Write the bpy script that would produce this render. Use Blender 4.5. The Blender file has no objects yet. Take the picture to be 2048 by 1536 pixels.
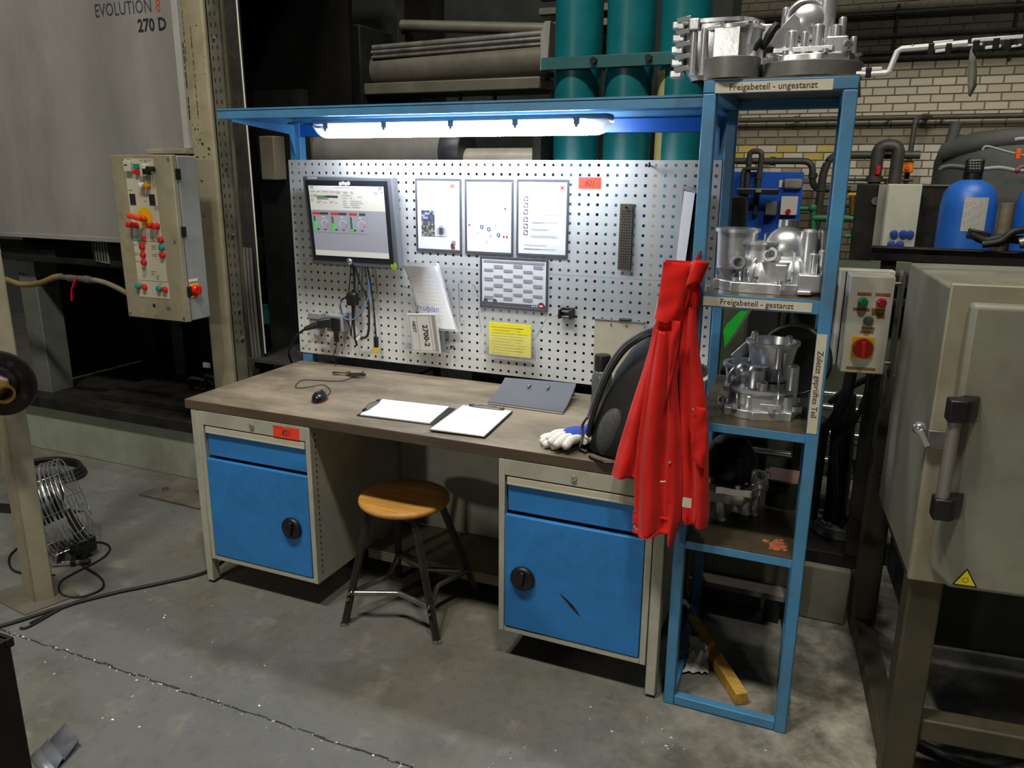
import bpy, bmesh, math, random
from mathutils import Matrix, Vector, Quaternion
random.seed(7)
SC = bpy.context.scene
COL = SC.collection
PI = math.pi

# ------------------------------------------------------------------ camera, world, lights, exposure
CAM = Vector((2.45896, -3.08804, 1.73138))
CR = Matrix(((0.918716, -0.108499, 0.379723), (0.394849, 0.234128, -0.888413), (0.007488, 0.966132, 0.257938)))
FPX = 1579.97
cd = bpy.data.cameras.new('camera')
cam = bpy.data.objects.new('camera', cd)
COL.objects.link(cam)
cam.matrix_world = Matrix.Translation(CAM) @ CR.to_4x4()
cd.sensor_fit = 'HORIZONTAL'
cd.sensor_width = 36.0
cd.lens = FPX * 36.0 / 2048.0
cd.clip_start = 0.05
cd.clip_end = 100
SC.camera = cam

w = bpy.data.worlds.new('hall_air')
SC.world = w
w.use_nodes = True
w.node_tree.nodes['Background'].inputs[0].default_value = (0.95, 0.95, 0.85, 1)
w.node_tree.nodes['Background'].inputs[1].default_value = 0.018


def lamp(name, loc, target, power, size, color, spread=180):
    l = bpy.data.lights.new(name, 'AREA')
    l.shape = 'RECTANGLE'
    l.size = size[0]
    l.size_y = size[1]
    l.energy = power
    l.color = color
    l.spread = math.radians(spread)
    o = bpy.data.objects.new(name, l)
    COL.objects.link(o)
    o.location = loc
    d = Vector(target) - Vector(loc)
    o.rotation_euler = d.to_track_quat('-Z', 'Y').to_euler()
    return o


WARM = (1.0, 0.95, 0.82)
lamp('hall_lamp_over_aisle', (3.0, -3.4, 7.6), (2.0, -1.2, 0), 185, (0.5, 0.5), WARM)
lamp('hall_lamp_middle_row', (0.74, -3.5, 7.7), (0.2, -0.5, 0.8), 178, (0.5, 0.5), WARM)
lamp('hall_lamp_left_row', (-0.14, -3.5, 7.7), (-0.4, -0.5, 0.8), 156, (0.5, 0.5), WARM)
lamp('hall_lamp_far', (-1.2, -9.5, 3.1), (0.9, 0, 0.8), 82, (0.4, 0.4), WARM)
lamp('hall_lamp_behind_press', (1.0, 1.5, 7.0), (1.0, -1.0, 0), 46, (0.4, 0.4), WARM)
lamp('hall_lamp_water_plant', (3.6, 3.3, 4.6), (2.6, 7.0, 1.8), 78, (1.7, 1.7), (1.0, 0.94, 0.84))

SC.view_settings.view_transform = 'Standard'
SC.view_settings.look = 'None'
SC.view_settings.gamma = 1.0
SC.view_settings.use_curve_mapping = False
SC.view_settings.exposure = 0.0
SC.render.engine = 'CYCLES'
SC.cycles.max_bounces = 6
SC.cycles.diffuse_bounces = 3
SC.cycles.glossy_bounces = 3
SC.cycles.transmission_bounces = 4
SC.cycles.transparent_max_bounces = 6
SC.cycles.sample_clamp_indirect = 4.0
SC.cycles.caustics_reflective = False
SC.cycles.caustics_refractive = False
SC.cycles.use_denoising = True


# ------------------------------------------------------------------ helpers
def at(u, v, ax, val):
    """Point of the place that a measured image position shows, on the plane ax = val."""
    d = CR @ Vector(((u - 1024) / FPX, -(v - 768) / FPX, -1.0))
    i = 'xyz'.index(ax)
    s = (val - CAM[i]) / d[i]
    return CAM + d * s


def lin(c):
    c = c / 255.0
    return c / 12.92 if c <= 0.04045 else ((c + 0.055) / 1.055) ** 2.4


def rgb(r, g, b):
    return (lin(r), lin(g), lin(b), 1.0)


MATS = {}


def mat(name, col, rough=0.5, metal=0.0, var=0.25, scale=6.0, dirt=None, dirt_amt=0.5, bump=0.0, bscale=80.0,
        emit=0.0, alpha=1.0, coat=0.0, stretch=None, rand=0.0, spec=0.5, sheen=0.0, light=None):
    """Procedural material: base colour broken up by noise, optional grime patches and fine relief."""
    if name in MATS:
        return MATS[name]
    m = bpy.data.materials.new(name)
    m.use_nodes = True
    nt = m.node_tree
    b = nt.nodes['Principled BSDF']
    N = nt.nodes.new
    L = nt.links.new
    tc = N('ShaderNodeTexCoord')
    src = tc.outputs['Object']
    if stretch:
        mp = N('ShaderNodeMapping')
        mp.inputs['Scale'].default_value = stretch
        L(src, mp.inputs['Vector'])
        src = mp.outputs['Vector']
    n1 = N('ShaderNodeTexNoise')
    n1.inputs['Scale'].default_value = scale
    n1.inputs['Detail'].default_value = 6.0
    n1.inputs['Roughness'].default_value = 0.62
    L(src, n1.inputs['Vector'])
    mx = N('ShaderNodeMix')
    mx.data_type = 'RGBA'
    lo = tuple(c * (1 - var) for c in col[:3]) + (1,)
    hi = tuple(min(1, c * (1 + var)) for c in col[:3]) + (1,)
    mx.inputs['A'].default_value = lo
    mx.inputs['B'].default_value = hi
    rm = N('ShaderNodeMapRange')
    rm.inputs['From Min'].default_value = 0.36
    rm.inputs['From Max'].default_value = 0.64
    L(n1.outputs['Fac'], rm.inputs['Value'])
    L(rm.outputs['Result'], mx.inputs['Factor'])
    out = mx.outputs['Result']
    if dirt:
        n2 = N('ShaderNodeTexNoise')
        n2.inputs['Scale'].default_value = scale * 0.55
        n2.inputs['Detail'].default_value = 8.0
        n2.inputs['Roughness'].default_value = 0.7
        L(src, n2.inputs['Vector'])
        cr = N('ShaderNodeValToRGB')
        cr.color_ramp.elements[0].position = 0.48
        cr.color_ramp.elements[1].position = 0.75
        cr.color_ramp.elements[1].color = (dirt_amt, dirt_amt, dirt_amt, 1)
        L(n2.outputs['Fac'], cr.inputs['Fac'])
        m2 = N('ShaderNodeMix')
        m2.data_type = 'RGBA'
        L(cr.outputs['Color'], m2.inputs['Factor'])
        L(out, m2.inputs['A'])
        m2.inputs['B'].default_value = dirt
        out = m2.outputs['Result']
    if light:
        n3 = N('ShaderNodeTexNoise')
        n3.inputs['Scale'].default_value = scale * 2.3
        n3.inputs['Detail'].default_value = 9.0
        n3.inputs['Roughness'].default_value = 0.75
        L(src, n3.inputs['Vector'])
        c3 = N('ShaderNodeValToRGB')
        c3.color_ramp.elements[0].position = 0.56
        c3.color_ramp.elements[1].position = 0.74
        c3.color_ramp.elements[1].color = (0.6, 0.6, 0.6, 1)
        L(n3.outputs['Fac'], c3.inputs['Fac'])
        m3 = N('ShaderNodeMix')
        m3.data_type = 'RGBA'
        L(c3.outputs['Color'], m3.inputs['Factor'])
        L(out, m3.inputs['A'])
        m3.inputs['B'].default_value = light
        out = m3.outputs['Result']
    if rand:
        oi = N('ShaderNodeObjectInfo')
        mr = N('ShaderNodeMapRange')
        mr.inputs['To Min'].default_value = 1 - rand
        mr.inputs['To Max'].default_value = 1 + rand
        L(oi.outputs['Random'], mr.inputs['Value'])
        hv = N('ShaderNodeHueSaturation')
        L(mr.outputs['Result'], hv.inputs['Value'])
        L(out, hv.inputs['Color'])
        out = hv.outputs['Color']
    L(out, b.inputs['Base Color'])
    b.inputs['Roughness'].default_value = rough
    b.inputs['Metallic'].default_value = metal
    b.inputs['Specular IOR Level'].default_value = spec
    b.inputs['Coat Weight'].default_value = coat
    b.inputs['Sheen Weight'].default_value = sheen
    if alpha < 1:
        b.inputs['Alpha'].default_value = alpha
    if emit:
        L(out, b.inputs['Emission Color'])
        b.inputs['Emission Strength'].default_value = emit
    if bump:
        nb = N('ShaderNodeTexNoise')
        nb.inputs['Scale'].default_value = bscale
        nb.inputs['Detail'].default_value = 4.0
        L(src, nb.inputs['Vector'])
        bp = N('ShaderNodeBump')
        bp.inputs['Strength'].default_value = bump
        bp.inputs['Distance'].default_value = 0.004
        L(nb.outputs['Fac'], bp.inputs['Height'])
        L(bp.outputs['Normal'], b.inputs['Normal'])
    MATS[name] = m
    return m


OIL = rgb(34, 32, 28)
M_BLUE = mat('blue_enamel', rgb(46, 126, 200), 0.42, var=0.12, scale=5, dirt=rgb(20, 60, 96), dirt_amt=0.55, bump=0.03)
M_BLUED = mat('worn_blue_paint', rgb(70, 132, 178), 0.4, var=0.12, scale=7, dirt=rgb(88, 104, 112), dirt_amt=0.7, bump=0.05)
M_BEIGE = mat('light_grey_enamel', rgb(176, 174, 160), 0.5, var=0.08, scale=6, dirt=rgb(112, 104, 84), dirt_amt=0.45)
M_CREAM = mat('cream_machine_paint', rgb(152, 144, 120), 0.55, var=0.10, scale=5, dirt=rgb(92, 82, 54), dirt_amt=0.7, bump=0.05)
M_GREYP = mat('grey_machine_panel', rgb(140, 138, 136), 0.5, var=0.10, scale=3, dirt=rgb(96, 92, 88), dirt_amt=0.55, stretch=(1, 1, 0.4))
M_WOOD = mat('oily_worktop', rgb(126, 114, 96), 0.46, var=0.38, scale=3.2, dirt=rgb(52, 42, 32), dirt_amt=0.8, bump=0.1, stretch=(0.8, 1.8, 1), light=rgb(172, 162, 136))
M_WEDGE = mat('worktop_edge', rgb(84, 70, 56), 0.6, var=0.2, scale=9, stretch=(0.3, 1, 3))
M_PEG = mat('pegboard_enamel', rgb(205, 206, 204), 0.45, var=0.05, scale=4, dirt=rgb(150, 146, 138), dirt_amt=0.4)
M_BLACK = mat('black_plastic', rgb(22, 22, 24), 0.4, var=0.2, scale=10)
M_RUB = mat('black_rubber', rgb(16, 16, 17), 0.6, var=0.3, scale=12)
M_DARK = mat('dark_oily_steel', rgb(38, 36, 32), 0.5, 0.15, spec=0.25, var=0.4, scale=6, dirt=rgb(18, 16, 14), dirt_amt=0.8, bump=0.1)
M_DARK2 = mat('dark_machine_paint', rgb(38, 41, 38), 0.6, 0.0, spec=0.2, var=0.35, scale=4, dirt=rgb(16, 16, 14), dirt_amt=0.7)
M_OLIVE = mat('olive_grey_frame', rgb(66, 62, 46), 0.6, var=0.25, scale=5, dirt=rgb(30, 28, 20), dirt_amt=0.6)
M_STEEL = mat('bare_steel', rgb(134, 132, 128), 0.38, 0.6, var=0.25, scale=12, dirt=rgb(60, 56, 50), dirt_amt=0.5)
M_CHROME = mat('chrome', rgb(212, 213, 215), 0.16, 0.85, var=0.05)
M_ALU = mat('cast_aluminium', rgb(220, 222, 226), 0.33, 0.78, var=0.08, scale=14, dirt=rgb(150, 150, 150), dirt_amt=0.3, bump=0.12, bscale=60)
M_ALUS = mat('machined_aluminium', rgb(232, 233, 236), 0.2, 0.95, var=0.05, scale=20)
M_DISC = mat('turned_steel_disc', rgb(126, 126, 122), 0.45, 0.35, var=0.15, scale=10, dirt=rgb(40, 34, 24), dirt_amt=0.5)
M_RED = mat('red_cotton', rgb(206, 30, 24), 0.9, var=0.12, scale=9, bump=0.25, bscale=900, sheen=0.1, spec=0.15)
M_REDP = mat('red_plastic', rgb(206, 28, 22), 0.35, var=0.08)
M_ORANGE = mat('orange_tag_paper', rgb(246, 66, 40), 0.7, var=0.04)
M_YEL = mat('yellow_plastic', rgb(232, 176, 16), 0.4, var=0.06)
M_GRN = mat('green_plastic', rgb(22, 140, 104), 0.4, var=0.08)
M_WHITE = mat('white_plastic', rgb(224, 222, 214), 0.4, var=0.04)
M_PAPER = mat('white_paper', rgb(238, 238, 238), 0.8, var=0.02)
M_PAPERG = mat('handled_paper', rgb(214, 212, 210), 0.8, var=0.05, scale=8)
M_YPAPER = mat('yellow_paper', rgb(226, 214, 44), 0.8, var=0.05)
M_INK = mat('black_ink', rgb(26, 26, 30), 0.8, var=0.0)
M_INKG = mat('grey_ink', rgb(150, 150, 158), 0.8, var=0.0)
M_INKB = mat('blue_ink', rgb(52, 84, 150), 0.8, var=0.0)
M_INKR = mat('red_ink', rgb(176, 40, 52), 0.8, var=0.0)
M_LABEL = mat('beige_label_tape', rgb(206, 198, 180), 0.6, var=0.05, dirt=rgb(160, 150, 130), dirt_amt=0.4)
M_BROWNINK = mat('brown_lettering', rgb(66, 50, 40), 0.7, var=0.0)
M_FRAME = mat('grey_sleeve_frame', rgb(80, 83, 92), 0.5, var=0.05)
M_TEAL = mat('teal_pipe_paint', rgb(10, 104, 112), 0.38, var=0.14, scale=4, dirt=rgb(14, 60, 70), dirt_amt=0.5)
M_TEALD = mat('teal_bracket_paint', rgb(22, 82, 84), 0.5, var=0.15)
M_GPIPE = mat('grey_pipe_coating', rgb(112, 110, 106), 0.5, var=0.14, scale=5)
M_WPIPE = mat('dark_water_pipe', rgb(64, 64, 58), 0.5, var=0.2, scale=9)
M_GREENP = mat('green_pipe', rgb(52, 122, 78), 0.5, var=0.2)
M_TANK = mat('dark_grey_insulation', rgb(68, 70, 68), 0.75, var=0.12, scale=6)
M_FBLUE = mat('blue_vessel', rgb(34, 96, 186), 0.4, var=0.08)
M_PBLUE = mat('blue_board', rgb(16, 92, 204), 0.5, var=0.08)
M_SEAT = mat('worn_plywood', rgb(208, 152, 76), 0.45, var=0.22, scale=5, dirt=rgb(90, 50, 24), dirt_amt=0.45, stretch=(1, 5, 1))
M_LUMBER = mat('yellow_timber', rgb(190, 148, 66), 0.6, var=0.22, scale=9, dirt=rgb(90, 70, 30), dirt_amt=0.5, stretch=(1, 6, 1))
M_GLOVE = mat('white_glove_leather', rgb(222, 220, 214), 0.8, var=0.06, scale=20, bump=0.2, bscale=120)
M_GLOVEB = mat('blue_glove_fabric', rgb(46, 70, 168), 0.85, var=0.1)
M_NYLON = mat('black_nylon', rgb(19, 19, 20), 0.7, var=0.3, scale=16, bump=0.3, bscale=500)
M_NYLONG = mat('grey_webbing', rgb(92, 94, 98), 0.75, var=0.15, scale=20, bump=0.3, bscale=500)
M_BOTTLE = mat('smoky_bottle_plastic', rgb(84, 84, 84), 0.25, var=0.1)
M_BRASS = mat('dull_brass', rgb(158, 122, 56), 0.4, 0.8, var=0.2, scale=14)
M_HOSE = mat('tan_hose', rgb(122, 104, 66), 0.5, var=0.15)
M_SGREY = mat('grey_socket_plastic', rgb(132, 134, 134), 0.5, var=0.06)
M_CONC = mat('plinth_concrete', rgb(120, 120, 104), 0.85, var=0.2, scale=4, dirt=rgb(66, 66, 54), dirt_amt=0.6, bump=0.15)
M_CLEAR = mat('clear_acrylic', rgb(210, 212, 214), 0.1, var=0.02, alpha=0.11)
M_LENSEND = mat('clear_lamp_end', rgb(206, 210, 216), 0.2, var=0.02, alpha=0.75)
M_CLIPPLATE = mat('beige_hardboard', rgb(178, 170, 152), 0.6, var=0.08, dirt=rgb(120, 110, 96), dirt_amt=0.4)
M_STRIPM = mat('brown_drilled_steel', rgb(104, 94, 82), 0.5, 0.5, var=0.2)
M_GREENS = mat('green_sheet', rgb(30, 176, 50), 0.5, var=0.1)
M_TUBE = mat('lit_diffuser', (0.86, 0.91, 1.0, 1), 0.4, var=0.0, emit=50.0)


def floor_material():
    m = bpy.data.materials.new('oil_stained_concrete')
    m.use_nodes = True
    nt = m.node_tree
    b = nt.nodes['Principled BSDF']
    N = nt.nodes.new
    L = nt.links.new
    tc = N('ShaderNodeTexCoord')
    prev = None
    base = rgb(104, 104, 102)
    layers = [(1.1, rgb(112, 106, 90), 0.46, 0.62), (2.3, rgb(80, 80, 74), 0.50, 0.66), (7.0, rgb(132, 128, 118), 0.56, 0.70), (24.0, rgb(86, 86, 82), 0.5, 0.75)]
    out = None
    for i, (s, c, p0, p1) in enumerate(layers):
        n = N('ShaderNodeTexNoise')
        n.inputs['Scale'].default_value = s
        n.inputs['Detail'].default_value = 8
        n.inputs['Roughness'].default_value = 0.65
        L(tc.outputs['Object'], n.inputs['Vector'])
        r = N('ShaderNodeValToRGB')
        r.color_ramp.elements[0].position = p0
        r.color_ramp.elements[1].position = p1
        r.color_ramp.elements[1].color = (0.75, 0.75, 0.75, 1)
        L(n.outputs['Fac'], r.inputs['Fac'])
        mx = N('ShaderNodeMix')
        mx.data_type = 'RGBA'
        L(r.outputs['Color'], mx.inputs['Factor'])
        if out is None:
            mx.inputs['A'].default_value = base
        else:
            L(out, mx.inputs['A'])
        mx.inputs['B'].default_value = c
        out = mx.outputs['Result']
    # pale dusty wear on the walkway to the right of the rack
    sx = N('ShaderNodeSeparateXYZ')
    L(tc.outputs['Object'], sx.inputs['Vector'])
    mr = N('ShaderNodeMapRange')
    mr.inputs['From Min'].default_value = 1.7
    mr.inputs['From Max'].default_value = 2.6
    L(sx.outputs['X'], mr.inputs['Value'])
    nn = N('ShaderNodeTexNoise')
    nn.inputs['Scale'].default_value = 5.5
    nn.inputs['Detail'].default_value = 9
    nn.inputs['Roughness'].default_value = 0.7
    L(tc.outputs['Object'], nn.inputs['Vector'])
    rr = N('ShaderNodeValToRGB')
    rr.color_ramp.elements[0].position = 0.42
    rr.color_ramp.elements[1].position = 0.64
    L(nn.outputs['Fac'], rr.inputs['Fac'])
    mu = N('ShaderNodeMath')
    mu.operation = 'MULTIPLY'
    L(mr.outputs['Result'], mu.inputs[0])
    L(rr.outputs['Color'], mu.inputs[1])
    mx = N('ShaderNodeMix')
    mx.data_type = 'RGBA'
    L(mu.outputs[0], mx.inputs['Factor'])
    L(out, mx.inputs['A'])
    mx.inputs['B'].default_value = rgb(170, 166, 154)
    L(mx.outputs['Result'], b.inputs['Base Color'])
    b.inputs['Roughness'].default_value = 0.58
    nb = N('ShaderNodeTexNoise')
    nb.inputs['Scale'].default_value = 60
    nb.inputs['Detail'].default_value = 6
    L(tc.outputs['Object'], nb.inputs['Vector'])
    bp = N('ShaderNodeBump')
    bp.inputs['Strength'].default_value = 0.15
    bp.inputs['Distance'].default_value = 0.004
    L(nb.outputs['Fac'], bp.inputs['Height'])
    L(bp.outputs['Normal'], b.inputs['Normal'])
    return m


ROOTM = {}


class MB:
    """Collects faces (world coordinates) and links them as ONE mesh object."""

    def __init__(self):
        self.v = []
        self.f = []
        self.mi = []

    def add(self, vs, fs, mi=0):
        o = len(self.v)
        self.v += [Vector(p) for p in vs]
        for f in fs:
            self.f.append(tuple(i + o for i in f))
            self.mi.append(mi)
        return self

    def box(self, x0, x1, y0, y1, z0, z1, mi=0, M=None):
        vs = [Vector((x, y, z)) for z in (z0, z1) for y in (y0, y1) for x in (x0, x1)]
        if M is not None:
            vs = [M @ p for p in vs]
        return self.add(vs, [(0, 2, 3, 1), (4, 5, 7, 6), (0, 1, 5, 4), (2, 6, 7, 3), (0, 4, 6, 2), (1, 3, 7, 5)], mi)

    def beam(self, p0, p1, wd, ht, mi=0, up=(0, 0, 1)):
        p0, p1 = Vector(p0), Vector(p1)
        d = (p1 - p0).normalized()
        u = Vector(up)
        if abs(d.dot(u)) > 0.97:
            u = Vector((0, 1, 0))
        s = d.cross(u).normalized()
        u = s.cross(d)
        a, b = s * wd / 2, u * ht / 2
        vs = [p0 - a - b, p0 + a - b, p0 + a + b, p0 - a + b, p1 - a - b, p1 + a - b, p1 + a + b, p1 - a + b]
        return self.add(vs, [(0, 3, 2, 1), (4, 5, 6, 7), (0, 1, 5, 4), (1, 2, 6, 5), (2, 3, 7, 6), (3, 0, 4, 7)], mi)

    def prism(self, poly, ax, a, b, mi=0):
        """Polygon (counter-clockwise pairs of the two other axes) extruded along ax from a to b."""
        def P(p, t):
            return {'x': (t, p[0], p[1]), 'y': (p[0], t, p[1]), 'z': (p[0], p[1], t)}[ax]
        n = len(poly)
        vs = [P(p, a) for p in poly] + [P(p, b) for p in poly]
        fs = [tuple(range(n - 1, -1, -1)), tuple(range(n, 2 * n))] + [(i, (i + 1) % n, n + (i + 1) % n, n + i) for i in range(n)]
        return self.add(vs, fs, mi)

    def cyl(self, p0, p1, r0, r1=None, n=18, mi=0, cap=True, hole=0.0, depth=0.0):
        p0, p1 = Vector(p0), Vector(p1)
        r1 = r0 if r1 is None else r1
        prof = [(0, 0), (r0, 0), (r1, 1)]
        L = (p1 - p0).length
        prof = [(0.0, 0.0), (r0, 0.0), (r1, L)] + ([(hole, L), (hole, L - depth), (0, L - depth)] if hole else [(0.0, L)])
        if not cap:
            prof = [(r0, 0.0), (r1, L)]
        return self.lathe(prof, p0, p1 - p0, n, mi)

    def lathe(self, prof, base, axis, n=18, mi=0, a0=0.0, a1=2 * PI):
        base = Vector(base)
        q = Vector(axis).normalized().to_track_quat('Z', 'X').to_matrix()
        vs, fs = [], []
        full = abs(a1 - a0 - 2 * PI) < 1e-6
        m = n if full else n + 1
        rings = []
        for r, h in prof:
            if r < 1e-7:
                rings.append([len(vs)])
                vs.append(base + q @ Vector((0, 0, h)))
            else:
                rings.append(list(range(len(vs), len(vs) + m)))
                for k in range(m):
                    a = a0 + (a1 - a0) * k / n
                    vs.append(base + q @ Vector((r * math.cos(a), r * math.sin(a), h)))
        for A, B in zip(rings, rings[1:]):
            for k in range(n):
                k2 = (k + 1) % m
                if len(A) == 1 and len(B) == 1:
                    continue
                if len(A) == 1:
                    fs.append((A[0], B[k2], B[k]))
                elif len(B) == 1:
                    fs.append((A[k], A[k2], B[0]))
                else:
                    fs.append((A[k], A[k2], B[k2], B[k]))
        return self.add(vs, fs, mi)

    def sphere(self, c, r, sc=(1, 1, 1), n=18, m=10, mi=0, rot=None):
        vs, fs = [], []
        c = Vector(c)
        R = rot or Matrix.Identity(3)
        for j in range(m + 1):
            t = PI * j / m
            for k in range(n):
                a = 2 * PI * k / n
                vs.append(c + R @ Vector((r * sc[0] * math.sin(t) * math.cos(a), r * sc[1] * math.sin(t) * math.sin(a), -r * sc[2] * math.cos(t))))
        for j in range(m):
            for k in range(n):
                k2 = (k + 1) % n
                fs.append((j * n + k, j * n + k2, (j + 1) * n + k2, (j + 1) * n + k))
        return self.add(vs, fs, mi)

    def tube(self, pts, r, n=8, mi=0, smooth=6, flat=1.0, closed=False, radii=None, cap=True):
        P = [Vector(p) for p in pts]
        if smooth and len(P) > 2:
            P, radii = spline(P, smooth, closed, radii)
        N = len(P)
        T = [((P[(i + 1) % N] if (closed or i + 1 < N) else P[i]) - (P[i - 1] if (closed or i) else P[i])).normalized() for i in range(N)]
        up = Vector((0, 0, 1)) if abs(T[0].z) < 0.9 else Vector((1, 0, 0))
        nv = (up - T[0] * up.dot(T[0])).normalized()
        vs, fs = [], []
        for i in range(N):
            if i:
                nv = (nv - T[i] * nv.dot(T[i]))
                nv = nv.normalized() if nv.length > 1e-6 else T[i].orthogonal().normalized()
            bv = T[i].cross(nv)
            rr = radii[i] if radii else r
            for k in range(n):
                a = 2 * PI * k / n
                vs.append(P[i] + nv * rr * flat * math.cos(a) + bv * rr * math.sin(a))
        for i in range(N if closed else N - 1):
            i2 = (i + 1) % N
            for k in range(n):
                k2 = (k + 1) % n
                fs.append((i * n + k, i * n + k2, i2 * n + k2, i2 * n + k))
        if not closed and cap:
            fs.append(tuple(range(n - 1, -1, -1)))
            fs.append(tuple(range((N - 1) * n, N * n)))
        return self.add(vs, fs, mi)

    def quad(self, a, b, c, d, mi=0):
        return self.add([a, b, c, d], [(0, 1, 2, 3)], mi)

    def sheet(self, fn, nu, nv, th, mi=0):
        """Thin solid sheet: fn(s, t) gives the point, thickness grows along +y."""
        vs, fs = [], []
        for side in (0, 1):
            for j in range(nv + 1):
                for i in range(nu + 1):
                    p = Vector(fn(i / nu, j / nv))
                    vs.append(p + Vector((0, th * side, 0)))
        W = nu + 1
        o = W * (nv + 1)
        for j in range(nv):
            for i in range(nu):
                a, b, c, d = j * W + i, j * W + i + 1, (j + 1) * W + i + 1, (j + 1) * W + i
                fs.append((a, b, c, d))
                fs.append((o + d, o + c, o + b, o + a))
        for i in range(nu):
            fs.append((i + 1, i, o + i, o + i + 1))
            k = nv * W
            fs.append((k + i, k + i + 1, o + k + i + 1, o + k + i))
        for j in range(nv):
            a, b = j * W, (j + 1) * W
            fs.append((a, b, o + b, o + a))
            a, b = a + nu, b + nu
            fs.append((b, a, o + a, o + b))
        return self.add(vs, fs, mi)

    def build(self, name, mats, parent=None, bevel=0.0, seg=2, smooth=True, angle=38, local=False, kind=None, fix=True):
        me = bpy.data.meshes.new(name)
        vs = self.v
        if parent is not None and not local:
            M = ROOTM[parent.name].inverted()
            vs = [M @ p for p in vs]
        me.from_pydata([tuple(p) for p in vs], [], self.f)
        mats = mats if isinstance(mats, (list, tuple)) else [mats]
        for m in mats:
            me.materials.append(m)
        me.polygons.foreach_set('material_index', self.mi)
        me.update()
        if fix:
            bm = bmesh.new()
            bm.from_mesh(me)
            bmesh.ops.recalc_face_normals(bm, faces=bm.faces)
            bm.to_mesh(me)
            bm.free()
        if smooth:
            me.polygons.foreach_set('use_smooth', [True] * len(me.polygons))
            me.set_sharp_from_angle(angle=math.radians(angle))
        o = bpy.data.objects.new(name, me)
        COL.objects.link(o)
        if parent is not None:
            o.parent = parent
            ROOTM[o.name] = ROOTM[parent.name]
        else:
            ROOTM[o.name] = Matrix.Identity(4)
        if bevel:
            b = o.modifiers.new('edge', 'BEVEL')
            b.width = bevel
            b.segments = seg
            b.limit_method = 'ANGLE'
            b.angle_limit = math.radians(40)
            b.harden_normals = False
        if kind:
            o['kind'] = kind
        return o


def spline(P, k, closed=False, radii=None):
    out, rad = [], []
    n = len(P)
    segs = n if closed else n - 1
    for i in range(segs):
        p0 = P[(i - 1) % n] if (closed or i > 0) else P[0] * 2 - P[1]
        p1, p2 = P[i], P[(i + 1) % n]
        p3 = P[(i + 2) % n] if (closed or i + 2 < n) else P[-1] * 2 - P[-2]
        for j in range(k):
            t = j / k
            out.append(0.5 * ((2 * p1) + (p2 - p0) * t + (2 * p0 - 5 * p1 + 4 * p2 - p3) * t * t + (3 * p1 - p0 - 3 * p2 + p3) * t ** 3))
            if radii:
                rad.append(radii[i] * (1 - t) + radii[(i + 1) % n] * t)
    if not closed:
        out.append(P[-1])
        if radii:
            rad.append(radii[-1])
    return out, (rad if radii else None)


def thing(name, label, cat, loc=(0, 0, 0), rotz=0.0, group=None):
    o = bpy.data.objects.new(name, None)
    COL.objects.link(o)
    o.empty_display_size = 0.05
    o.location = loc
    o.rotation_euler = (0, 0, rotz)
    o['label'] = label
    o['category'] = cat
    if group:
        o['group'] = group
    ROOTM[o.name] = Matrix.Translation(Vector(loc)) @ Matrix.Rotation(rotz, 4, 'Z')
    return o


def tag(o, label, cat, group=None):
    o['label'] = label
    o['category'] = cat
    if group:
        o['group'] = group
    return o


def dup(root, loc, rotz=None, label=None):
    r = root.copy()
    COL.objects.link(r)
    r.location = loc
    if rotz is not None:
        r.rotation_euler = (0, 0, rotz)
    if label:
        r['label'] = label
    ROOTM[r.name] = Matrix.Translation(Vector(loc)) @ Matrix.Rotation(r.rotation_euler.z, 4, 'Z')
    for ch in list(root.children):
        c = ch.copy()
        COL.objects.link(c)
        c.parent = r
        ROOTM[c.name] = ROOTM[r.name]
        for g in list(ch.children):
            d = g.copy()
            COL.objects.link(d)
            d.parent = c
    return r


def text(s, size, loc, m, parent, name='lettering', xd=(1, 0, 0), up=(0, 0, 1), align='CENTER', wscale=1.0, bold=0.0, shear=0.0):
    cu = bpy.data.curves.new('t', 'FONT')
    cu.body = s
    cu.size = size
    cu.align_x = align
    cu.align_y = 'CENTER'
    cu.offset = bold
    cu.shear = shear
    cu.resolution_u = 2
    o = bpy.data.objects.new('t', cu)
    COL.objects.link(o)
    dg = bpy.context.evaluated_depsgraph_get()
    dg.update()
    me = bpy.data.meshes.new_from_object(o.evaluated_get(dg))
    bpy.data.objects.remove(o)
    x, u = Vector(xd).normalized(), Vector(up).normalized()
    b = MB()
    b.add([Vector(loc) + x * p.co.x * wscale + u * p.co.y for p in me.vertices], [tuple(p.vertices) for p in me.polygons])
    bpy.data.meshes.remove(me)
    return b.build(name, m, parent, smooth=False, fix=False)


def disc(b, c, r, n, nrm=(0, -1, 0), mi=0, z=1.0):
    """flat round print facing nrm"""
    q = Vector(nrm).to_track_quat('Z', 'Y').to_matrix()
    b.add([Vector(c) + q @ Vector((r * math.cos(2 * PI * k / n), r * z * math.sin(2 * PI * k / n), 0)) for k in range(n)], [tuple(range(n))], mi)


def prect(b, x0, x1, z0, z1, y, mi=0):
    b.quad((x0, y, z0), (x1, y, z0), (x1, y, z1), (x0, y, z1), mi)

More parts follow.
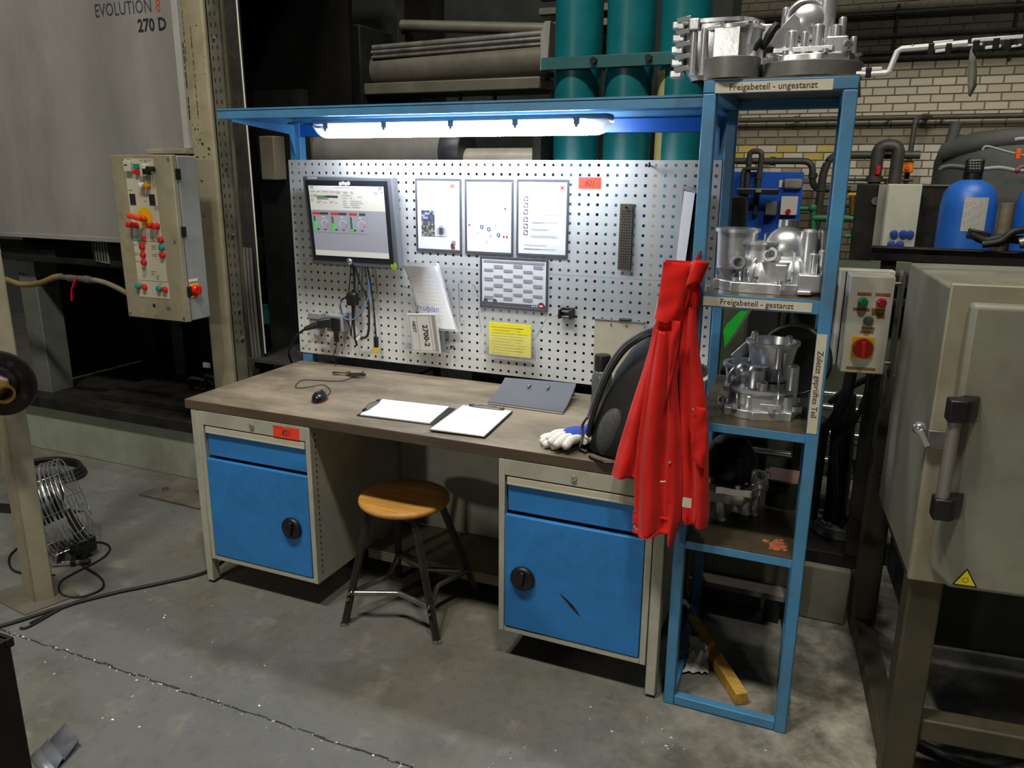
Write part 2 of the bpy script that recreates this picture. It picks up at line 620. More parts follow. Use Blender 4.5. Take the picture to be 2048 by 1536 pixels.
# ================================================================== SETTING
fl = MB().box(-7, 8, -9, 7.0, -0.2, 0.0).build('floor', floor_material(), smooth=False)
fl['kind'] = 'structure'
b = MB()
x = -1.2
rng = random.Random(3)
while x < 2.6:
    x2 = x + 0.02 + rng.random() * 0.03
    y = -1.366 + rng.uniform(-0.005, 0.005)
    wd = rng.uniform(0.003, 0.008)
    b.add([(x, y - wd / 2, 0.0012), (x2, y - wd / 2 + rng.uniform(-.003, .003), 0.0012), (x2, y + wd / 2, 0.0012), (x, y + wd / 2 + rng.uniform(-.002, .002), 0.0012)], [(0, 1, 2, 3)])
    x = x2
b.build('expansion_joint', mat('crack_dirt', rgb(44, 42, 36), 0.9), fl, smooth=False)
b = MB()
for k in range(260):
    if k < 110:
        px, py = rng.uniform(-0.4, 1.5), -1.37 + rng.gauss(0, 0.008)
    elif k < 200:
        px, py = rng.uniform(1.5, 2.6), rng.uniform(-1.75, -0.85)
    else:
        px, py = rng.uniform(-0.4, 1.2), rng.uniform(-1.8, -0.9)
    s = rng.uniform(0.002, 0.0055)
    a = rng.uniform(0, 6.28)
    ca, sa = math.cos(a) * s, math.sin(a) * s
    b.add([(px + ca, py + sa, 0.001), (px - sa, py + ca, 0.001), (px - ca * 1.6, py - sa, 0.001), (px, py, 0.004)], [(0, 1, 3), (1, 2, 3), (2, 0, 3)])
b.build('metal_chips', mat('chip_aluminium', rgb(214, 214, 210), 0.4, 0.2, var=0.1), fl, smooth=False, kind='stuff')

# --- brick wall far behind
WY = 7.0
z0 = at(1732, 159.7, 'y', WY).z
z4 = at(1732, 225.0, 'y', WY).z
PITCH = (z0 - z4) / 4
BW = at(1732 + 43.5, 200, 'y', WY).x - at(1732, 200, 'y', WY).x
X0 = at(1732, 165, 'y', WY).x
wall = MB().box(-6, 7.5, WY, WY + 0.25, 0, 6.0).build('wall_back', mat('dark_mortar', rgb(112, 102, 82), 0.9, var=0.2), smooth=False)
wall['kind'] = 'structure'
MBR = {
    'cream': mat('cream_glazed_brick', rgb(190, 181, 160), 0.38, var=0.06, scale=3, dirt=rgb(150, 140, 116), dirt_amt=0.4, rand=0.10),
    'dark': mat('taupe_glazed_brick', rgb(128, 120, 104), 0.4, var=0.08, scale=3, rand=0.08),
    'yellow': mat('yellow_glazed_brick', rgb(188, 168, 92), 0.38, var=0.08, scale=3, rand=0.08),
    'white': mat('white_glazed_brick', rgb(194, 188, 174), 0.38, var=0.05, scale=3, rand=0.06),
    'sooty_shaded': mat('sooty_shaded_brick', rgb(84, 78, 60), 0.55, var=0.2, scale=4, dirt=rgb(44, 42, 30), dirt_amt=0.8, rand=0.18),  # soot plus the weaker light high on the wall, both in the colour
    'grime': mat('grimy_shaded_brick', rgb(150, 140, 116), 0.45, var=0.12, scale=3, dirt=rgb(96, 88, 68), dirt_amt=0.5, rand=0.12),
}
BMESH = {}
for k, m in MBR.items():
    bb = MB()
    g = 0.0042
    hw, hh = BW / 2 - g, PITCH / 2 - g
    ch = 0.004
    vs = [(-hw, 0, -hh), (hw, 0, -hh), (hw, 0, hh), (-hw, 0, hh), (-hw + ch, -0.014, -hh + ch), (hw - ch, -0.014, -hh + ch), (hw - ch, -0.014, hh - ch), (-hw + ch, -0.014, hh - ch)]
    bb.add(vs, [(4, 5, 6, 7), (0, 1, 5, 4), (1, 2, 6, 5), (2, 3, 7, 6), (3, 0, 4, 7)])
    o = bb.build('brick', m, smooth=False, fix=False)
    BMESH[k] = o.data
    bpy.data.objects.remove(o)
REST = {k: MB() for k in MBR}
nb = 0
cands = []
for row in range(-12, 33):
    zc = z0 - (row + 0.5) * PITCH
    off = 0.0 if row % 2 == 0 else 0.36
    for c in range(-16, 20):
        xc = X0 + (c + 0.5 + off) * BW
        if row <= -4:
            k = 'sooty_shaded'
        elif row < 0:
            k = 'grime'  # here the grime tone also carries the start of the wall's upper shade
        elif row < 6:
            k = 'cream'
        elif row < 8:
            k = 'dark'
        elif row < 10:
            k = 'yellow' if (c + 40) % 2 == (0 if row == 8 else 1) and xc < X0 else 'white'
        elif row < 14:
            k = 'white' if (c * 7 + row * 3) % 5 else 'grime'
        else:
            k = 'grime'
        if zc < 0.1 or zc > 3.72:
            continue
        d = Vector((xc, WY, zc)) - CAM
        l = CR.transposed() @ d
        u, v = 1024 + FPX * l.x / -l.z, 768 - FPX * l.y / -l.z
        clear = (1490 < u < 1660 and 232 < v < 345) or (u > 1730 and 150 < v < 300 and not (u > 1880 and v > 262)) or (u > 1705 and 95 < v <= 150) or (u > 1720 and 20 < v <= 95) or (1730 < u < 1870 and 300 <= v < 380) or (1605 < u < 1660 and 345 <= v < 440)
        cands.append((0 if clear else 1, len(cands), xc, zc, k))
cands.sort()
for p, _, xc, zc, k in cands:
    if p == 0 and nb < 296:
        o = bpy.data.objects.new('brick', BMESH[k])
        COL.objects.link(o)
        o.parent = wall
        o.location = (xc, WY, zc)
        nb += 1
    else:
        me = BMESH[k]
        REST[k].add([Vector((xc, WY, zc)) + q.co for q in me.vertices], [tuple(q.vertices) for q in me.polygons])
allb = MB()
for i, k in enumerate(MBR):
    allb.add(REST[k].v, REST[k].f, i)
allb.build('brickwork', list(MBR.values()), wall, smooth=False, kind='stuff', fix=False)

cb_ = MB().box(-3.0, 7.0, 5.42, 5.58, 3.58, 3.61).box(-3.0, 7.0, 5.49, 5.51, 3.61, 4.02).box(-3.0, 7.0, 5.42, 5.58, 4.02, 4.05).build('added_shade_girder', M_OLIVE, smooth=False)
cb_['kind'] = 'structure'      # unseen girder, added to shade the top of the brick wall

# ================================================================== WORKBENCH
YF = -0.7555
wb = thing('workbench', 'long industrial workbench with worn brown worktop on light grey steel legs', 'workbench', (1.0, -0.37, 0))
b = MB().box(0, 2.0, YF, 0.01, 0.787, 0.827)
o = b.build('worktop', [M_WOOD, M_WEDGE], wb, bevel=0.003)
for p in o.data.polygons:
    if abs(p.normal.z) < 0.5:
        p.material_index = 1
for (lx, ly) in ((0.026, YF + 0.002), (1.963, YF + 0.002), (0.026, -0.05), (1.963, -0.05)):
    MB().box(lx, lx + 0.036, ly, ly + 0.04, 0.012, 0.787).box(lx + 0.004, lx + 0.032, ly + 0.005, ly + 0.035, 0, 0.012, 1).build('leg', [M_BEIGE, M_RUB], wb, bevel=0.003)
MB().box(0.61, 1.42, -0.09, -0.075, 0.125, 0.787).build('back_panel', M_BEIGE, wb, bevel=0.002)
MB().box(0.622, 1.418, -0.40, -0.09, 0.112, 0.122).box(0.622, 1.418, -0.40, -0.394, 0.075, 0.112).build('footwell_shelf', mat('dirty_grey_shelf', rgb(150, 142, 122), 0.6, var=0.15, dirt=rgb(80, 72, 56), dirt_amt=0.7), wb, bevel=0.002)
MB().box(0.7, 1.35, -0.085, -0.09 + 0.02, 0.70, 0.787).build('stiffener', M_BEIGE, wb)


def drawer_cabinet(xa, xb, knob_x, label, slots_x):
    t = thing('drawer_cabinet', label, 'cabinet', ((xa + xb) / 2, YF, 0.122))
    yb = -0.07
    b = MB()
    b.box(xa, xa + 0.022, YF, yb, 0.122, 0.785)
    b.box(xb - 0.022, xb, YF, yb, 0.122, 0.785)
    b.box(xa, xb, yb - 0.004, yb, 0.122, 0.785)
    b.box(xa + 0.022, xb - 0.022, YF + 0.001, yb, 0.122, 0.142)
    b.box(xa + 0.022, xb - 0.022, YF + 0.015, yb, 0.78, 0.785)
    b.build('carcass', M_BEIGE, t, bevel=0.0025)
    MB().box(xa + 0.022, xb - 0.022, YF + 0.001, YF + 0.03, 0.727, 0.786).build('top_rail', M_BEIGE, t, bevel=0.002)
    lk = MB().cyl(((xa + xb) / 2, YF + 0.002, 0.757), ((xa + xb) / 2, YF - 0.006, 0.757), 0.0105, n=20).build('lock', M_CHROME, t, bevel=0.001)
    MB().box((xa + xb) / 2 - 0.001, (xa + xb) / 2 + 0.001, YF - 0.0066, YF - 0.006, 0.753, 0.761).build('keyhole', M_INK, lk, smooth=False)
    dr = MB().box(xa + 0.03, xb - 0.028, YF + 0.012, YF + 0.03, 0.594, 0.694).build('drawer', M_BLUE, t, bevel=0.003)
    MB().box(xa + 0.03, xb - 0.028, YF + 0.002, YF + 0.012, 0.700, 0.722).box(xa + 0.03, xb - 0.028, YF + 0.001, YF + 0.02, 0.694, 0.700).build('grip_strip', mat('grip_aluminium', rgb(200, 194, 176), 0.4, 0.1, var=0.05), dr, bevel=0.001)
    d = MB().box(xa + 0.024, xb - 0.024, YF - 0.002, YF + 0.016, 0.145, 0.583).build('door', M_BLUE, t, bevel=0.004, seg=3)
    kz = 0.352
    kn = MB().lathe([(0, 0), (0.044, 0), (0.046, 0.006), (0.044, 0.014), (0.036, 0.019), (0.030, 0.016), (0.012, 0.013), (0, 0.013)], (knob_x, YF - 0.002, kz), (0, -1, 0), 32).build('knob', M_BLACK, d, angle=60)
    g = MB().beam((knob_x - 0.004, YF - 0.018, kz - 0.028), (knob_x + 0.004, YF - 0.018, kz + 0.03), 0.016, 0.016, up=(0, -1, 0))
    g.cyl((knob_x - 0.004, YF - 0.014, kz - 0.026), (knob_x - 0.004, YF - 0.0225, kz - 0.026), 0.006, n=14)
    g.build('knob_grip', M_BLACK, t, bevel=0.003)
    b = MB()
    for k in range(24):
        z = 0.16 + k * 0.0255
        b.box(slots_x[0], slots_x[1], YF + 0.03, YF + 0.036, z, z + 0.009)
        b.box(slots_x[0], slots_x[1], yb - 0.045, yb - 0.039, z, z + 0.009)
    b.build('slot_row', M_INK, t, smooth=False, kind='stuff')
    return t


drawer_cabinet(0.066, 0.62, 0.512, 'blue fronted drawer cabinet under the end of the bench beside the cream machine column', (0.6200, 0.6206))
drawer_cabinet(1.415, 1.960, 1.511, 'blue fronted drawer cabinet with dark scuff mark under the bench beside the rack', (1.4144, 1.4150))
# scuff on the right door
b = MB()
for k in range(11):
    s = k / 10
    cx, cz = 1.652 + 0.070 * s, 0.322 - 0.052 * s - 0.012 * s * s
    wd = 0.002 + 0.006 * math.sin(PI * s) ** 0.7 * (0.5 + s)
    b.add([(cx - 0.006, YF - 0.0026, cz + wd), (cx - 0.004, YF - 0.0026, cz - wd), (cx + 0.006, YF - 0.0026, cz - wd - 0.004), (cx + 0.005, YF - 0.0026, cz + wd - 0.004)], [(0, 1, 2, 3)])
door2 = [o for o in bpy.data.objects if o.name.startswith('door')][-1]
b.build('scuff_mark', mat('scuff', rgb(48, 66, 84), 0.7, var=0.3, scale=40), door2, smooth=False, fix=False)


def number_tag(x0, x1, za, zb, y, label, size):
    t = MB().box(x0, x1, y - 0.0012, y, za, zb).build('number_tag', M_ORANGE, smooth=False)
    tag(t, label, 'tag')
    text('821', size, ((x0 + x1) / 2, y - 0.0016, (za + zb) / 2 - 0.002), M_INK, t, shear=0.25, wscale=0.85)
    b = MB()
    for k in range(10):
        prect(b, x0 + 0.004 + k * 0.0042, x0 + 0.007 + k * 0.0042, zb - 0.008, zb - 0.004, y - 0.0015)
    b.build('small_print', mat('violet_ink', rgb(150, 60, 110), 0.8, var=0), t, smooth=False, fix=False)
    return t


number_tag(0.448, 0.572, 0.728, 0.775, YF + 0.0005, 'orange tag numbered 821 stuck under the bench top on the cabinet rail', 0.034)

# ================================================================== OVERHEAD FRAME + PEGBOARD + LAMP
ov = thing('overhead_frame', 'blue steel frame with canopy shelf above the bench holding the strip lamp', 'shelf frame', (1.0, 0.03, 0.827))
for xa in (0.012, 1.930):
    MB().box(xa, xa + 0.06, 0.004, 0.045, 0.80, 1.945).build('upright', M_BLUED, ov, bevel=0.003)
    g = MB()
    xm = xa + 0.03
    g.prism([(-0.40, 1.936), (-0.40, 1.928), (-0.03, 1.895), (0.004, 1.80), (0.004, 1.936)], 'x', xm - 0.003, xm + 0.003)
    g.build('bracket', M_BLUED, ov)
MB().box(0.064, 1.935, 0.008, 0.04, 1.885, 1.938).build('cross_beam', mat('bright_blue_paint', rgb(24, 96, 190), 0.4, var=0.08), ov, bevel=0.002)
c = MB().box(0.0, 2.0, -0.43, 0.05, 1.966, 1.969).box(0.0, 2.0, -0.43, -0.427, 1.938, 1.976).box(0.0, 2.0, 0.047, 0.05, 1.938, 1.976).box(0.0, 0.003, -0.427, 0.047, 1.938, 1.976).box(1.997, 2.0, -0.427, 0.047, 1.938, 1.976)
c.box(0.003, 1.997, -0.427, -0.412, 1.938, 1.941)
c.build('canopy_tray', M_BLUED, ov)

pg = thing('pegboard', 'light grey perforated steel pegboard in two panels behind the bench top', 'pegboard', (1.0, 0.0, 0.873))


def perforated(za, zb, rows):
    xs, zs, P = 0.020, [], 0.038
    b = MB()
    h = 0.0055
    th = 0.003
    y = 0.0
    xe = [0.004]
    for i in range(52):
        xe += [0.020 + P * i - h, 0.020 + P * i + h]
    xe.append(1.974)
    ze = [za]
    for r in sorted(rows):
        ze += [r - h, r + h]
    ze.append(zb)
    W = len(xe)
    vs = []
    for yy in (y, y + th):
        for z in ze:
            for x in xe:
                vs.append((x, yy, z))
    o = W * len(ze)
    fs = []
    for j in range(len(ze) - 1):
        for i in range(W - 1):
            q = (j * W + i, j * W + i + 1, (j + 1) * W + i + 1, (j + 1) * W + i)
            if i % 2 == 1 and j % 2 == 1:
                for a, c2 in ((q[0], q[1]), (q[1], q[2]), (q[2], q[3]), (q[3], q[0])):
                    fs.append((c2, a, a + o, c2 + o))
            else:
                fs.append(q)
    b.add(vs, fs)
    b.box(0.004, 1.974, y, y + 0.015, za - 0.0015, za).box(0.004, 1.974, y, y + 0.015, zb, zb + 0.0015).box(0.0025, 0.004, y, y + 0.015, za, zb).box(1.974, 1.9755, y, y + 0.015, za, zb)
    b.build('perforated_panel', M_PEG, pg, smooth=False, fix=False)


ROWZ = [1.764 - 0.038 * j for j in range(24)]
perforated(1.3285, 1.7815, ROWZ[:12])
perforated(0.8735, 1.3245, ROWZ[12:])

lp = thing('strip_lamp', 'lit fluorescent strip lamp with clear end caps hanging under the blue canopy', 'lamp', (0.97, -0.21, 1.94))
MB().box(0.33, 1.61, -0.245, -0.175, 1.916, 1.940).build('lamp_housing', mat('lamp_grey', rgb(150, 156, 170), 0.5, var=0.04), lp, bevel=0.008)


def half_pipe(xa, xb, r, zc, yc, sc=0.9):
    b = MB()
    n = 16
    prof = [(yc + r * math.cos(PI * k / n), zc - sc * r * math.sin(PI * k / n)) for k in range(n + 1)]
    b.prism(prof, 'x', xa, xb)
    return b


half_pipe(0.40, 1.525, 0.036, 1.917, -0.21, 1.4).build('diffuser', M_TUBE, lp)
for xa, xb, s in ((0.33, 0.40, -1), (1.525, 1.61, 1)):
    b = MB()
    n, mseg = 14, 6
    vs, fs = [], []
    for j in range(mseg + 1):
        t = j / mseg
        x = (xb if s < 0 else xa) + s * abs(xb - xa) * t
        r = 0.0365 * math.sqrt(max(0.0, 1 - (max(0, t - 0.35) / 0.66) ** 2))
        for k in range(n + 1):
            vs.append((x, -0.21 + 0.036 * math.cos(PI * k / n), 1.917 - 1.4 * r * math.sin(PI * k / n)))
    for j in range(mseg):
        for k in range(n):
            a = j * (n + 1) + k
            fs.append((a, a + 1, a + n + 2, a + n + 1))
    b.add(vs, fs)
    b.build('end_cap', M_LENSEND, lp)
for x in (0.40, 0.68, 0.98, 1.25, 1.49):
    MB().box(x - 0.012, x + 0.012, -0.251, -0.243, 1.902, 1.926).box(x - 0.006, x + 0.006, -0.253, -0.246, 1.893, 1.905).build('lamp_clip', M_SGREY, lp, bevel=0.002)

# ================================================================== THINGS ON THE PEGBOARD
# --- panel computer
ML, MR2, MT, MBt = 0.150, 0.617, 1.711, 1.316
YT, YB2 = -0.098, -0.062


def mon(x, z, off=0.0):
    t = (z - MBt) / (MT - MBt)
    return Vector((x, YB2 + (YT - YB2) * t - off, z))


mo = thing('panel_computer', 'grey framed panel computer with lit screen of gauges hanging on the pegboard', 'monitor', (0.38, -0.03, 1.316))
vs = [mon(x, z, o_) for o_ in (-0.05, 0.0) for (x, z) in ((ML, MBt), (MR2, MBt), (MR2, MT), (ML, MT))]
b = MB().add(vs, [(3, 2, 1, 0), (4, 5, 6, 7), (0, 1, 5, 4), (1, 2, 6, 5), (2, 3, 7, 6), (3, 0, 4, 7)])
b.build('housing', mat('silver_bezel', rgb(120, 122, 126), 0.4, 0.2, var=0.06), mo, bevel=0.006, seg=3)
MB().box(0.28, 0.50, -0.045, -0.001, 1.42, 1.6).build('wall_mount', M_DARK, mo)


def mq(b, x0, x1, z0_, z1_, off, mi=0):
    b.add([mon(x0, z0_, off), mon(x1, z0_, off), mon(x1, z1_, off), mon(x0, z1_, off)], [(0, 1, 2, 3)], mi)


b = MB()
mq(b, 0.163, 0.594, 1.336, 1.694, 0.0008)
b.build('bezel', mat('dark_bezel', rgb(38, 42, 50), 0.35, var=0.05), mo, smooth=False, fix=False)
SCR = [mat('screen_grey', rgb(150, 150, 158), 0.3, var=0, emit=0.5), mat('screen_cream', rgb(206, 202, 192), 0.3, var=0, emit=0.5),
       mat('screen_white', rgb(226, 226, 230), 0.3, var=0, emit=0.5), mat('screen_green', rgb(60, 200, 70), 0.3, var=0, emit=0.6),
       mat('screen_red', rgb(196, 50, 60), 0.3, var=0, emit=0.5), mat('screen_dark', rgb(70, 72, 76), 0.3, var=0, emit=0.3),
       mat('screen_print', rgb(130, 130, 134), 0.3, var=0, emit=0.4), mat('screen_dgreen', rgb(30, 110, 60), 0.3, var=0, emit=0.4)]
b = MB()
SX0, SX1, SZ0, SZ1 = 0.180, 0.573, 1.360, 1.671


def scr(u0, u1, v0, v1, mi, off=0.0022):
    mq(b, SX0 + (SX1 - SX0) * u0, SX0 + (SX1 - SX0) * u1, SZ1 - (SZ1 - SZ0) * v1, SZ1 - (SZ1 - SZ0) * v0, off, mi)


scr(0, 1, 0, 1, 0, 0.0016)
scr(0, 1, 0, 0.34, 1, 0.0019)
scr(0, 1, 0, 0.055, 2)
scr(0, 1, 0.92, 1, 1, 0.0019)
scr(0.35, 0.64, 0.022, 0.03, 6, .0025)
for u0 in (0.02, 0.93):
    scr(u0, u0 + 0.05, 0.012, 0.02, 5, .0026)
    scr(u0, u0 + 0.05, 0.03, 0.038, 5, .0026)
for k, (u0, u1, v) in enumerate([(0.02, .08, .08), (.11, .15, .08), (.18, .26, .08), (.28, .35, .08), (.36, .43, .08), (.46, .53, .08), (.56, .6, .08), (.86, .92, .08), (.95, .99, .08), (.38, .42, .1), (.47, .52, .1), (.57, .6, .1), (.87, .92, .1),
                                 (.01, .11, .13), (.45, .57, .13), (.01, .05, .155), (.45, .52, .165), (.55, .58, .165), (.01, .06, .19), (.45, .5, .205), (.55, .7, .205), (.01, .05, .215), (.1, .17, .215), (.27, .33, .215), (.45, .5, .235), (.55, .72, .235), (.1, .14, .235), (.18, .23, .235), (.28, .31, .235), (.34, .38, .235), (.45, .5, .262), (.55, .66, .262), (.45, .54, .29), (.57, .68, .29), (.65, .71, .145)]):
    scr(u0, u1, v, v + 0.008, 6, .0024)
scr(0.10, 0.39, 0.135, 0.168, 5)
scr(0.105, 0.215, 0.138, 0.152, 3, .0026)
scr(0.10, 0.26, 0.178, 0.19, 5)
scr(0.07, 0.087, 0.138, 0.155, 7)
for i, u0 in enumerate((0.02, 0.27, 0.52)):
    scr(u0 - .005, u0 + .235, 0.355, 0.665, 6, .0020)
    scr(u0 - .002, u0 + .232, 0.359, 0.661, 0, .0022)
    scr(u0, u0 + 0.215, 0.372, 0.408, 5, .0024)
    scr(u0, u0 + 0.105, 0.372, 0.408, 4, .0027)
    if i == 2:
        scr(u0 + .105, u0 + .132, 0.372, 0.408, 3, .0027)
    scr(u0 + 0.005, u0 + 0.03, 0.43, 0.63, 7, .0024)
    scr(u0 + 0.002, u0 + 0.034, (0.50, 0.53, 0.60)[i], 0.635, 3, .0027)
    if i == 1:
        scr(u0 + 0.002, u0 + 0.03, .505, .53, 4, .0028)
    scr(u0 + 0.04, u0 + 0.075, 0.605, 0.63, 5, .0027)
    scr(u0 + 0.12, u0 + 0.17, 0.435, 0.442, 2, .0027)
    scr(u0 + 0.135, u0 + 0.175, 0.61, 0.625, 5, .0027)
    cu, cv = u0 + 0.155, 0.535
    for k in range(16):
        a = math.radians(230 - k * 18)
        a2 = math.radians(230 - (k + 1) * 18)
        mi = 4 if k > 11 else 1
        pts = []
        for (aa, rr) in ((a, .05), (a2, .05), (a2, .043), (a, .043)):
            pts.append(mon(SX0 + (SX1 - SX0) * (cu + rr * math.cos(aa)), SZ1 - (SZ1 - SZ0) * (cv - rr * 1.22 * math.sin(aa)), .0028))
        b.add(pts, [(0, 1, 2, 3)], mi)
b.build('screen', SCR, mo, smooth=False, fix=False)
b = MB()
for k in range(4):
    p = mon(0.353 + k * 0.0145, 1.6815 + (0.0015 if k % 2 else -0.0015), 0.0018 + 0.0001 * k)
    disc(b, p, 0.0085, 16, mi=0)
b.build('logo', M_WHITE, mo, smooth=False)
b = MB()
mq(b, 0.179, 0.232, 1.6985, 1.7085, 0.001)
b.build('name_label', M_WHITE, mo, smooth=False, fix=False)
p = mon(0.362, 1.338, 0)
kk = MB().sphere(p + Vector((0, -0.004, 0)), 0.0155, (1, 0.7, 1)).build('lock_button', M_CHROME, mo)
MB().box(p.x - 0.012, p.x + 0.012, p.y - 0.0165, p.y - 0.0145, p.z - 0.0022, p.z + 0.0005).build('lock_slot', M_INK, kk, smooth=False)
p = mon(0.594, 1.329, 0.0015)
b = MB()
disc(b, p, 0.016, 24, mi=0)
for dx in (-0.005, 0.005):
    disc(b, p + Vector((dx, -0.0006, 0.004)), 0.0022, 10, mi=1)
for k in range(8):
    a = math.radians(200 + k * 17.5)
    disc(b, p + Vector((0.009 * math.cos(a), -0.0006, 0.009 * math.sin(a) + 0.001)), 0.0015, 6, mi=1)
b.build('smiley_sticker', [mat('lime_sticker', rgb(160, 214, 40), 0.5, var=0), M_INK], mo, smooth=False)

# --- A4 sheets in frames
def framed(x0, x1, za, zb, label, y=-0.006, tilt=0.0, name='framed_notice', land=False):
    t = thing(name, label, 'notice', ((x0 + x1) / 2, 0, za))
    wd = 0.0095
    b = MB()
    b.box(x0, x0 + wd, y, y + 0.005, za, zb).box(x1 - wd, x1, y, y + 0.005, za, zb).box(x0 + wd, x1 - wd, y, y + 0.005, zb - wd, zb).box(x0 + wd, x1 - wd, y, y + 0.005, za, za + wd * 1.2)
    b.build('frame', M_FRAME, t, bevel=0.0015)
    MB().box(x0 + 0.004, x1 - 0.004, y + 0.002, y + 0.004, za + 0.004, zb - 0.004).build('paper', M_PAPER, t, smooth=False)
    return t


def emblem(b, cx, cz, s, y, mi):
    """two linked wavy loops, as printed on the notices"""
    for sx in (-1, 1):
        pts = []
        for k in range(15):
            a = math.radians(40 + k * 20)
            pts.append((cx + sx * (s * 0.5 + s * 0.42 * math.cos(a)), cz + s * 0.38 * math.sin(a)))
        for p, q in zip(pts, pts[1:]):
            d = Vector((q[0] - p[0], 0, q[1] - p[1]))
            nrm = Vector((-d.z, 0, d.x)).normalized() * s * 0.15
            P, Q = Vector((p[0], y, p[1])), Vector((q[0], y, q[1]))
            b.add([P - nrm, Q - nrm, Q + nrm, P + nrm], [(0, 1, 2, 3)], mi)


n1 = framed(0.676, 0.900, 1.396, 1.707, 'framed notice with a machine photo beside the panel computer')
b = MB()
Y = -0.0052
ph = random.Random(11)
for i in range(8):
    for j in range(12):
        prect(b, 0.704 + i * 0.0082, 0.7122 + i * 0.0082, 1.462 + j * 0.0092, 1.4712 + j * 0.0092, Y, ph.choice([0, 1, 2, 3, 3, 1, 0]) if j < 7 else ph.choice([0, 1, 1, 4]))
for i in range(6):
    for j in range(6):
        dd = math.hypot(i - 2.5, j - 2.0)
        prect(b, 0.772 + i * 0.0095, 0.7815 + i * 0.0095, 1.462 + j * 0.0092, 1.4712 + j * 0.0092, Y, 0 if dd < 1.4 else (5 if dd < 2.2 else 6))
emblem(b, 0.857, 1.676, 0.014, Y, 7)
disc(b, (0.861, Y, 1.436), 0.011, 12, mi=5)
disc(b, (0.855, Y - 0.0002, 1.426), 0.009, 12, mi=0)
b.add([(0.845, Y, 1.418), (0.852, Y, 1.410), (0.866, Y, 1.410), (0.868, Y, 1.420), (0.856, Y, 1.421)], [(0, 1, 2, 3, 4)], 7)
b.build('print', [mat('photo_ink_dark', rgb(64, 62, 72), .8, var=0), mat('photo_ink_slate', rgb(74, 86, 116), .8, var=0), mat('photo_ink_olive', rgb(130, 120, 84), .8, var=0), mat('photo_ink_tan', rgb(150, 142, 120), .8, var=0), mat('photo_ink_sky', rgb(150, 158, 178), .8, var=0), mat('photo_ink_mid', rgb(150, 146, 156), .8, var=0), mat('photo_ink_pale', rgb(206, 200, 204), .8, var=0), M_INKR], n1, smooth=False, fix=False)
n2 = framed(0.916, 1.141, 1.395, 1.706, 'framed notice with small blue safety symbols, middle of the three framed notices')
b = MB()
for (u, v) in ((0.34, 0.64), (0.50, 0.67), (0.72, 0.745)):
    c = (0.926 + 0.205 * u, Y, 1.697 - 0.292 * v)
    disc(b, c, 0.0085, 18, mi=0)
    disc(b, (c[0], Y - .0003, c[2] + 0.001), 0.0035, 10, mi=2)
    prect(b, c[0] - 0.004, c[0] + .004, c[2] - .005, c[2] - .003, Y - .0003, 2)
for (u, v, mi) in ((0.055, 0.62, 1), (0.84, 0.77, 1), (0.91, 0.77, 1), (0.81, 0.235, 3), (0.88, 0.235, 4), (0.87, 0.375, 0)):
    cx, cz = 0.926 + 0.205 * u, 1.697 - 0.292 * v
    prect(b, cx - 0.004, cx + 0.004, cz - 0.004, cz + 0.004, Y, mi)
sk = random.Random(5)
for k in range(60):
    u, v = sk.choice([(0.28, 0.55), (0.5, 0.55), (0.5, 0.78), (0.68, 0.56), (0.2, 0.72)])
    u, v = u + sk.gauss(0, 0.05), v + sk.gauss(0, 0.05)
    cx, cz = 0.926 + 0.205 * u, 1.697 - 0.292 * v
    s = sk.uniform(0.001, 0.005)
    prect(b, cx - s, cx + s, cz - s * sk.uniform(.2, 1.2), cz + s * .3, Y + .0003, 4)
b.build('print', [M_INKB, M_INKR, M_PAPER, mat('rose_ink', rgb(190, 140, 140), .8, var=0), mat('pale_ink', rgb(206, 204, 212), .8, var=0)], n2, smooth=False, fix=False)
n3 = framed(1.155, 1.383, 1.397, 1.708, 'framed notice with a column of six small pictures, beside the orange tag')
b = MB()
for v in (0.235, 0.325, 0.415, 0.52, 0.61, 0.70):
    cx, cz = 1.197, 1.70 - 0.295 * v
    prect(b, cx - .0095, cx + .0095, cz - .0095, cz + .0095, Y, 0)
    disc(b, (cx + 0.001, Y - .0003, cz - 0.002), 0.006, 12, mi=1)
    prect(b, cx - .007, cx - .001, cz + .001, cz + .006, Y - .0004, 1)
for (v, u0, u1) in ((.45, .5, .88), (.55, .28, .85), (.565, .3, .56), (.645, .26, .68), (.66, .27, .62), (.735, .25, .8), (.755, .27, .85), (.92, .12, .8)):
    prect(b, 1.165 + .208 * u0, 1.165 + .208 * u1, 1.70 - .295 * v - .0012, 1.70 - .295 * v + .0006, Y, 2)
emblem(b, 1.354, 1.676, 0.013, Y, 3)
b.build('print', [mat('photo_ink_steel', rgb(92, 96, 110), .8, var=0), M_PAPER, mat('pale_grey_ink', rgb(186, 186, 194), .8, var=0), M_INKR], n3, smooth=False, fix=False)
text('5-W-Fragen · Qualitätsregeln', 0.011, (1.268, Y, 1.648), M_INKG, n3)
text('Die Folgen sind zu beachten!', 0.0085, (1.243, Y, 1.443), mat('mid_ink', rgb(110, 110, 120), .8, var=0), n3)
text('Qualität entscheidet', 0.0085, (1.226, Y, 1.427), M_INKR, n3)
cl = framed(0.987, 1.300, 1.166, 1.388, 'framed landscape year calendar with grey bars below the notices', name='framed_calendar')
b = MB()
prect(b, 1.004, 1.282, 1.363, 1.372, Y, 0)
for c_ in range(6):
    for r_ in range(4):
        za = 1.350 - (0.012 if c_ % 2 else 0.026) - r_ * 0.040 + (0.006 if c_ in (3, 5) else 0)
        x0 = 1.007 + c_ * 0.0455
        prect(b, x0, x0 + 0.042, za, za + 0.011 + 0.003 * ((c_ + r_) % 2), Y, 0)
prect(b, 0.998, 1.290, 1.178, 1.193, Y, 1)
for k in range(3):
    disc(b, (1.232 + 0.010 * k, Y - .0003, 1.187), 0.0034, 10, mi=3)
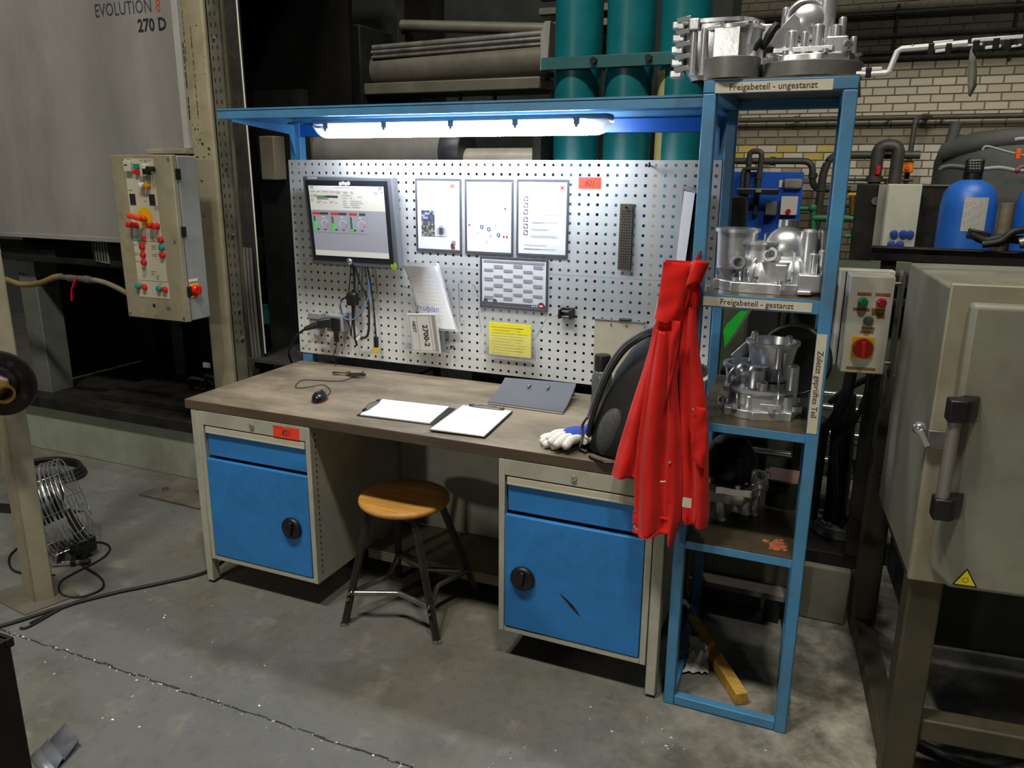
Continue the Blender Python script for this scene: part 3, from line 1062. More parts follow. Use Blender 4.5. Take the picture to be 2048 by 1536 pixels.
disc(b, (1.272, Y - .0004, 1.190), 0.0155, 20, mi=2)
prect(b, 1.2645, 1.2795, 1.187, 1.1935, Y - .0007, 3)
for cx in (1.014, 1.058):
    disc(b, (cx, Y - .0003, 1.197), 0.010, 16, mi=1)
b.build('print', [mat('calendar_grey', rgb(160, 158, 168), .8, var=0), mat('calendar_dark', rgb(70, 66, 70), .8, var=0), mat('calendar_red', rgb(140, 50, 54), .8, var=0), M_PAPER], cl, smooth=False, fix=False)
number_tag(1.421, 1.514, 1.674, 1.718, 0.0, 'orange tag numbered 821 stuck on the pegboard beside the framed notice', 0.032)

# --- drilled gauge strip hanging on a hook
gs = thing('drilled_strip', 'brown steel strip with rows of small holes hanging on the pegboard', 'gauge', (1.623, -0.006, 1.36))
MB().box(1.597, 1.650, -0.010, -0.006, 1.361, 1.619).build('strip_body', M_STRIPM, gs, bevel=0.003)
b = MB()
for i in range(4):
    for j in range(22):
        disc(b, (1.609 + i * 0.0095 + (0.003 if j % 2 else 0), -0.0104, 1.372 + j * 0.0104), 0.0032, 8)
b.build('drill_holes', M_INK, gs, smooth=False, kind='stuff')
MB().cyl((1.624, 0.002, 1.606), (1.624, -0.020, 1.606), 0.003, n=10).sphere((1.624, -0.021, 1.606), 0.0045).build('hook', M_DARK, gs)

# --- black clamp
kc = thing('clamp_holder', 'small black plastic clamp holder on the pegboard beside the calendar', 'holder', (1.39, -0.01, 1.146))
MB().box(1.362, 1.420, -0.012, 0.0, 1.148, 1.194).build('back_plate', M_BLACK, kc, bevel=0.003)
MB().box(1.362, 1.372, -0.045, -0.012, 1.150, 1.190).box(1.408, 1.420, -0.045, -0.012, 1.150, 1.190).build('jaw', M_BLACK, kc, bevel=0.003)
MB().box(1.372, 1.408, -0.032, -0.026, 1.155, 1.162).box(1.372, 1.408, -0.032, -0.026, 1.176, 1.184).build('spring_bar', M_STEEL, kc, bevel=0.001)

# --- wire and acrylic holders with papers
def wire(b, pts, r=0.0013):
    b.tube(pts, r, 6, smooth=0)


ph1 = thing('paper_holder', 'clear holder with a bundle of curling handwritten inspection sheets on the pegboard', 'paper holder', (0.75, -0.01, 1.05))
MB().box(0.700, 0.905, -0.010, -0.007, 1.062, 1.345).build('holder_back', M_CLEAR, ph1, smooth=False)
MB().box(0.70, 0.905, -0.055, -0.010, 1.056, 1.060).build('holder_tray', M_CLEAR, ph1, bevel=0.001)
b = MB()
wire(b, [(0.905, 0.0, 1.27), (0.905, -0.05, 1.27), (0.912, -0.05, 1.10), (0.905, 0, 1.10)])
wire(b, [(0.585, 0, 1.232), (0.600, -0.03, 1.238), (0.700, -0.05, 1.225)])
b.build('wire_clip', M_STEEL, ph1)


def psheet(x0, x1, z0_, z1_, lean, bow, curl, y0, sk_):
    def fn(s, t):
        z = z0_ + (z1_ - z0_) * t
        x = x0 + (x1 - x0) * s + sk_ * (1 - t)
        y = y0 - lean * t - bow * math.sin(PI * s) * (0.4 + 0.6 * t) - curl * max(0, t - 0.8) ** 2 * 25 * (1 - s)
        return (x, y, z)
    return fn


MB().sheet(psheet(0.645, 0.800, 1.05, 1.350, 0.012, 0.012, 0.01, -0.02, 0.085), 12, 14, 0.0008).build('rear_sheet', M_PAPERG, ph1, angle=80)
MB().sheet(psheet(0.640, 0.805, 1.062, 1.338, 0.02, 0.022, 0.02, -0.032, 0.075), 12, 14, 0.0015).build('front_sheet', M_PAPER, ph1, angle=80)
b = MB()
for k in range(11):
    t = 0.22 + k * 0.06
    z = 1.062 + 0.276 * t
    x0 = 0.640 + 0.075 * (1 - t)
    prect(b, x0 + 0.02, x0 + 0.145, z, z + 0.0008, -0.0595 - 0.008 * t + 0.0, 0)
b.build('form_lines', M_INKG, ph1, smooth=False, fix=False)
text('Prüfplan', 0.034, (0.762, -0.070, 1.152), M_INKB, ph1, shear=0.2)

ph2 = thing('card_pocket', 'clear acrylic pocket with a card marked NEST and 2700-2 on the pegboard', 'card holder', (0.72, -0.01, 0.94))
MB().box(0.585, 0.835, -0.006, -0.003, 0.945, 1.19).build('pocket_back', M_CLEAR, ph2, smooth=False)
MB().box(0.600, 0.835, -0.050, -0.047, 0.950, 1.06).build('pocket_front', M_CLEAR, ph2, smooth=False)
MB().box(0.600, 0.835, -0.047, -0.006, 0.945, 0.950).build('pocket_floor', M_CLEAR, ph2, smooth=False)
CT = Matrix.Translation((0.742, -0.068, 1.04)) @ Matrix.Rotation(math.radians(-4), 4, 'Y') @ Matrix.Rotation(math.radians(6), 4, 'X')
MB().box(-0.074, 0.074, -0.002, 0.002, -0.09, 0.09, 0, CT).build('card', M_PAPERG, ph2, bevel=0.001)
b = MB()
for (a0, a1, c0, c1, mi) in ((-0.068, -0.0665, -0.08, 0.08, 0), (0.036, 0.0375, -0.08, 0.08, 0), (-0.068, 0.068, 0.08, 0.0815, 0), (-0.068, 0.068, -0.081, -0.08, 0), (-0.03, -0.0285, -0.08, 0.08, 0), (0.048, 0.064, -0.08, 0.08, 1)):
    b.add([CT @ Vector(p) for p in ((a0, -0.0024, c0), (a1, -0.0024, c0), (a1, -0.0024, c1), (a0, -0.0024, c1))], [(0, 1, 2, 3)], mi)
b.build('form_print', [M_INK, mat('form_grey', rgb(150, 146, 144), .8, var=0)], ph2, smooth=False, fix=False)
R3 = CT.to_3x3()
text('2700-2', 0.036, CT @ Vector((0.008, -0.0026, -0.01)), M_INK, ph2, xd=R3 @ Vector((0, 0, -1)), up=R3 @ Vector((1, 0, 0)), bold=0.001)
text('NEST', 0.022, CT @ Vector((-0.046, -0.0026, 0.03)), M_INK, ph2, xd=R3 @ Vector((0, 0, -1)), up=R3 @ Vector((1, 0, 0)), bold=0.0005)

ph3 = thing('card_pocket', 'clear acrylic pocket with yellow slips below the framed calendar', 'card holder', (1.135, -0.01, 0.95))
MB().box(1.005, 1.265, -0.006, -0.003, 0.955, 1.20).build('pocket_back', M_CLEAR, ph3, smooth=False)
MB().box(1.005, 1.265, -0.042, -0.039, 0.955, 1.065).build('pocket_front', M_CLEAR, ph3, smooth=False)
MB().box(1.005, 1.265, -0.039, -0.006, 0.952, 0.955).build('pocket_floor', M_CLEAR, ph3, smooth=False)
MB().box(1.038, 1.236, -0.024, -0.020, 0.966, 1.108).build('yellow_slips', M_YPAPER, ph3, smooth=False)
b = MB()
for k in range(10):
    z = 0.975 + k * 0.0125
    prect(b, 1.05 + 0.004 * (k % 3), 1.14 + 0.02 * ((k * 7) % 4), z, z + 0.002, -0.0244)
    prect(b, 1.17, 1.19 + 0.01 * ((k * 5) % 4), z, z + 0.002, -0.0244)
b.build('slip_print', mat('olive_ink', rgb(168, 156, 40), .8, var=0), ph3, smooth=False, fix=False)
b = MB()
wire(b, [(1.00, 0.0, 1.145), (0.985, -0.02, 1.147), (1.007, -0.035, 1.06)])
wire(b, [(1.355, 0.0, 1.16), (1.30, -0.02, 1.14), (1.262, -0.035, 1.06)])
wire(b, [(0.95, 0.0, 1.262), (0.97, -0.02, 1.255), (0.985, -0.02, 1.21)])
b.build('wire_clip', M_STEEL, ph3)


def peg_hook(x, z, label):
    t = MB().tube([(x, 0.004, z), (x, -0.02, z), (x + 0.004, -0.034, z - 0.004), (x + 0.006, -0.038, z + 0.012)], 0.0032, 8, smooth=4).build('peg_hook', M_DARK)
    tag(t, label, 'hook')


peg_hook(0.853, 0.978, 'small dark hook in the pegboard below the inspection sheets')
peg_hook(1.707, 1.763, 'small dark hook near the top edge of the pegboard')

# --- beige hardboard plate standing behind the bottle
pl = thing('hardboard_plate', 'beige metal backed plate standing against the pegboard behind the bottle', 'plate', (1.62, -0.02, 0.83))
MB().box(1.516, 1.722, -0.028, -0.014, 0.83, 1.156).build('plate', M_CLIPPLATE, pl, bevel=0.001)
MB().box(1.515, 1.723, -0.030, -0.012, 1.156, 1.160).box(1.720, 1.724, -0.030, -0.012, 0.83, 1.160).build('edge_strip', M_ALUS, pl)
for x in (1.586, 1.650):
    MB().cyl((x, -0.028, 1.142), (x, -0.031, 1.142), 0.004, n=12).build('rivet', M_BRASS, pl)
MB().box(1.618, 1.666, -0.034, -0.008, 1.160, 1.168).build('black_clip', M_BLACK, pl, bevel=0.002)

# --- sheets on a hanging board next to the rack
hb = thing('hanging_clipboard', 'narrow dark clipboard with lined sheets hanging beside the shelf rack', 'clipboard', (1.86, -0.02, 1.40))
b = MB()
b.add([(1.835, -0.012, 1.40), (1.905, -0.045, 1.40), (1.912, -0.045, 1.672), (1.842, -0.012, 1.69)], [(0, 1, 2, 3)])
b.add([(1.835, -0.006, 1.40), (1.905, -0.039, 1.40), (1.912, -0.039, 1.672), (1.842, -0.006, 1.69)], [(3, 2, 1, 0)])
b.build('board', M_DARK, hb, fix=False)
b = MB()
b.add([(1.832, -0.020, 1.41), (1.872, -0.042, 1.41), (1.893, -0.050, 1.665), (1.846, -0.020, 1.672)], [(0, 1, 2, 3)])
b.build('sheets', M_PAPERG, hb, fix=False)
MB().beam((1.842, -0.02, 1.684), (1.91, -0.052, 1.668), 0.012, 0.014).build('clip_bar', M_STEEL, hb, bevel=0.002)

# --- sockets, plugs and cables under the computer
so = thing('power_socket', 'grey twin surface socket with black mains plug on the pegboard lower corner', 'socket', (0.2, -0.01, 1.0))
MB().box(0.10, 0.165, -0.045, -0.001, 1.005, 1.080).build('socket_box', M_SGREY, so, bevel=0.005)
MB().box(0.098, 0.167, -0.050, -0.043, 1.052, 1.082).build('socket_lid', M_SGREY, so, bevel=0.003)
MB().box(0.205, 0.300, -0.055, -0.001, 1.000, 1.085).build('socket_box', M_SGREY, so, bevel=0.007)
MB().box(0.238, 0.287, -0.062, -0.053, 1.008, 1.070).build('usb_adapter', M_BLACK, so, bevel=0.004)
b = MB().beam((0.240, -0.052, 1.052), (0.185, -0.085, 1.040), 0.048, 0.042)
b.cyl((0.190, -0.082, 1.040), (0.125, -0.115, 1.016), 0.017, 0.010, n=14)
b.build('mains_plug', M_BLACK, so, bevel=0.006)
MB().tube([(0.13, -0.112, 1.018), (0.085, -0.12, 0.985), (0.03, -0.10, 0.93), (-0.02, -0.06, 0.87), (-0.05, 0.0, 0.80), (-0.05, 0.05, 0.70)], 0.0055, 8).build('mains_cable', M_RUB, so)
MB().box(0.252, 0.274, -0.064, -0.050, 0.955, 1.010).build('usb_plug', M_BLACK, so, bevel=0.003)
MB().tube([(0.262, -0.057, 0.955), (0.258, -0.055, 0.93), (0.235, -0.05, 0.89), (0.24, -0.045, 0.835)], 0.0022, 6).build('thin_cable', M_RUB, so)
b = MB()
disc(b, (0.145, -0.05, 0.99), 0.016, 18)
b.build('cable_tag', mat('lilac_tag', rgb(170, 168, 196), .7, var=0), so, smooth=False)

cb = thing('cable_loom', 'hanging loom of black cables with one blue cable below the panel computer', 'cables', (0.38, -0.03, 1.0))
MB().tube([(0.375, -0.06, 1.33), (0.372, -0.05, 1.25), (0.362, -0.045, 1.15), (0.358, -0.05, 1.05), (0.362, -0.05, 0.99), (0.370, -0.05, 0.945)], 0.0055, 8).build('cable', M_RUB, cb)
MB().tube([(0.385, -0.06, 1.32), (0.40, -0.05, 1.25), (0.432, -0.04, 1.17), (0.436, -0.04, 1.07), (0.425, -0.04, 1.0), (0.398, -0.045, 0.985), (0.375, -0.05, 0.995)], 0.0055, 8).build('cable', M_RUB, cb)
MB().tube([(0.445, -0.05, 1.32), (0.455, -0.04, 1.22), (0.462, -0.035, 1.1), (0.468, -0.035, 0.99)], 0.0035, 8).build('cable', M_RUB, cb)
MB().tube([(0.365, -0.06, 1.32), (0.335, -0.05, 1.19), (0.285, -0.04, 1.15), (0.29, -0.04, 1.09), (0.33, -0.045, 1.04), (0.34, -0.05, 0.99), (0.352, -0.05, 1.10), (0.35, -0.05, 1.2)], 0.003, 6).build('cable', M_RUB, cb)
MB().tube([(0.43, -0.05, 1.32), (0.448, -0.045, 1.22), (0.43, -0.05, 1.15), (0.38, -0.055, 1.08), (0.31, -0.05, 1.07), (0.28, -0.045, 1.12), (0.30, -0.04, 1.16)], 0.0035, 6).build('blue_cable', mat('pale_blue_cable', rgb(90, 120, 168), .5, var=.05), cb)
MB().box(0.332, 0.382, -0.068, -0.030, 1.135, 1.195).build('cable_box', M_BLACK, cb, bevel=0.008)
MB().box(0.458, 0.478, -0.043, -0.029, 0.945, 0.995).build('connector', M_BLACK, cb, bevel=0.002)
MB().box(0.456, 0.477, -0.042, -0.030, 0.918, 0.946).build('yellow_connector', M_YEL, cb, bevel=0.002)
MB().beam((0.372, -0.055, 0.975), (0.392, -0.055, 0.995), 0.012, 0.001, up=(0, -1, 0)).build('white_flag', M_WHITE, cb)

# ================================================================== THINGS ON THE BENCH
ZT = 0.827
ms = thing('computer_mouse', 'black corded computer mouse with red base on the worktop', 'mouse', (0.515, -0.54, ZT), 0.35)
b = MB()
vs, fs = [], []
nu, nv = 14, 8
for j in range(nv + 1):
    t = j / nv
    for k in range(nu):
        a = 2 * PI * k / nu
        r = 1.0 - 0.12 * math.cos(2 * a)
        e = math.cos(t * PI / 2) ** 0.55 if t < 1 else 0.0
        vs.append((0.030 * e * math.cos(a) * (1 - .1 * math.sin(a)), 0.053 * e * math.sin(a) * r / 1.05, 0.004 + 0.032 * math.sin(t * PI / 2) * (1 - 0.12 * math.sin(a) * (1 - t))))
for j in range(nv):
    for k in range(nu):
        fs.append((j * nu + k, j * nu + (k + 1) % nu, (j + 1) * nu + (k + 1) % nu, (j + 1) * nu + k))
b.add(vs, fs)
b.build('mouse_shell', mat('glossy_black', rgb(20, 20, 24), 0.22, var=.1), ms, local=True, angle=70)
MB().cyl((0, 0, 0), (0, 0, 0.006), 0.0315, 0.0325, n=20).build('red_base', mat('red_glow_plastic', rgb(150, 16, 20), 0.3, var=0), ms, local=True).scale = (1, 1.65, 1)
MB().cyl((-0.003, 0.03, 0.031), (0.003, 0.03, 0.031), 0.007, n=12).build('scroll_wheel', M_RUB, ms, local=True)
cord = [at(u, v, 'z', ZT + 0.003) for (u, v) in ((652, 794), (661, 782), (648, 770), (622, 773), (596, 776), (592, 770), (606, 760), (640, 761), (680, 762), (712, 752), (728, 742))]
MB().tube(cord, 0.0017, 6).build('mouse_cord', M_RUB, ms)
b = MB()
cx = at(698, 749, 'z', ZT + 0.008)
for k in range(5):
    o_ = (k - 2) * 0.004
    b.tube([cx + Vector((-0.085, -0.004 + o_, 0.002 + .002 * (k % 2))), cx + Vector((-0.02, 0.004 + o_ * .4, 0.004)), cx + Vector((0.05, 0.012 + o_ * 2, 0.005)), cx + Vector((0.085, 0.0 + o_, 0.004 + .003 * (k % 3))), cx + Vector((0.05, -0.014 - o_, 0.003)), cx + Vector((-0.02, -0.002, 0.005)), cx + Vector((-0.08, -0.012 + o_, 0.002))], 0.0019, 6)
b.build('cord_bundle', M_RUB, ms)
MB().cyl(cx + Vector((-0.012, 0, 0.004)), cx + Vector((0.004, 0, 0.006)), 0.010, n=12).build('cord_tie', M_BRASS, ms)


def clipboard(P, label, clip_side, mirror=False):
    """P: four corners on the worktop, clip lies along edge P[0]-P[1]"""
    P = [Vector(p) for p in P]
    c = sum(P, Vector()) / 4
    t = thing('clipboard', label, 'clipboard', (c.x, c.y, ZT))
    z = Vector((0, 0, 0.003))
    MB().add(P + [p + z for p in P], [(3, 2, 1, 0), (4, 5, 6, 7), (0, 1, 5, 4), (1, 2, 6, 5), (2, 3, 7, 6), (3, 0, 4, 7)]).build('board', M_BLACK, t, bevel=0.0008)
    u = P[1] - P[0]
    v = P[3] - P[0]
    Q = [P[0] + u * .03 + v * .04, P[0] + u * .97 + v * .04, P[0] + u * .98 + v * .955, P[0] + u * .02 + v * .955]
    if mirror:
        Q = [P[0] + u * .02 + v * .03, P[0] + u * .985 + v * .03, P[0] + u * .99 + v * .985, P[0] + u * .01 + v * .985]
    up = Vector((0, 0, 0.0032))
    th = Vector((0, 0, 0.004))
    MB().add([q + up for q in Q] + [q + up + th for q in Q], [(3, 2, 1, 0), (4, 5, 6, 7), (0, 1, 5, 4), (1, 2, 6, 5), (2, 3, 7, 6), (3, 0, 4, 7)]).build('sheets', M_PAPER, t, smooth=False)
    b = MB()
    for k in range(16):
        f = 0.12 + k * 0.05
        A = Q[0] + (Q[3] - Q[0]) * f + (Q[1] - Q[0]) * 0.08
        B = A + (Q[1] - Q[0]) * 0.5
        w_ = (Q[3] - Q[0]) * 0.003
        d = Vector((0, 0, 0.0075))
        b.add([A + d, A + w_ + d, B + w_ + d, B + d], [(0, 3, 2, 1)])
    b.build('faint_lines', mat('faint_ink', rgb(212, 212, 216), .8, var=0), t, smooth=False, fix=False)
    un, vn = u.normalized(), v.normalized()
    m = P[0] + u * .5 + vn * 0.012 + Vector((0, 0, 0.011))
    b = MB().beam(m - un * 0.062, m + un * 0.062, 0.022, 0.003)
    b.tube([m - un * 0.055 + vn * .006, m - un * 0.03 - vn * 0.010 + Vector((0, 0, .004)), m + un * 0.03 - vn * 0.010 + Vector((0, 0, .004)), m + un * 0.055 + vn * .006], 0.0022, 6)
    b.build('clip', M_STEEL, t, bevel=0.001)
    for s in (-1, 1):
        MB().cyl(m + un * 0.064 * s - un * 0.009, m + un * 0.064 * s + un * 0.009, 0.0065, n=12).build('clip_foot', M_BLACK, t)
    return t


G = lambda u, v: at(u, v, 'z', ZT + 0.0005)
clipboard([G(713, 832), G(761, 800), G(911, 818), G(866, 851)], 'black clipboard of blank white sheets lying crosswise with its clip towards the mouse', 0)
p4 = [G(926, 814), G(1026, 826), G(971, 877), G(859, 864)]
for p in p4:
    p.z += 0.004
clipboard(p4, 'clipboard with white sheet overlapping the other clipboard near the bench front edge', 0, True)
bi = thing('ring_binder', 'dark grey ring binder lying on the worktop with its back edge raised', 'binder', (1.3, -0.15, ZT))
A, Bq = at(975, 808, 'z', ZT + 0.001), at(1125, 829, 'z', ZT + 0.001)
Cq, Dq = at(1152, 772, 'z', ZT + 0.055), at(1010, 760, 'z', ZT + 0.055)


def binder(z_, th):
    def fn(s, t):
        p = A.lerp(Bq, s).lerp(Dq.lerp(Cq, s), t)
        p.z = ZT + z_ + 0.055 * (0.25 * t + 0.75 * t * t)
        return p
    b = MB()
    vs, fs = [], []
    n, m = 2, 10
    for side in (0, 1):
        for j in range(m + 1):
            for i in range(n + 1):
                q = fn(i / n, j / m)
                vs.append(q + Vector((0, 0, th * side)))
    W = n + 1
    o = W * (m + 1)
    for j in range(m):
        for i in range(n):
            a = j * W + i
            fs += [(a, a + W, a + W + 1, a + 1), (o + a, o + a + 1, o + a + W + 1, o + a + W)]
        fs += [(j * W, o + j * W, o + (j + 1) * W, (j + 1) * W), (j * W + n, (j + 1) * W + n, o + (j + 1) * W + n, o + j * W + n)]
    for i in range(n):
        fs += [(i, i + 1, o + i + 1, o + i), (m * W + i, o + m * W + i, o + m * W + i + 1, m * W + i + 1)]
    return b.add(vs, fs), fn


bb, _ = binder(0.0, 0.003)
bb.build('lower_cover', M_BLACK, bi)
bb, _ = binder(0.0034, 0.004)
bb.build('paper_block', M_PAPERG, bi)
bb, fn = binder(0.008, 0.003)
bb.build('upper_cover', mat('dark_grey_binder_cloth', rgb(84, 86, 92), 0.6, var=0.08), bi)
for s in (0.40, 0.66):
    p = fn(s, 0.78) + Vector((0, 0, 0.004))
    MB().tube([p + Vector((0, 0.012, 0)), p + Vector((0, 0.01, 0.006)), p + Vector((0, -0.012, 0.006)), p + Vector((0, -0.016, 0.0))], 0.004, 8).build('ring_clip', M_CHROME, bi)
# support the raised edge needs: the rings' spine inside
MB().box(1.17, 1.44, -0.06, -0.03, ZT, ZT + 0.045).build('spine', M_BLACK, bi, bevel=0.004)

bo = thing('drinking_bottle', 'smoky grey drinking bottle with black cap standing behind the backpack', 'bottle', (1.622, -0.25, ZT))
MB().lathe([(0, 0), (0.036, 0), (0.0395, 0.006), (0.040, 0.06), (0.0375, 0.09), (0.040, 0.12), (0.040, 0.15), (0.034, 0.172), (0.028, 0.18), (0, 0.18)], (1.622, -0.25, ZT), (0, 0, 1), 28).build('body', M_BOTTLE, bo, angle=60)
MB().lathe([(0, 0), (0.0315, 0), (0.0315, 0.052), (0.029, 0.060), (0, 0.062)], (1.622, -0.25, ZT + 0.178), (0, 0, 1), 28).build('cap', M_BLACK, bo)


def glove(loc, rz, z, label, flip=1, curl=0.0):
    t = thing('work_glove', label, 'glove', (loc[0], loc[1], z), rz, 'pair of work gloves')
    b = MB()
    b.sphere((0.0, 0.0, 0.017), 1.0, (0.048, 0.055, 0.017), 16, 10)
    b.build('palm', M_GLOVE, t, local=True, angle=80)
    for i, (x, ln, a) in enumerate(((-0.036, 0.060, 0.16), (-0.013, 0.076, 0.05), (0.012, 0.072, -0.05), (0.035, 0.056, -0.18))):
        b = MB()
        d = Vector((-math.sin(a), math.cos(a), 0))
        s = Vector((x, 0.040, 0.016))
        P = [s - d * 0.02, s + d * ln * 0.35 + Vector((0, 0, 0.004)), s + d * ln * 0.75 + Vector((0, 0, 0.001 - curl)), s + d * ln + Vector((0, 0, -0.003 - curl))]
        b.tube(P, 0.0125, 12, smooth=4, radii=[0.0140, 0.0152, 0.0148, 0.0100])
        b.build('finger', M_GLOVE, t, local=True, angle=80)
    s = Vector((0.044 * flip, -0.015, 0.016))
    MB().tube([s - Vector((0.02 * flip, 0.01, 0)), s + Vector((0.018 * flip, 0.02, 0.004)), s + Vector((0.030 * flip, 0.052, 0.0))], 0.0135, 10, smooth=4, radii=[0.015, 0.0145, 0.009]).build('thumb', M_GLOVE, t, local=True, angle=80)
    b = MB()
    b.sphere((0.0, 0.004, 0.0225), 1.0, (0.043, 0.052, 0.0205), 16, 8)
    b.build('back_patch', M_GLOVEB, t, local=True, angle=80)
    b = MB()
    n = 18
    vs, fs = [], []
    for j, (yy, rx, rzz) in enumerate(((-0.045, 0.040, 0.014), (-0.075, 0.045, 0.016), (-0.105, 0.047, 0.017), (-0.105, 0.043, 0.013), (-0.08, 0.04, 0.012))):
        for k in range(n):
            a = 2 * PI * k / n
            vs.append((rx * math.cos(a), yy, 0.017 + rzz * math.sin(a)))
    for j in range(4):
        for k in range(n):
            fs.append((j * n + k, j * n + (k + 1) % n, (j + 1) * n + (k + 1) % n, (j + 1) * n + k))
    b.add(vs, fs)
    b.build('cuff', M_GLOVEB, t, local=True, angle=80)
    return t


glove((1.628, -0.618), math.radians(138), ZT, 'white work glove with blue back, lower one of the pair beside the backpack')
glove((1.655, -0.640), math.radians(152), ZT + 0.026, 'white work glove with blue back lying on the other glove beside the backpack', -1, 0.008)

# --- backpack
bp = thing('backpack', 'black backpack with grey shoulder straps standing on the bench end behind the red jacket', 'backpack', (1.85, -0.55, ZT))
b = MB()
vs, fs = [], []
lv = [(0.829, 1.857, -0.575, 0.135, 0.150), (0.845, 1.855, -0.575, 0.150, 0.165), (0.92, 1.868, -0.57, 0.140, 0.160), (1.01, 1.885, -0.56, 0.128, 0.150), (1.10, 1.905, -0.55, 0.112, 0.135), (1.17, 1.918, -0.54, 0.090, 0.115), (1.225, 1.925, -0.53, 0.058, 0.08), (1.245, 1.928, -0.53, 0.02, 0.03)]
n = 32
for (z, cx, cy, rx, ry) in lv:
    for k in range(n):
        a = 2 * PI * k / n
        ca, sa = math.cos(a), math.sin(a)
        e = 0.62
        x = math.copysign(abs(ca) ** e, ca) * rx
        y = math.copysign(abs(sa) ** e, sa) * ry
        wob = 1 + 0.03 * math.sin(5 * a + z * 30)
        ang = -0.35
        vs.append((cx + (x * math.cos(ang) - y * math.sin(ang)) * wob, cy + (x * math.sin(ang) + y * math.cos(ang)) * wob, z))
for j in range(len(lv) - 1):
    for k in range(n):
        fs.append((j * n + k, j * n + (k + 1) % n, (j + 1) * n + (k + 1) % n, (j + 1) * n + k))
fs += [tuple(range(n - 1, -1, -1)), tuple(range((len(lv) - 1) * n, len(lv) * n))]
b.add(vs, fs)
b.build('pack_body', M_NYLON, bp, angle=75)
MB().tube([(1.90, -0.62, 1.245), (1.868, -0.66, 1.235), (1.812, -0.655, 1.185), (1.765, -0.655, 1.105), (1.732, -0.66, 1.01), (1.712, -0.665, 0.93), (1.705, -0.665, 0.87), (1.73, -0.66, 0.845)], 0.027, 10, flat=0.34).build('shoulder_strap', M_NYLON, bp, angle=80)
MB().tube([(1.90, -0.64, 1.262), (1.862, -0.68, 1.245), (1.803, -0.675, 1.192), (1.755, -0.675, 1.108), (1.722, -0.68, 1.01), (1.705, -0.685, 0.945)], 0.0075, 8, flat=0.5).build('strap_binding', M_NYLONG, bp, angle=80)
MB().tube([(1.708, -0.69, 0.955), (1.69, -0.69, 0.92), (1.697, -0.70, 0.875), (1.685, -0.69, 0.845), (1.71, -0.70, 0.832)], 0.012, 8, flat=0.35).build('adjuster_strap', M_NYLONG, bp, angle=80)
MB().box(1.690, 1.716, -0.705, -0.692, 0.862, 0.885).build('buckle', M_SGREY, bp, bevel=0.003)
MB().tube([(1.925, -0.56, 1.235), (1.905, -0.57, 1.30), (1.93, -0.60, 1.335), (1.96, -0.60, 1.30)], 0.014, 8, flat=0.4).build('carry_loop', M_NYLONG, bp, angle=80)
MB().sphere((1.788, -0.70, 0.915), 1.0, (0.042, 0.030, 0.085), 18, 12, rot=Matrix.Rotation(0.25, 3, 'Y')).build('mesh_pocket', mat('grey_net', rgb(72, 74, 76), 0.7, var=0.5, scale=240), bp, angle=80)
MB().tube([(1.735, -0.742, 0.835), (1.79, -0.765, 0.832), (1.86, -0.755, 0.832)], 0.006, 8).build('base_piping', mat('glossy_piping', rgb(24, 24, 26), .25), bp, angle=80)

# --- red jacket hanging on the rack post
jk = thing('work_jacket', 'red cotton work jacket hanging from the front post of the blue shelf rack', 'jacket', (2.05, -0.80, 1.48))


def lerp_t(tab, z):
    if z >= tab[0][0]:
        return tab[0][1:]
    for a, c in zip(tab, tab[1:]):
        if z >= c[0]:
            t = (a[0] - z) / (a[0] - c[0])
            return tuple(p + (q - p) * t for p, q in zip(a[1:], c[1:]))
    return tab[-1][1:]


def cloth(name, tab, y0, bulge, folds, th, m=None, nu=34, nv=60, hem=0.0, zl=None):
    """tab rows: z, left x, right x. folds: (position, width, depth, drift)"""
    zt, zb = tab[0][0], tab[-1][0]

    def fn(s, t):
        z = zt + (zb - zt) * t
        xl, xr = lerp_t(tab, z)
        y = y0 - bulge * (math.sin(PI * min(1, max(0, s))) ** 0.7) * (0.35 + 0.65 * t)
        for (pos, wd, dp, dr) in folds:
            c_ = pos + dr * t
            y += dp * math.exp(-((s - c_) / wd) ** 2) * (0.3 + 0.7 * min(1, t * 1.8))
        y += 0.0022 * math.sin(5 * s + 9 * t) + 0.0012 * math.sin(17 * t + 4 * s)
        if zl and t > 0.0:
            z = z + zl(s) * t ** 6
        return (xl + (xr - xl) * s, y, z)
    return MB().sheet(fn, nu, nv, th).build(name, m or M_RED, jk, angle=85)


BODY = [(1.490, 1.955, 2.066), (1.440, 1.953, 2.060), (1.38, 1.948, 2.060), (1.322, 1.940, 2.059), (1.29, 1.933, 2.061), (1.228, 1.925, 2.070), (1.166, 1.913, 2.083), (1.07, 1.888, 2.102), (0.97, 1.862, 2.116), (0.903, 1.85, 2.121), (0.834, 1.885, 2.126), (0.75, 1.917, 2.135), (0.69, 1.917, 2.135)]
cloth('jacket_back', BODY, -0.775, 0.03, [(0.45, .16, .014, 0)], 0.004)
cloth('left_front', [(1.30, 1.936, 1.985), (1.228, 1.925, 1.985), (1.166, 1.912, 1.985), (1.07, 1.886, 1.985), (0.97, 1.861, 1.985), (0.903, 1.843, 1.98), (0.834, 1.829, 1.965), (0.82, 1.826, 1.962)], -0.795, 0.045, [(0.62, .13, .022, -.10), (0.30, .14, -.010, 0)], 0.003, zl=lambda s: -0.012 + 0.02 * s)
cloth('sleeve', [(1.29, 1.952, 1.998), (1.24, 1.944, 2.003), (1.10, 1.927, 2.017), (0.95, 1.913, 2.022), (0.82, 1.908, 2.026), (0.74, 1.911, 2.032), (0.655, 1.913, 2.034)], -0.828, 0.046, [(0.80, .12, .030, -.06), (0.42, .16, -.012, .06), (0.15, .09, .012, 0)], 0.003, zl=lambda s: -0.006 + 0.02 * s)
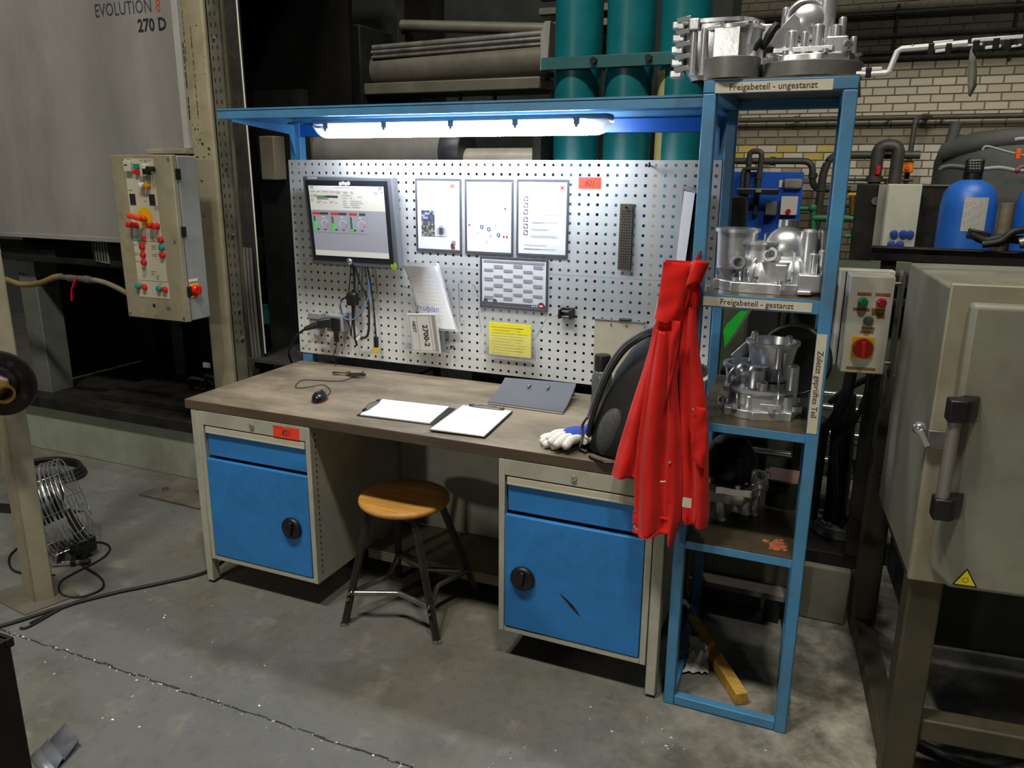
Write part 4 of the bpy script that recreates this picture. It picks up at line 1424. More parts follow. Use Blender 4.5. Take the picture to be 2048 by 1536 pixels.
cloth('sleeve_cuff', [(0.712, 1.9105, 2.034), (0.650, 1.9125, 2.036)], -0.834, 0.050, [(0.74, .12, .030, 0), (0.15, .09, .012, 0)], 0.003, nv=10, zl=lambda s: -0.008 + 0.02 * s)
cloth('button_strip', [(1.235, 1.990, 2.010), (1.10, 1.998, 2.024), (0.95, 2.004, 2.044), (0.80, 2.006, 2.056), (0.70, 2.012, 2.056), (0.62, 2.024, 2.040)], -0.826, 0.024, [(0.9, .2, .018, 0)], 0.003)
cloth('right_front', [(1.36, 2.018, 2.058), (1.30, 2.016, 2.061), (1.242, 2.016, 2.070), (1.184, 2.018, 2.083), (1.096, 2.022, 2.103), (1.006, 2.030, 2.116), (0.944, 2.036, 2.121), (0.882, 2.042, 2.126), (0.80, 2.047, 2.132), (0.72, 2.053, 2.137), (0.686, 2.056, 2.135)], -0.797, 0.040, [(0.40, .15, .030, .06), (.80, .16, -.008, 0)], 0.003, zl=lambda s: 0.01 - 0.01 * s)
cloth('pocket', [(1.075, 2.068, 2.112), (1.0, 2.074, 2.120), (0.92, 2.082, 2.122), (0.895, 2.098, 2.122)], -0.838, 0.016, [(0.3, .2, .006, 0)], 0.003, nv=20)
cloth('collar_flap', [(1.488, 1.957, 2.050), (1.437, 1.953, 2.046), (1.379, 1.949, 2.036), (1.335, 1.942, 2.025), (1.322, 1.940, 2.021)], -0.812, 0.026, [(0.92, .12, .012, 0)], 0.003, nv=24, zl=lambda s: -0.012 * s)
MB().tube([(1.951, -0.800, 1.392), (1.944, -0.801, 1.355), (1.9385, -0.802, 1.325)], 0.0055, 8, flat=0.5).build('grey_lining', mat('grey_lining_cloth', rgb(186, 182, 178), 0.9), jk, angle=80)
b = MB()
lp_ = [(2.040, -0.815, 1.492), (2.062, -0.845, 1.500), (2.084, -0.835, 1.497), (2.082, -0.80, 1.493), (2.06, -0.79, 1.49)]
vs, fs = [], []
P, _ = spline([Vector(p) for p in lp_], 6)
for j in range(9):
    t = j / 8
    for p in P:
        q = Vector(p)
        q.z -= 0.085 * t * (1 - 0.35 * max(0, (q.x - 2.04) / 0.05)) + 0.0
        q.x -= 0.020 * t * (1 if q.x > 2.05 else 0.2)
        vs.append(q)
for j in range(8):
    for i in range(len(P) - 1):
        a = j * len(P) + i
        fs.append((a, a + 1, a + 1 + len(P), a + len(P)))
b.add(vs, fs)
o = b.build('collar_loop', M_RED, jk, angle=85, fix=False)
sm = o.modifiers.new('thick', 'SOLIDIFY')
sm.thickness = 0.004
cloth('placket_edge', [(1.325, 2.000, 2.026), (1.25, 1.997, 2.022), (1.18, 1.998, 2.014), (1.09, 1.996, 2.002)], -0.846, 0.008, [(0.3, .3, -.006, 0)], 0.003, nu=12, nv=24)
for (x, z, y) in ((1.926, 0.676, -0.868), (1.934, 0.671, -0.872), (2.078, 1.071, -0.8535), (2.018, 0.895, -0.8475)):
    MB().cyl((x, y + 0.004, z), (x, y, z), 0.004, n=12).build('snap_button', M_CHROME, jk)
MB().box(2.065, 2.092, -0.853, -0.851, 0.762, 0.792).build('care_label', M_LABEL, jk, smooth=False)
MB().beam((1.998, -0.870, 0.838), (2.014, -0.870, 0.842), 0.004, 0.001, up=(0, -1, 0)).build('white_mark', M_WHITE, jk)
MB().tube([(2.05, -0.757, 1.505), (2.05, -0.785, 1.50), (2.05, -0.80, 1.49), (2.05, -0.803, 1.505)], 0.004, 8).build('hanger_loop', M_RED, jk)
hk = MB().tube([(2.05, -0.754, 1.52), (2.05, -0.775, 1.515), (2.05, -0.79, 1.505), (2.05, -0.79, 1.52)], 0.003, 8).build('coat_hook', M_STEEL)
tag(hk, 'small steel hook on the rack post carrying the red jacket', 'hook')

# ================================================================== STOOL
st = thing('stool', 'round wooden workshop stool with dark angle steel legs in front of the bench', 'stool', (0.925, -0.575, 0))
SCx, SCy, SZ = 0.922, -0.572, 0.490
MB().lathe([(0, -0.026), (0.172, -0.026), (0.181, -0.018), (0.181, -0.006), (0.174, 0), (0.10, -0.003), (0, -0.005)], (SCx, SCy, SZ), (0, 0, 1), 48).build('seat', M_SEAT, st, angle=50)
LEGS = []
fx, fy = 0.962, -0.577
M_SLEG = mat('stool_leg_steel', rgb(70, 66, 60), 0.42, 0.6, var=0.3, scale=8, dirt=rgb(26, 24, 22), dirt_amt=0.7)
for (sx, sy) in ((-1, -1), (1, -1), (-1, 1), (1, 1)):
    foot = Vector((fx + sx * 0.196, fy + sy * 0.196 + (0.02 * sx if sy < 0 else 0), 0.0))
    top = Vector((SCx + sx * 0.098, SCy + sy * 0.098, SZ - 0.026))
    LEGS.append((foot, top))
    b = MB()
    b.beam(foot, top, 0.030, 0.004, up=(sx, -sy, 0))
    b.beam(foot + Vector((sx * 0.0, sy * -0.0, 0)), top, 0.004, 0.030, up=(sx, -sy, 0))
    b.build('leg', M_SLEG, st)
    MB().cyl(foot + Vector((0, 0, 0.0)), foot + Vector((0, 0, 0.006)), 0.02, n=16).build('foot_pad', M_STEEL, st)
b = MB()
MB().cyl((SCx, SCy, SZ - 0.034), (SCx, SCy, SZ - 0.026), 0.15, n=32).build('seat_plate', M_SLEG, st)


def leg_at(i, z):
    f, t = LEGS[i]
    return f.lerp(t, z / t.z)


for (i, j) in ((0, 1), (1, 3), (3, 2), (2, 0)):
    a, c = leg_at(i, 0.125), leg_at(j, 0.125)
    m = (a + c) / 2
    m = m + (Vector((fx, fy, 0.125)) - m) * 0.35
    b = MB()
    b.tube([a, m + (a - m) * 0.06, m + (c - m) * 0.06, c], 0.011, 10, smooth=0)
    b.build('foot_rest', mat('worn_bright_steel', rgb(168, 164, 160), 0.3, 0.9, var=.2, scale=20, dirt=rgb(60, 56, 52), dirt_amt=.6), st, angle=80)
for i in (0, 1):
    for dz in (-0.012, 0.012):
        p = leg_at(i, 0.118 + dz)
        MB().cyl(p + Vector((0, -0.012, 0)), p + Vector((0, -0.022, 0)), 0.005, n=10).build('rivet', M_STEEL, st)

# ================================================================== SHELF RACK
rk = thing('shelf_rack', 'tall blue steel shelf rack holding aluminium housings at the end of the bench', 'rack', (2.22, -0.43, 0))
RX0, RX1, RY0, RY1, RZ = 2.029, 2.424, -0.757, -0.10, 1.983
PW = 0.036
sk_ = -0.028
for (xa, ya) in ((RX0, RY0), (RX1 - PW, RY0), (RX0 + sk_, RY1 - PW), (RX1 - PW + sk_, RY1 - PW)):
    MB().box(xa, xa + PW, ya, ya + PW, 0, RZ - 0.036).build('post', M_BLUED, rk, bevel=0.004, seg=3)


def beams(z0_, z1_, front=True):
    d = PW
    MB().box(RX0, RX1, RY0, RY0 + d, z0_, z1_).build('front_beam', M_BLUED, rk, bevel=0.003)
    MB().box(RX0 + sk_, RX1 + sk_, RY1 - d, RY1, z0_, z1_).build('rear_beam', M_BLUED, rk, bevel=0.003)
    for xa in (RX0, RX1 - d):
        b = MB()
        vs = [(xa, RY0 + d, z0_), (xa + d, RY0 + d, z0_), (xa + d + sk_, RY1 - d, z0_), (xa + sk_, RY1 - d, z0_)]
        b.add(vs + [(p[0], p[1], z1_) for p in vs], [(3, 2, 1, 0), (4, 5, 6, 7), (0, 1, 5, 4), (1, 2, 6, 5), (2, 3, 7, 6), (3, 0, 4, 7)])
        b.build('side_beam', M_BLUED, rk, bevel=0.003)


beams(RZ - 0.036, RZ - 0.002)
MB().box(RX0, RX1, RY0, RY1, RZ - 0.002, RZ).build('shelf', M_STEEL, rk)
MB().box(RX0 + PW, RX1 - PW, RY0 + .001, RY0 + 0.032, 0.003, 0.036).build('bottom_beam', M_BLUED, rk, bevel=0.003)
for xa in (RX0, RX1 - PW):
    b = MB()
    vs = [(xa, RY0 + PW, 0.003), (xa + PW, RY0 + PW, 0.003), (xa + PW + sk_, RY1 - PW, 0.003), (xa + sk_, RY1 - PW, 0.003)]
    b.add(vs + [(p[0], p[1], 0.036) for p in vs], [(3, 2, 1, 0), (4, 5, 6, 7), (0, 1, 5, 4), (1, 2, 6, 5), (2, 3, 7, 6), (3, 0, 4, 7)])
    b.build('bottom_beam', M_BLUED, rk, bevel=0.003)
M_SHELF = mat('oily_shelf_steel', rgb(92, 82, 66), 0.38, 0.5, var=0.3, scale=7, dirt=rgb(50, 40, 28), dirt_amt=0.7)
SHELF_M = []
for zt in (1.395, 1.005, 0.605):
    b = MB()
    vs = [(RX0 + PW, RY0 + 0.004), (RX1 - PW, RY0 + 0.004), (RX1 - PW + sk_ * .94, RY1 - PW), (RX0 + PW + sk_ * .94, RY1 - PW)]
    b.add([(p[0], p[1], zt - 0.003) for p in vs] + [(p[0], p[1], zt) for p in vs], [(3, 2, 1, 0), (4, 5, 6, 7), (0, 1, 5, 4), (1, 2, 6, 5), (2, 3, 7, 6), (3, 0, 4, 7)])
    s = b.build('shelf', M_SHELF, rk)
    MB().box(RX0 + PW, RX1 - PW, RY0 + 0.003, RY0 + 0.007, zt - 0.026 - (0.012 if zt > 1.3 else 0), zt).build('shelf_lip', M_BLUED, rk, bevel=0.001)
    MB().box(RX0 + PW + sk_, RX1 - PW + sk_, RY1 - PW, RY1 - PW + 0.004, zt - 0.03, zt).build('rear_lip', M_BLUED, rk)
b = MB()
ors = random.Random(2)
for (cx_, cy_, r_) in ((2.335, -0.665, 0.026), (2.300, -0.650, 0.010), (2.362, -0.690, 0.008), (2.318, -0.700, 0.006), (2.345, -0.625, 0.007)):
    b.add([(cx_ + r_ * (1 + ors.uniform(-.35, .35)) * math.cos(2 * PI * i / 26), cy_ + 1.3 * r_ * (1 + ors.uniform(-.35, .35)) * math.sin(2 * PI * i / 26), 0.6056) for i in range(26)], [tuple(range(26))])
b.build('orange_paint_spots', mat('orange_spray', rgb(158, 82, 50), .7, var=.4, scale=60, dirt=rgb(96, 80, 60), dirt_amt=.8), rk, smooth=False)


def sign(xa, xb, za, zb, y, s, size, vert=False, ws=1.0):
    t = MB().box(xa, xb, y - 0.0012, y, za, zb).build('label_strip', M_LABEL, rk, smooth=False)
    c = ((xa + xb) / 2, y - 0.0016, (za + zb) / 2)
    if vert:
        text(s, size, c, M_BROWNINK, t, xd=(0, 0, -1), up=(1, 0, 0), bold=0.0002, wscale=ws)
    else:
        text(s, size, c, M_BROWNINK, t, bold=0.0002, wscale=ws)


sign(2.061, 2.362, 1.947, 1.974, RY0, 'Freigabeteil - ungestanzt', 0.0235, ws=0.98)
sign(2.068, 2.368, 1.362, 1.388, RY0 + 0.003, 'Freigabeteil - gestanzt', 0.0235, ws=0.98)
sign(2.389, 2.416, 1.012, 1.303, RY0, 'Zuletzt geprüftes Teil', 0.0225, True, 1.0)


# ================================================================== ALUMINIUM HOUSINGS
def lobed(cx, cy, rx, ry, n_l, amp, n=72, ph=0.0, sq=0.75):
    P = []
    for k in range(n):
        a = 2 * PI * k / n
        ca, sa = math.cos(a), math.sin(a)
        r = 1 + amp * max(0.0, math.cos(n_l * a + ph)) ** 6
        P.append((cx + math.copysign(abs(ca) ** sq, ca) * rx * r, cy + math.copysign(abs(sa) ** sq, sa) * ry * r))
    return P


def housing(name, label, loc, rz, feats, grp='cast aluminium gearbox housings'):
    t = thing(name, label, 'gearbox housing', loc, rz, grp)
    for f in feats:
        k, a = f[0], f[1:]
        b = MB()
        m, nm, bv, ang = M_ALU, k, 0.0, 40
        if k == 'flange':
            P, za, zb = a
            b.prism(P, 'z', za, zb)
            nm, bv, m = 'flange', 0.002, M_ALU
        elif k == 'tub':          # open cylinder wall with rim
            x, y, za, zb, r0, r1, th = a
            h = zb - za
            b.lathe([(r0, 0), (r1, h - 0.010), (r1 + 0.006, h - 0.010), (r1 + 0.006, h), (r1 - th, h), (r0 - th, 0.004), (0, 0.004)], (x, y, za), (0, 0, 1), 32)
            nm = 'bell'
        elif k == 'boss':
            x, y, za, zb, r0, r1 = a
            b.cyl((x, y, za), (x, y, zb), r0, r1, 16, hole=r1 * 0.5, depth=min(0.02, (zb - za) * .5))
            nm = 'boss'
        elif k == 'pin':
            x, y, za, zb, r = a
            b.lathe([(0, 0), (r * 1.25, 0), (r, 0.01), (r * .92, zb - za - r * .3), (r * .6, zb - za), (0, zb - za)], (x, y, za), (0, 0, 1), 14)
            nm = 'pin'
        elif k == 'dome':
            x, y, z, r, sc = a
            b.sphere((x, y, z), r, sc, 24, 14)
            nm, ang = 'dome', 60
        elif k == 'port':         # horizontal cylinder facing direction d with bore
            p, d, L, r = a
            p, d = Vector(p), Vector(d).normalized()
            b.cyl(p, p + d * L, r * 1.08, r, 22, hole=r * 0.66, depth=L * .7)
            nm = 'port'
        elif k == 'rib':
            p, q, th, h = a
            b.beam(p, q, th, h)
            nm, bv = 'rib', 0.0008
        elif k == 'block':
            x0, x1, y0, y1, za, zb = a
            b.box(x0, x1, y0, y1, za, zb)
            nm, bv = 'block', 0.004
        elif k == 'disc':
            x, y, za, zb, r = a
            b.cyl((x, y, za), (x, y, zb), r, n=40)
            nm, m, bv = 'steel_disc', M_DISC, 0.002
        elif k == 'shell':        # rounded lofted body
            P, z0_, lv_ = a
            n = len(P)
            cx = sum(p[0] for p in P) / n
            cy = sum(p[1] for p in P) / n
            vs, fs = [], []
            for (h, s, ox, oy) in lv_:
                for p in P:
                    vs.append((cx + ox + (p[0] - cx) * s, cy + oy + (p[1] - cy) * s, z0_ + h))
            for j in range(len(lv_) - 1):
                for i in range(n):
                    fs.append((j * n + i, j * n + (i + 1) % n, (j + 1) * n + (i + 1) % n, (j + 1) * n + i))
            fs.append(tuple(range((len(lv_) - 1) * n, len(lv_) * n)))
            b.add(vs, fs)
            nm, ang = 'shell', 50
        elif k == 'bolt':
            x, y, z, r = a
            b.cyl((x, y, z), (x, y, z + r), r, n=6)
            nm, m = 'bolt', M_STEEL
        elif k == 'ring':
            p, d, R, r = a
            q = Vector(d).normalized().to_track_quat('Z', 'X').to_matrix()
            b.tube([Vector(p) + q @ Vector((R * math.cos(2 * PI * i / 28), R * math.sin(2 * PI * i / 28), 0)) for i in range(28)], r, 8, smooth=0, closed=True)
            nm = 'rim'
        b.build(nm, m, t, local=True, bevel=bv, angle=ang)
    return t


def rim_bosses(cx, cy, rx, ry, n_, z, h=0.012, r=0.0095, ph=0.0, sq=0.75):
    out = []
    for i in range(n_):
        a = ph + 2 * PI * i / n_
        ca, sa = math.cos(a), math.sin(a)
        out.append(('boss', cx + math.copysign(abs(ca) ** sq, ca) * rx, cy + math.copysign(abs(sa) ** sq, sa) * ry, z, z + h, r, r * .92))
    return out


# second shelf: large housing marked punched
FA = lobed(0, 0, 0.150, 0.125, 9, 0.10)
fe = [('flange', FA, 0.0, 0.030)]
fe += rim_bosses(0, 0, 0.148, 0.122, 9, 0.030)
fe += [('shell', lobed(0.015, 0.0, 0.118, 0.098, 7, 0.05), 0.03, [(0, 1, 0, 0), (0.03, 0.93, 0, 0), (0.06, 0.80, 0.004, 0.004), (0.075, 0.66, 0.01, 0.006)]),
       ('tub', -0.100, -0.012, 0.06, 0.180, 0.056, 0.060, 0.006),
       ('port', (-0.088, -0.075, 0.082), (0.15, -1, 0.15), 0.040, 0.020),
       ('shell', lobed(-0.03, -0.03, 0.048, 0.045, 5, 0.08), 0.06, [(0, 1, 0, 0), (0.05, 0.92, 0, 0), (0.075, 0.95, 0, 0), (0.078, 1.12, 0, 0), (0.086, 1.12, 0, 0)]),
       ('dome', 0.045, -0.005, 0.125, 0.062, (1.0, 0.8, 1.0)),
       ('ring', (0.045, -0.02, 0.128), (0.1, -1, 0.15), 0.058, 0.006),
       ('port', (0.012, -0.06, 0.100), (-0.4, -1, 0.5), 0.028, 0.022),
       ('block', 0.02, 0.055, -0.10, -0.05, 0.03, 0.085),
       ('shell', lobed(0.02, -0.065, 0.042, 0.03, 4, 0.0), 0.03, [(0, 1.05, 0, 0), (0.055, .95, 0, 0), (0.06, 1.02, 0, 0)]),
       ('pin', 0.105, -0.035, 0.03, 0.185, 0.026), ('pin', 0.142, 0.0, 0.03, 0.185, 0.017), ('pin', 0.125, -0.062, 0.03, 0.118, 0.012), ('pin', 0.147, -0.05, 0.03, 0.128, 0.014),
       ('block', 0.088, 0.150, -0.125, -0.075, 0.012, 0.062), ('block', 0.088, 0.128, -0.142, -0.12, 0.006, 0.018),
       ('pin', -0.015, 0.06, 0.06, 0.165, 0.014), ('pin', 0.075, 0.07, 0.06, 0.175, 0.02),
       ('boss', 0.040, 0.075, 0.10, 0.205, 0.034, 0.030),
       ('rib', (-0.05, -0.115, 0.045), (-0.03, -0.05, 0.09), 0.005, 0.04), ('rib', (-0.075, -0.11, 0.045), (-0.075, -0.05, 0.08), 0.005, 0.03), ('rib', (0.07, -0.11, 0.05), (0.07, -0.05, 0.10), 0.005, 0.05), ('rib', (-0.14, -0.05, 0.045), (-0.08, -0.02, 0.08), 0.005, 0.04),
       ('rib', (0.135, -0.10, 0.062), (0.135, -0.02, 0.09), 0.004, 0.03), ('rib', (0.150, -0.10, 0.05), (0.150, -0.02, 0.06), 0.004, 0.03),
       ('bolt', -0.055, -0.085, 0.058, 0.006), ('bolt', -0.03, -0.105, 0.042, 0.007), ('bolt', 0.06, -0.11, 0.04, 0.006)]
housing('gearbox_housing', 'bright cast aluminium gearbox housing standing on the shelf above the gestanzt label', (2.228, -0.560, 1.395), 0.03, fe)

# third shelf: housing with bell to the back and dark ring behind
FB = lobed(0, 0, 0.118, 0.125, 8, 0.10, ph=0.6)
fe = [('flange', FB, 0.0, 0.026)]
fe += rim_bosses(0, 0, 0.116, 0.122, 8, 0.026, 0.014, 0.011, 0.2)
fe += [('shell', lobed(0, 0.0, 0.100, 0.104, 6, 0.04), 0.026, [(0, 1, 0, 0), (0.045, 0.97, 0, 0), (0.05, 1.04, 0, 0), (0.056, 1.04, 0, 0), (0.06, 0.8, 0, 0)]),
       ('tub', -0.045, 0.035, 0.06, 0.142, 0.058, 0.070, 0.007),
       ('tub', 0.028, 0.060, 0.09, 0.215, 0.056, 0.078, 0.007),
       ('pin', -0.020, -0.045, 0.06, 0.150, 0.031), ('dome', -0.058, -0.045, 0.135, 0.023, (1, 1, 1)),
       ('pin', 0.004, -0.075, 0.03, 0.112, 0.017), ('pin', 0.090, -0.040, 0.03, 0.162, 0.020), ('boss', 0.078, -0.075, 0.026, 0.070, 0.022, 0.02), ('pin', 0.036, -0.085, 0.03, 0.072, 0.014), ('pin', -0.034, -0.090, 0.03, 0.070, 0.016),
       ('pin', -0.030, 0.075, 0.14, 0.238, 0.012), ('pin', 0.075, 0.05, 0.15, 0.235, 0.011), ('pin', 0.045, -0.01, 0.14, 0.215, 0.012),
       ('rib', (-0.115, -0.03, 0.04), (-0.05, -0.02, 0.12), 0.005, 0.03), ('rib', (-0.07, -0.115, 0.04), (-0.07, -0.03, 0.06), 0.005, 0.05), ('rib', (0.05, -0.10, 0.05), (0.05, -0.02, 0.12), 0.005, 0.05), ('rib', (0.062, 0.0, 0.12), (0.062, -0.03, 0.20), 0.005, 0.02), ('rib', (-0.09, 0.05, 0.15), (-0.03, 0.08, 0.21), 0.006, 0.03),
       ('rib', (0.0, -0.116, 0.038), (0.06, -0.116, 0.038), 0.004, 0.024), ('rib', (-0.085, 0.0, 0.10), (-0.105, -0.06, 0.075), 0.02, 0.02),
       ('ring', (-0.055, -0.03, 0.10), (0.2, -1, 0.3), 0.045, 0.006),
       ('bolt', 0.02, -0.108, 0.034, 0.006), ('bolt', -0.06, -0.105, 0.034, 0.006), ('bolt', 0.1, -0.07, 0.034, 0.006)]
housing('gearbox_housing', 'cast aluminium gearbox housing with upright bell on the middle shelf behind the vertical label', (2.232, -0.540, 1.005), 0.12, fe)
dk = thing('steel_cover', 'dark round steel cover standing on edge behind the middle shelf housing', 'cover', (2.325, -0.30, 1.005))
MB().lathe([(0, 0), (0.118, 0), (0.122, 0.01), (0.122, 0.03), (0.112, 0.036), (0.09, 0.03), (0, 0.028)], (2.318, -0.29, 1.127), (-0.25, -1, 0.06), 40).build('cover_disc', M_DARK, dk)
b = MB()
q = Vector((-0.25, -1, 0.06)).normalized()
b.lathe([(0.108, 0.030), (0.116, 0.036), (0.119, 0.032)], (2.318, -0.29, 1.127), q, 40)
b.build('cover_rim', M_STEEL, dk)

# fourth shelf: housing lying bell down, dark inside
FC = lobed(0, 0, 0.100, 0.115, 7, 0.10, ph=0.3)
fe = [('flange', FC, 0.112, 0.138)]
fe += rim_bosses(0, 0, 0.098, 0.112, 7, 0.138, 0.014, 0.011, 0.4)
fe += [('shell', lobed(0, 0.0, 0.086, 0.1, 6, 0.03), 0.03, [(0, 0.55, 0, 0), (0.04, 0.8, 0, 0), (0.082, 0.95, 0, 0)]),
       ('pin', -0.035, -0.055, 0.0, 0.11, 0.022), ('pin', -0.04, -0.07, 0.03, 0.10, 0.010), ('pin', 0.045, -0.05, 0.035, 0.115, 0.018), ('pin', 0.015, -0.06, 0.04, 0.11, 0.013), ('pin', 0.0, 0.06, 0.0, 0.11, 0.02), ('pin', 0.06, 0.04, 0.0, 0.11, 0.016),
       ('rib', (-0.07, -0.075, 0.085), (0.0, -0.085, 0.09), 0.012, 0.04), ('rib', (0.03, -0.09, 0.12), (0.09, -0.06, 0.12), 0.018, 0.02),
       ('port', (0.075, -0.03, 0.14), (0.3, -0.6, 0.8), 0.05, 0.022), ('pin', 0.065, -0.04, 0.14, 0.19, 0.014), ('bolt', 0.05, -0.085, 0.150, 0.007), ('bolt', -0.06, -0.095, 0.146, 0.006)]
housing('gearbox_housing', 'aluminium housing lying upside down with dark open bell on the lowest shelf behind the jacket', (2.175, -0.480, 0.605), -0.08, fe)
db = thing('dark_bell', 'dark oily bell shaped cover sitting in the upturned housing on the lowest shelf', 'cover', (2.155, -0.47, 0.745))
MB().lathe([(0, 0), (0.088, 0), (0.092, 0.02), (0.088, 0.07), (0.06, 0.12), (0.045, 0.135), (0, 0.138)], (2.150, -0.478, 0.744), (0, 0, 1), 32).build('bell_shell', mat('blue_black_iron', rgb(22, 26, 34), 0.35, 0.5, var=.3, scale=8), db, angle=50)
MB().cyl((2.185, -0.545, 0.75), (2.19, -0.54, 0.84), 0.022, 0.018, 16).build('neck', M_DARK, db)
gb = thing('grey_red_box', 'dark box with dusty reddish lid on the lowest shelf beside the upturned housing', 'box', (2.32, -0.29, 0.605))
MB().box(2.265, 2.365, -0.36, -0.24, 0.605, 0.70).build('box_body', M_DARK2, gb, bevel=0.003)
MB().box(2.263, 2.367, -0.362, -0.238, 0.70, 0.708).build('box_lid', mat('dusty_rose_lid', rgb(150, 112, 108), .7), gb, bevel=0.002)

# top of the rack: two housings on steel discs
FD = lobed(0, 0, 0.105, 0.100, 7, 0.08)
fe = [('disc', 0.058, -0.135, 0.0, 0.056, 0.076),
      ('shell', lobed(0, 0, 0.105, 0.1, 6, 0.05), 0.012, [(0, 0.72, 0, 0), (0.03, 0.9, 0, 0), (0.09, 1.0, 0, 0), (0.145, 1.0, 0, 0), (0.148, 1.08, 0, 0), (0.158, 1.08, 0, 0)]),
      ('tub', 0.045, -0.045, 0.06, 0.150, 0.070, 0.074, 0.006),
      ('port', (0.05, -0.03, 0.10), (0.3, -1, 0.0), 0.075, 0.04)]
for i in range(5):
    z = 0.018 + i * 0.033
    fe.append(('block', -0.128, -0.092, -0.085 + 0.01 * (i % 2), -0.045 + 0.01 * (i % 2), z, z + 0.020))
    fe.append(('rib', (-0.112, -0.09, z + 0.02), (-0.07, -0.105, z + 0.024), 0.008, 0.012))
fe += [('block', -0.075, -0.045, -0.112, -0.08, 0.14, 0.172), ('block', -0.11, -0.085, -0.06, -0.03, 0.15, 0.178), ('pin', 0.10, -0.06, 0.05, 0.165, 0.014), ('pin', 0.115, -0.03, 0.05, 0.160, 0.013), ('pin', -0.03, -0.102, 0.02, 0.145, 0.010), ('pin', -0.06, -0.10, 0.02, 0.14, 0.009), ('rib', (0.0, -0.118, 0.10), (0.07, -0.122, 0.10), 0.004, 0.08), ('rib', (-0.02, -0.115, 0.14), (0.09, -0.11, 0.15), 0.012, 0.010),
       ('block', 0.105, 0.16, -0.05, 0.0, 0.10, 0.155), ('bolt', 0.02, -0.11, 0.15, 0.007)]
housing('gearbox_housing', 'aluminium bell housing overhanging the top of the rack with a dark round disc under it', (2.035, -0.560, 1.985), 0.0, fe)
FE = lobed(0, 0, 0.118, 0.105, 9, 0.07)
fe = [('disc', 0.0, 0.0, 0.0, 0.040, 0.138), ('flange', FE, 0.040, 0.058)]
fe += rim_bosses(0, 0, 0.112, 0.10, 9, 0.058, 0.010, 0.009, 0.1)
fe += [('shell', lobed(-0.01, 0.0, 0.095, 0.085, 6, 0.05), 0.058, [(0, 1, 0, 0), (0.02, 0.9, 0, 0), (0.035, 0.7, 0, 0)]),
       ('dome', -0.020, -0.01, 0.150, 0.056, (1.05, 0.8, 1.0)), ('ring', (-0.02, -0.035, 0.150), (0.3, -1, -0.1), 0.048, 0.006),
       ('pin', 0.030, -0.01, 0.06, 0.212, 0.027), ('pin', 0.005, 0.03, 0.06, 0.208, 0.018), ('pin', -0.075, 0.02, 0.06, 0.195, 0.013), ('pin', 0.062, -0.035, 0.06, 0.135, 0.013), ('pin', 0.075, -0.02, 0.06, 0.155, 0.011), ('pin', 0.020, -0.075, 0.06, 0.132, 0.016), ('pin', -0.012, -0.08, 0.06, 0.115, 0.011), ('pin', -0.045, -0.075, 0.06, 0.120, 0.016), ('pin', 0.108, -0.055, 0.058, 0.100, 0.009),
       ('block', 0.040, 0.095, -0.085, -0.06, 0.058, 0.10), ('port', (0.09, -0.07, 0.075), (0.5, -1, 0), 0.02, 0.014), ('rib', (-0.09, -0.06, 0.08), (-0.03, -0.05, 0.15), 0.006, 0.05), ('rib', (-0.09, -0.08, 0.07), (0.06, -0.09, 0.07), 0.014, 0.012), ('bolt', 0.125, 0.0, 0.058, 0.008), ('bolt', -0.09, -0.07, 0.06, 0.007)]
housing('gearbox_housing', 'aluminium gearbox housing with shiny dome on a grey steel disc on top of the rack', (2.290, -0.620, 1.985), 0.0, fe)
rs = MB()
rs.tube([(2.155, -0.735, 2.055), (2.168, -0.74, 2.075), (2.175, -0.735, 2.06), (2.19, -0.74, 2.09), (2.205, -0.735, 2.115), (2.215, -0.735, 2.11)], 0.010, 6, smooth=2, radii=[.006, .012, .008, .013, .011, .004])
o = rs.build('rubber_scrap', M_RUB)
tag(o, 'torn black rubber scrap between the two housings on top of the rack', 'scrap')

# --- inside the foot of the rack
lm = thing('wooden_batten', 'yellow wooden batten lying slantwise on the floor inside the rack foot', 'batten', (2.15, -0.46, 0))
p0, p1 = Vector((2.020, -0.235, 0.024)), Vector((2.274, -0.665, 0.024))
MB().beam(p0, p1, 0.042, 0.046).build('batten', M_LUMBER, lm, bevel=0.003)
cp = MB()
pr = random.Random(4)
vs, fs = [], []
n = 9
for j in range(n):
    for i in range(n):
        s, t = i / (n - 1), j / (n - 1)
        vs.append((2.055 + 0.085 * s + pr.uniform(-.006, .006), -0.575 + 0.15 * t + pr.uniform(-.006, .006) + 0.03 * s, 0.006 + 0.03 * pr.random() * (0.4 + t) + 0.025 * t * t))
for j in range(n - 1):
    for i in range(n - 1):
        fs.append((j * n + i, j * n + i + 1, (j + 1) * n + i + 1, (j + 1) * n + i))
o = cp.add(vs, fs).build('crumpled_paper', M_PAPERG, angle=20, fix=False)
so_ = o.modifiers.new('t', 'SOLIDIFY')
so_.thickness = 0.001
tag(o, 'crumpled greyish paper on the floor beside the wooden batten', 'paper')
pk = thing('grey_floor_beam', 'dusty grey beam lying across the floor behind the rack on black blocks', 'beam', (2.2, -0.06, 0))
MB().box(1.98, 2.36, -0.095, -0.01, 0.10, 0.125).build('beam_top', mat('dusty_grey_wood', rgb(136, 126, 122), .8, var=.15), pk, bevel=0.002)
MB().box(1.99, 2.05, -0.09, -0.015, 0.0, 0.10).build('block', M_RUB, pk)
MB().box(2.28, 2.34, -0.09, -0.015, 0.0, 0.10).build('block', M_RUB, pk)
cu = thing('paper_cup', 'white paper cup stuck on the pegboard edge behind the red jacket', 'cup', (1.955, -0.02, 0.985))
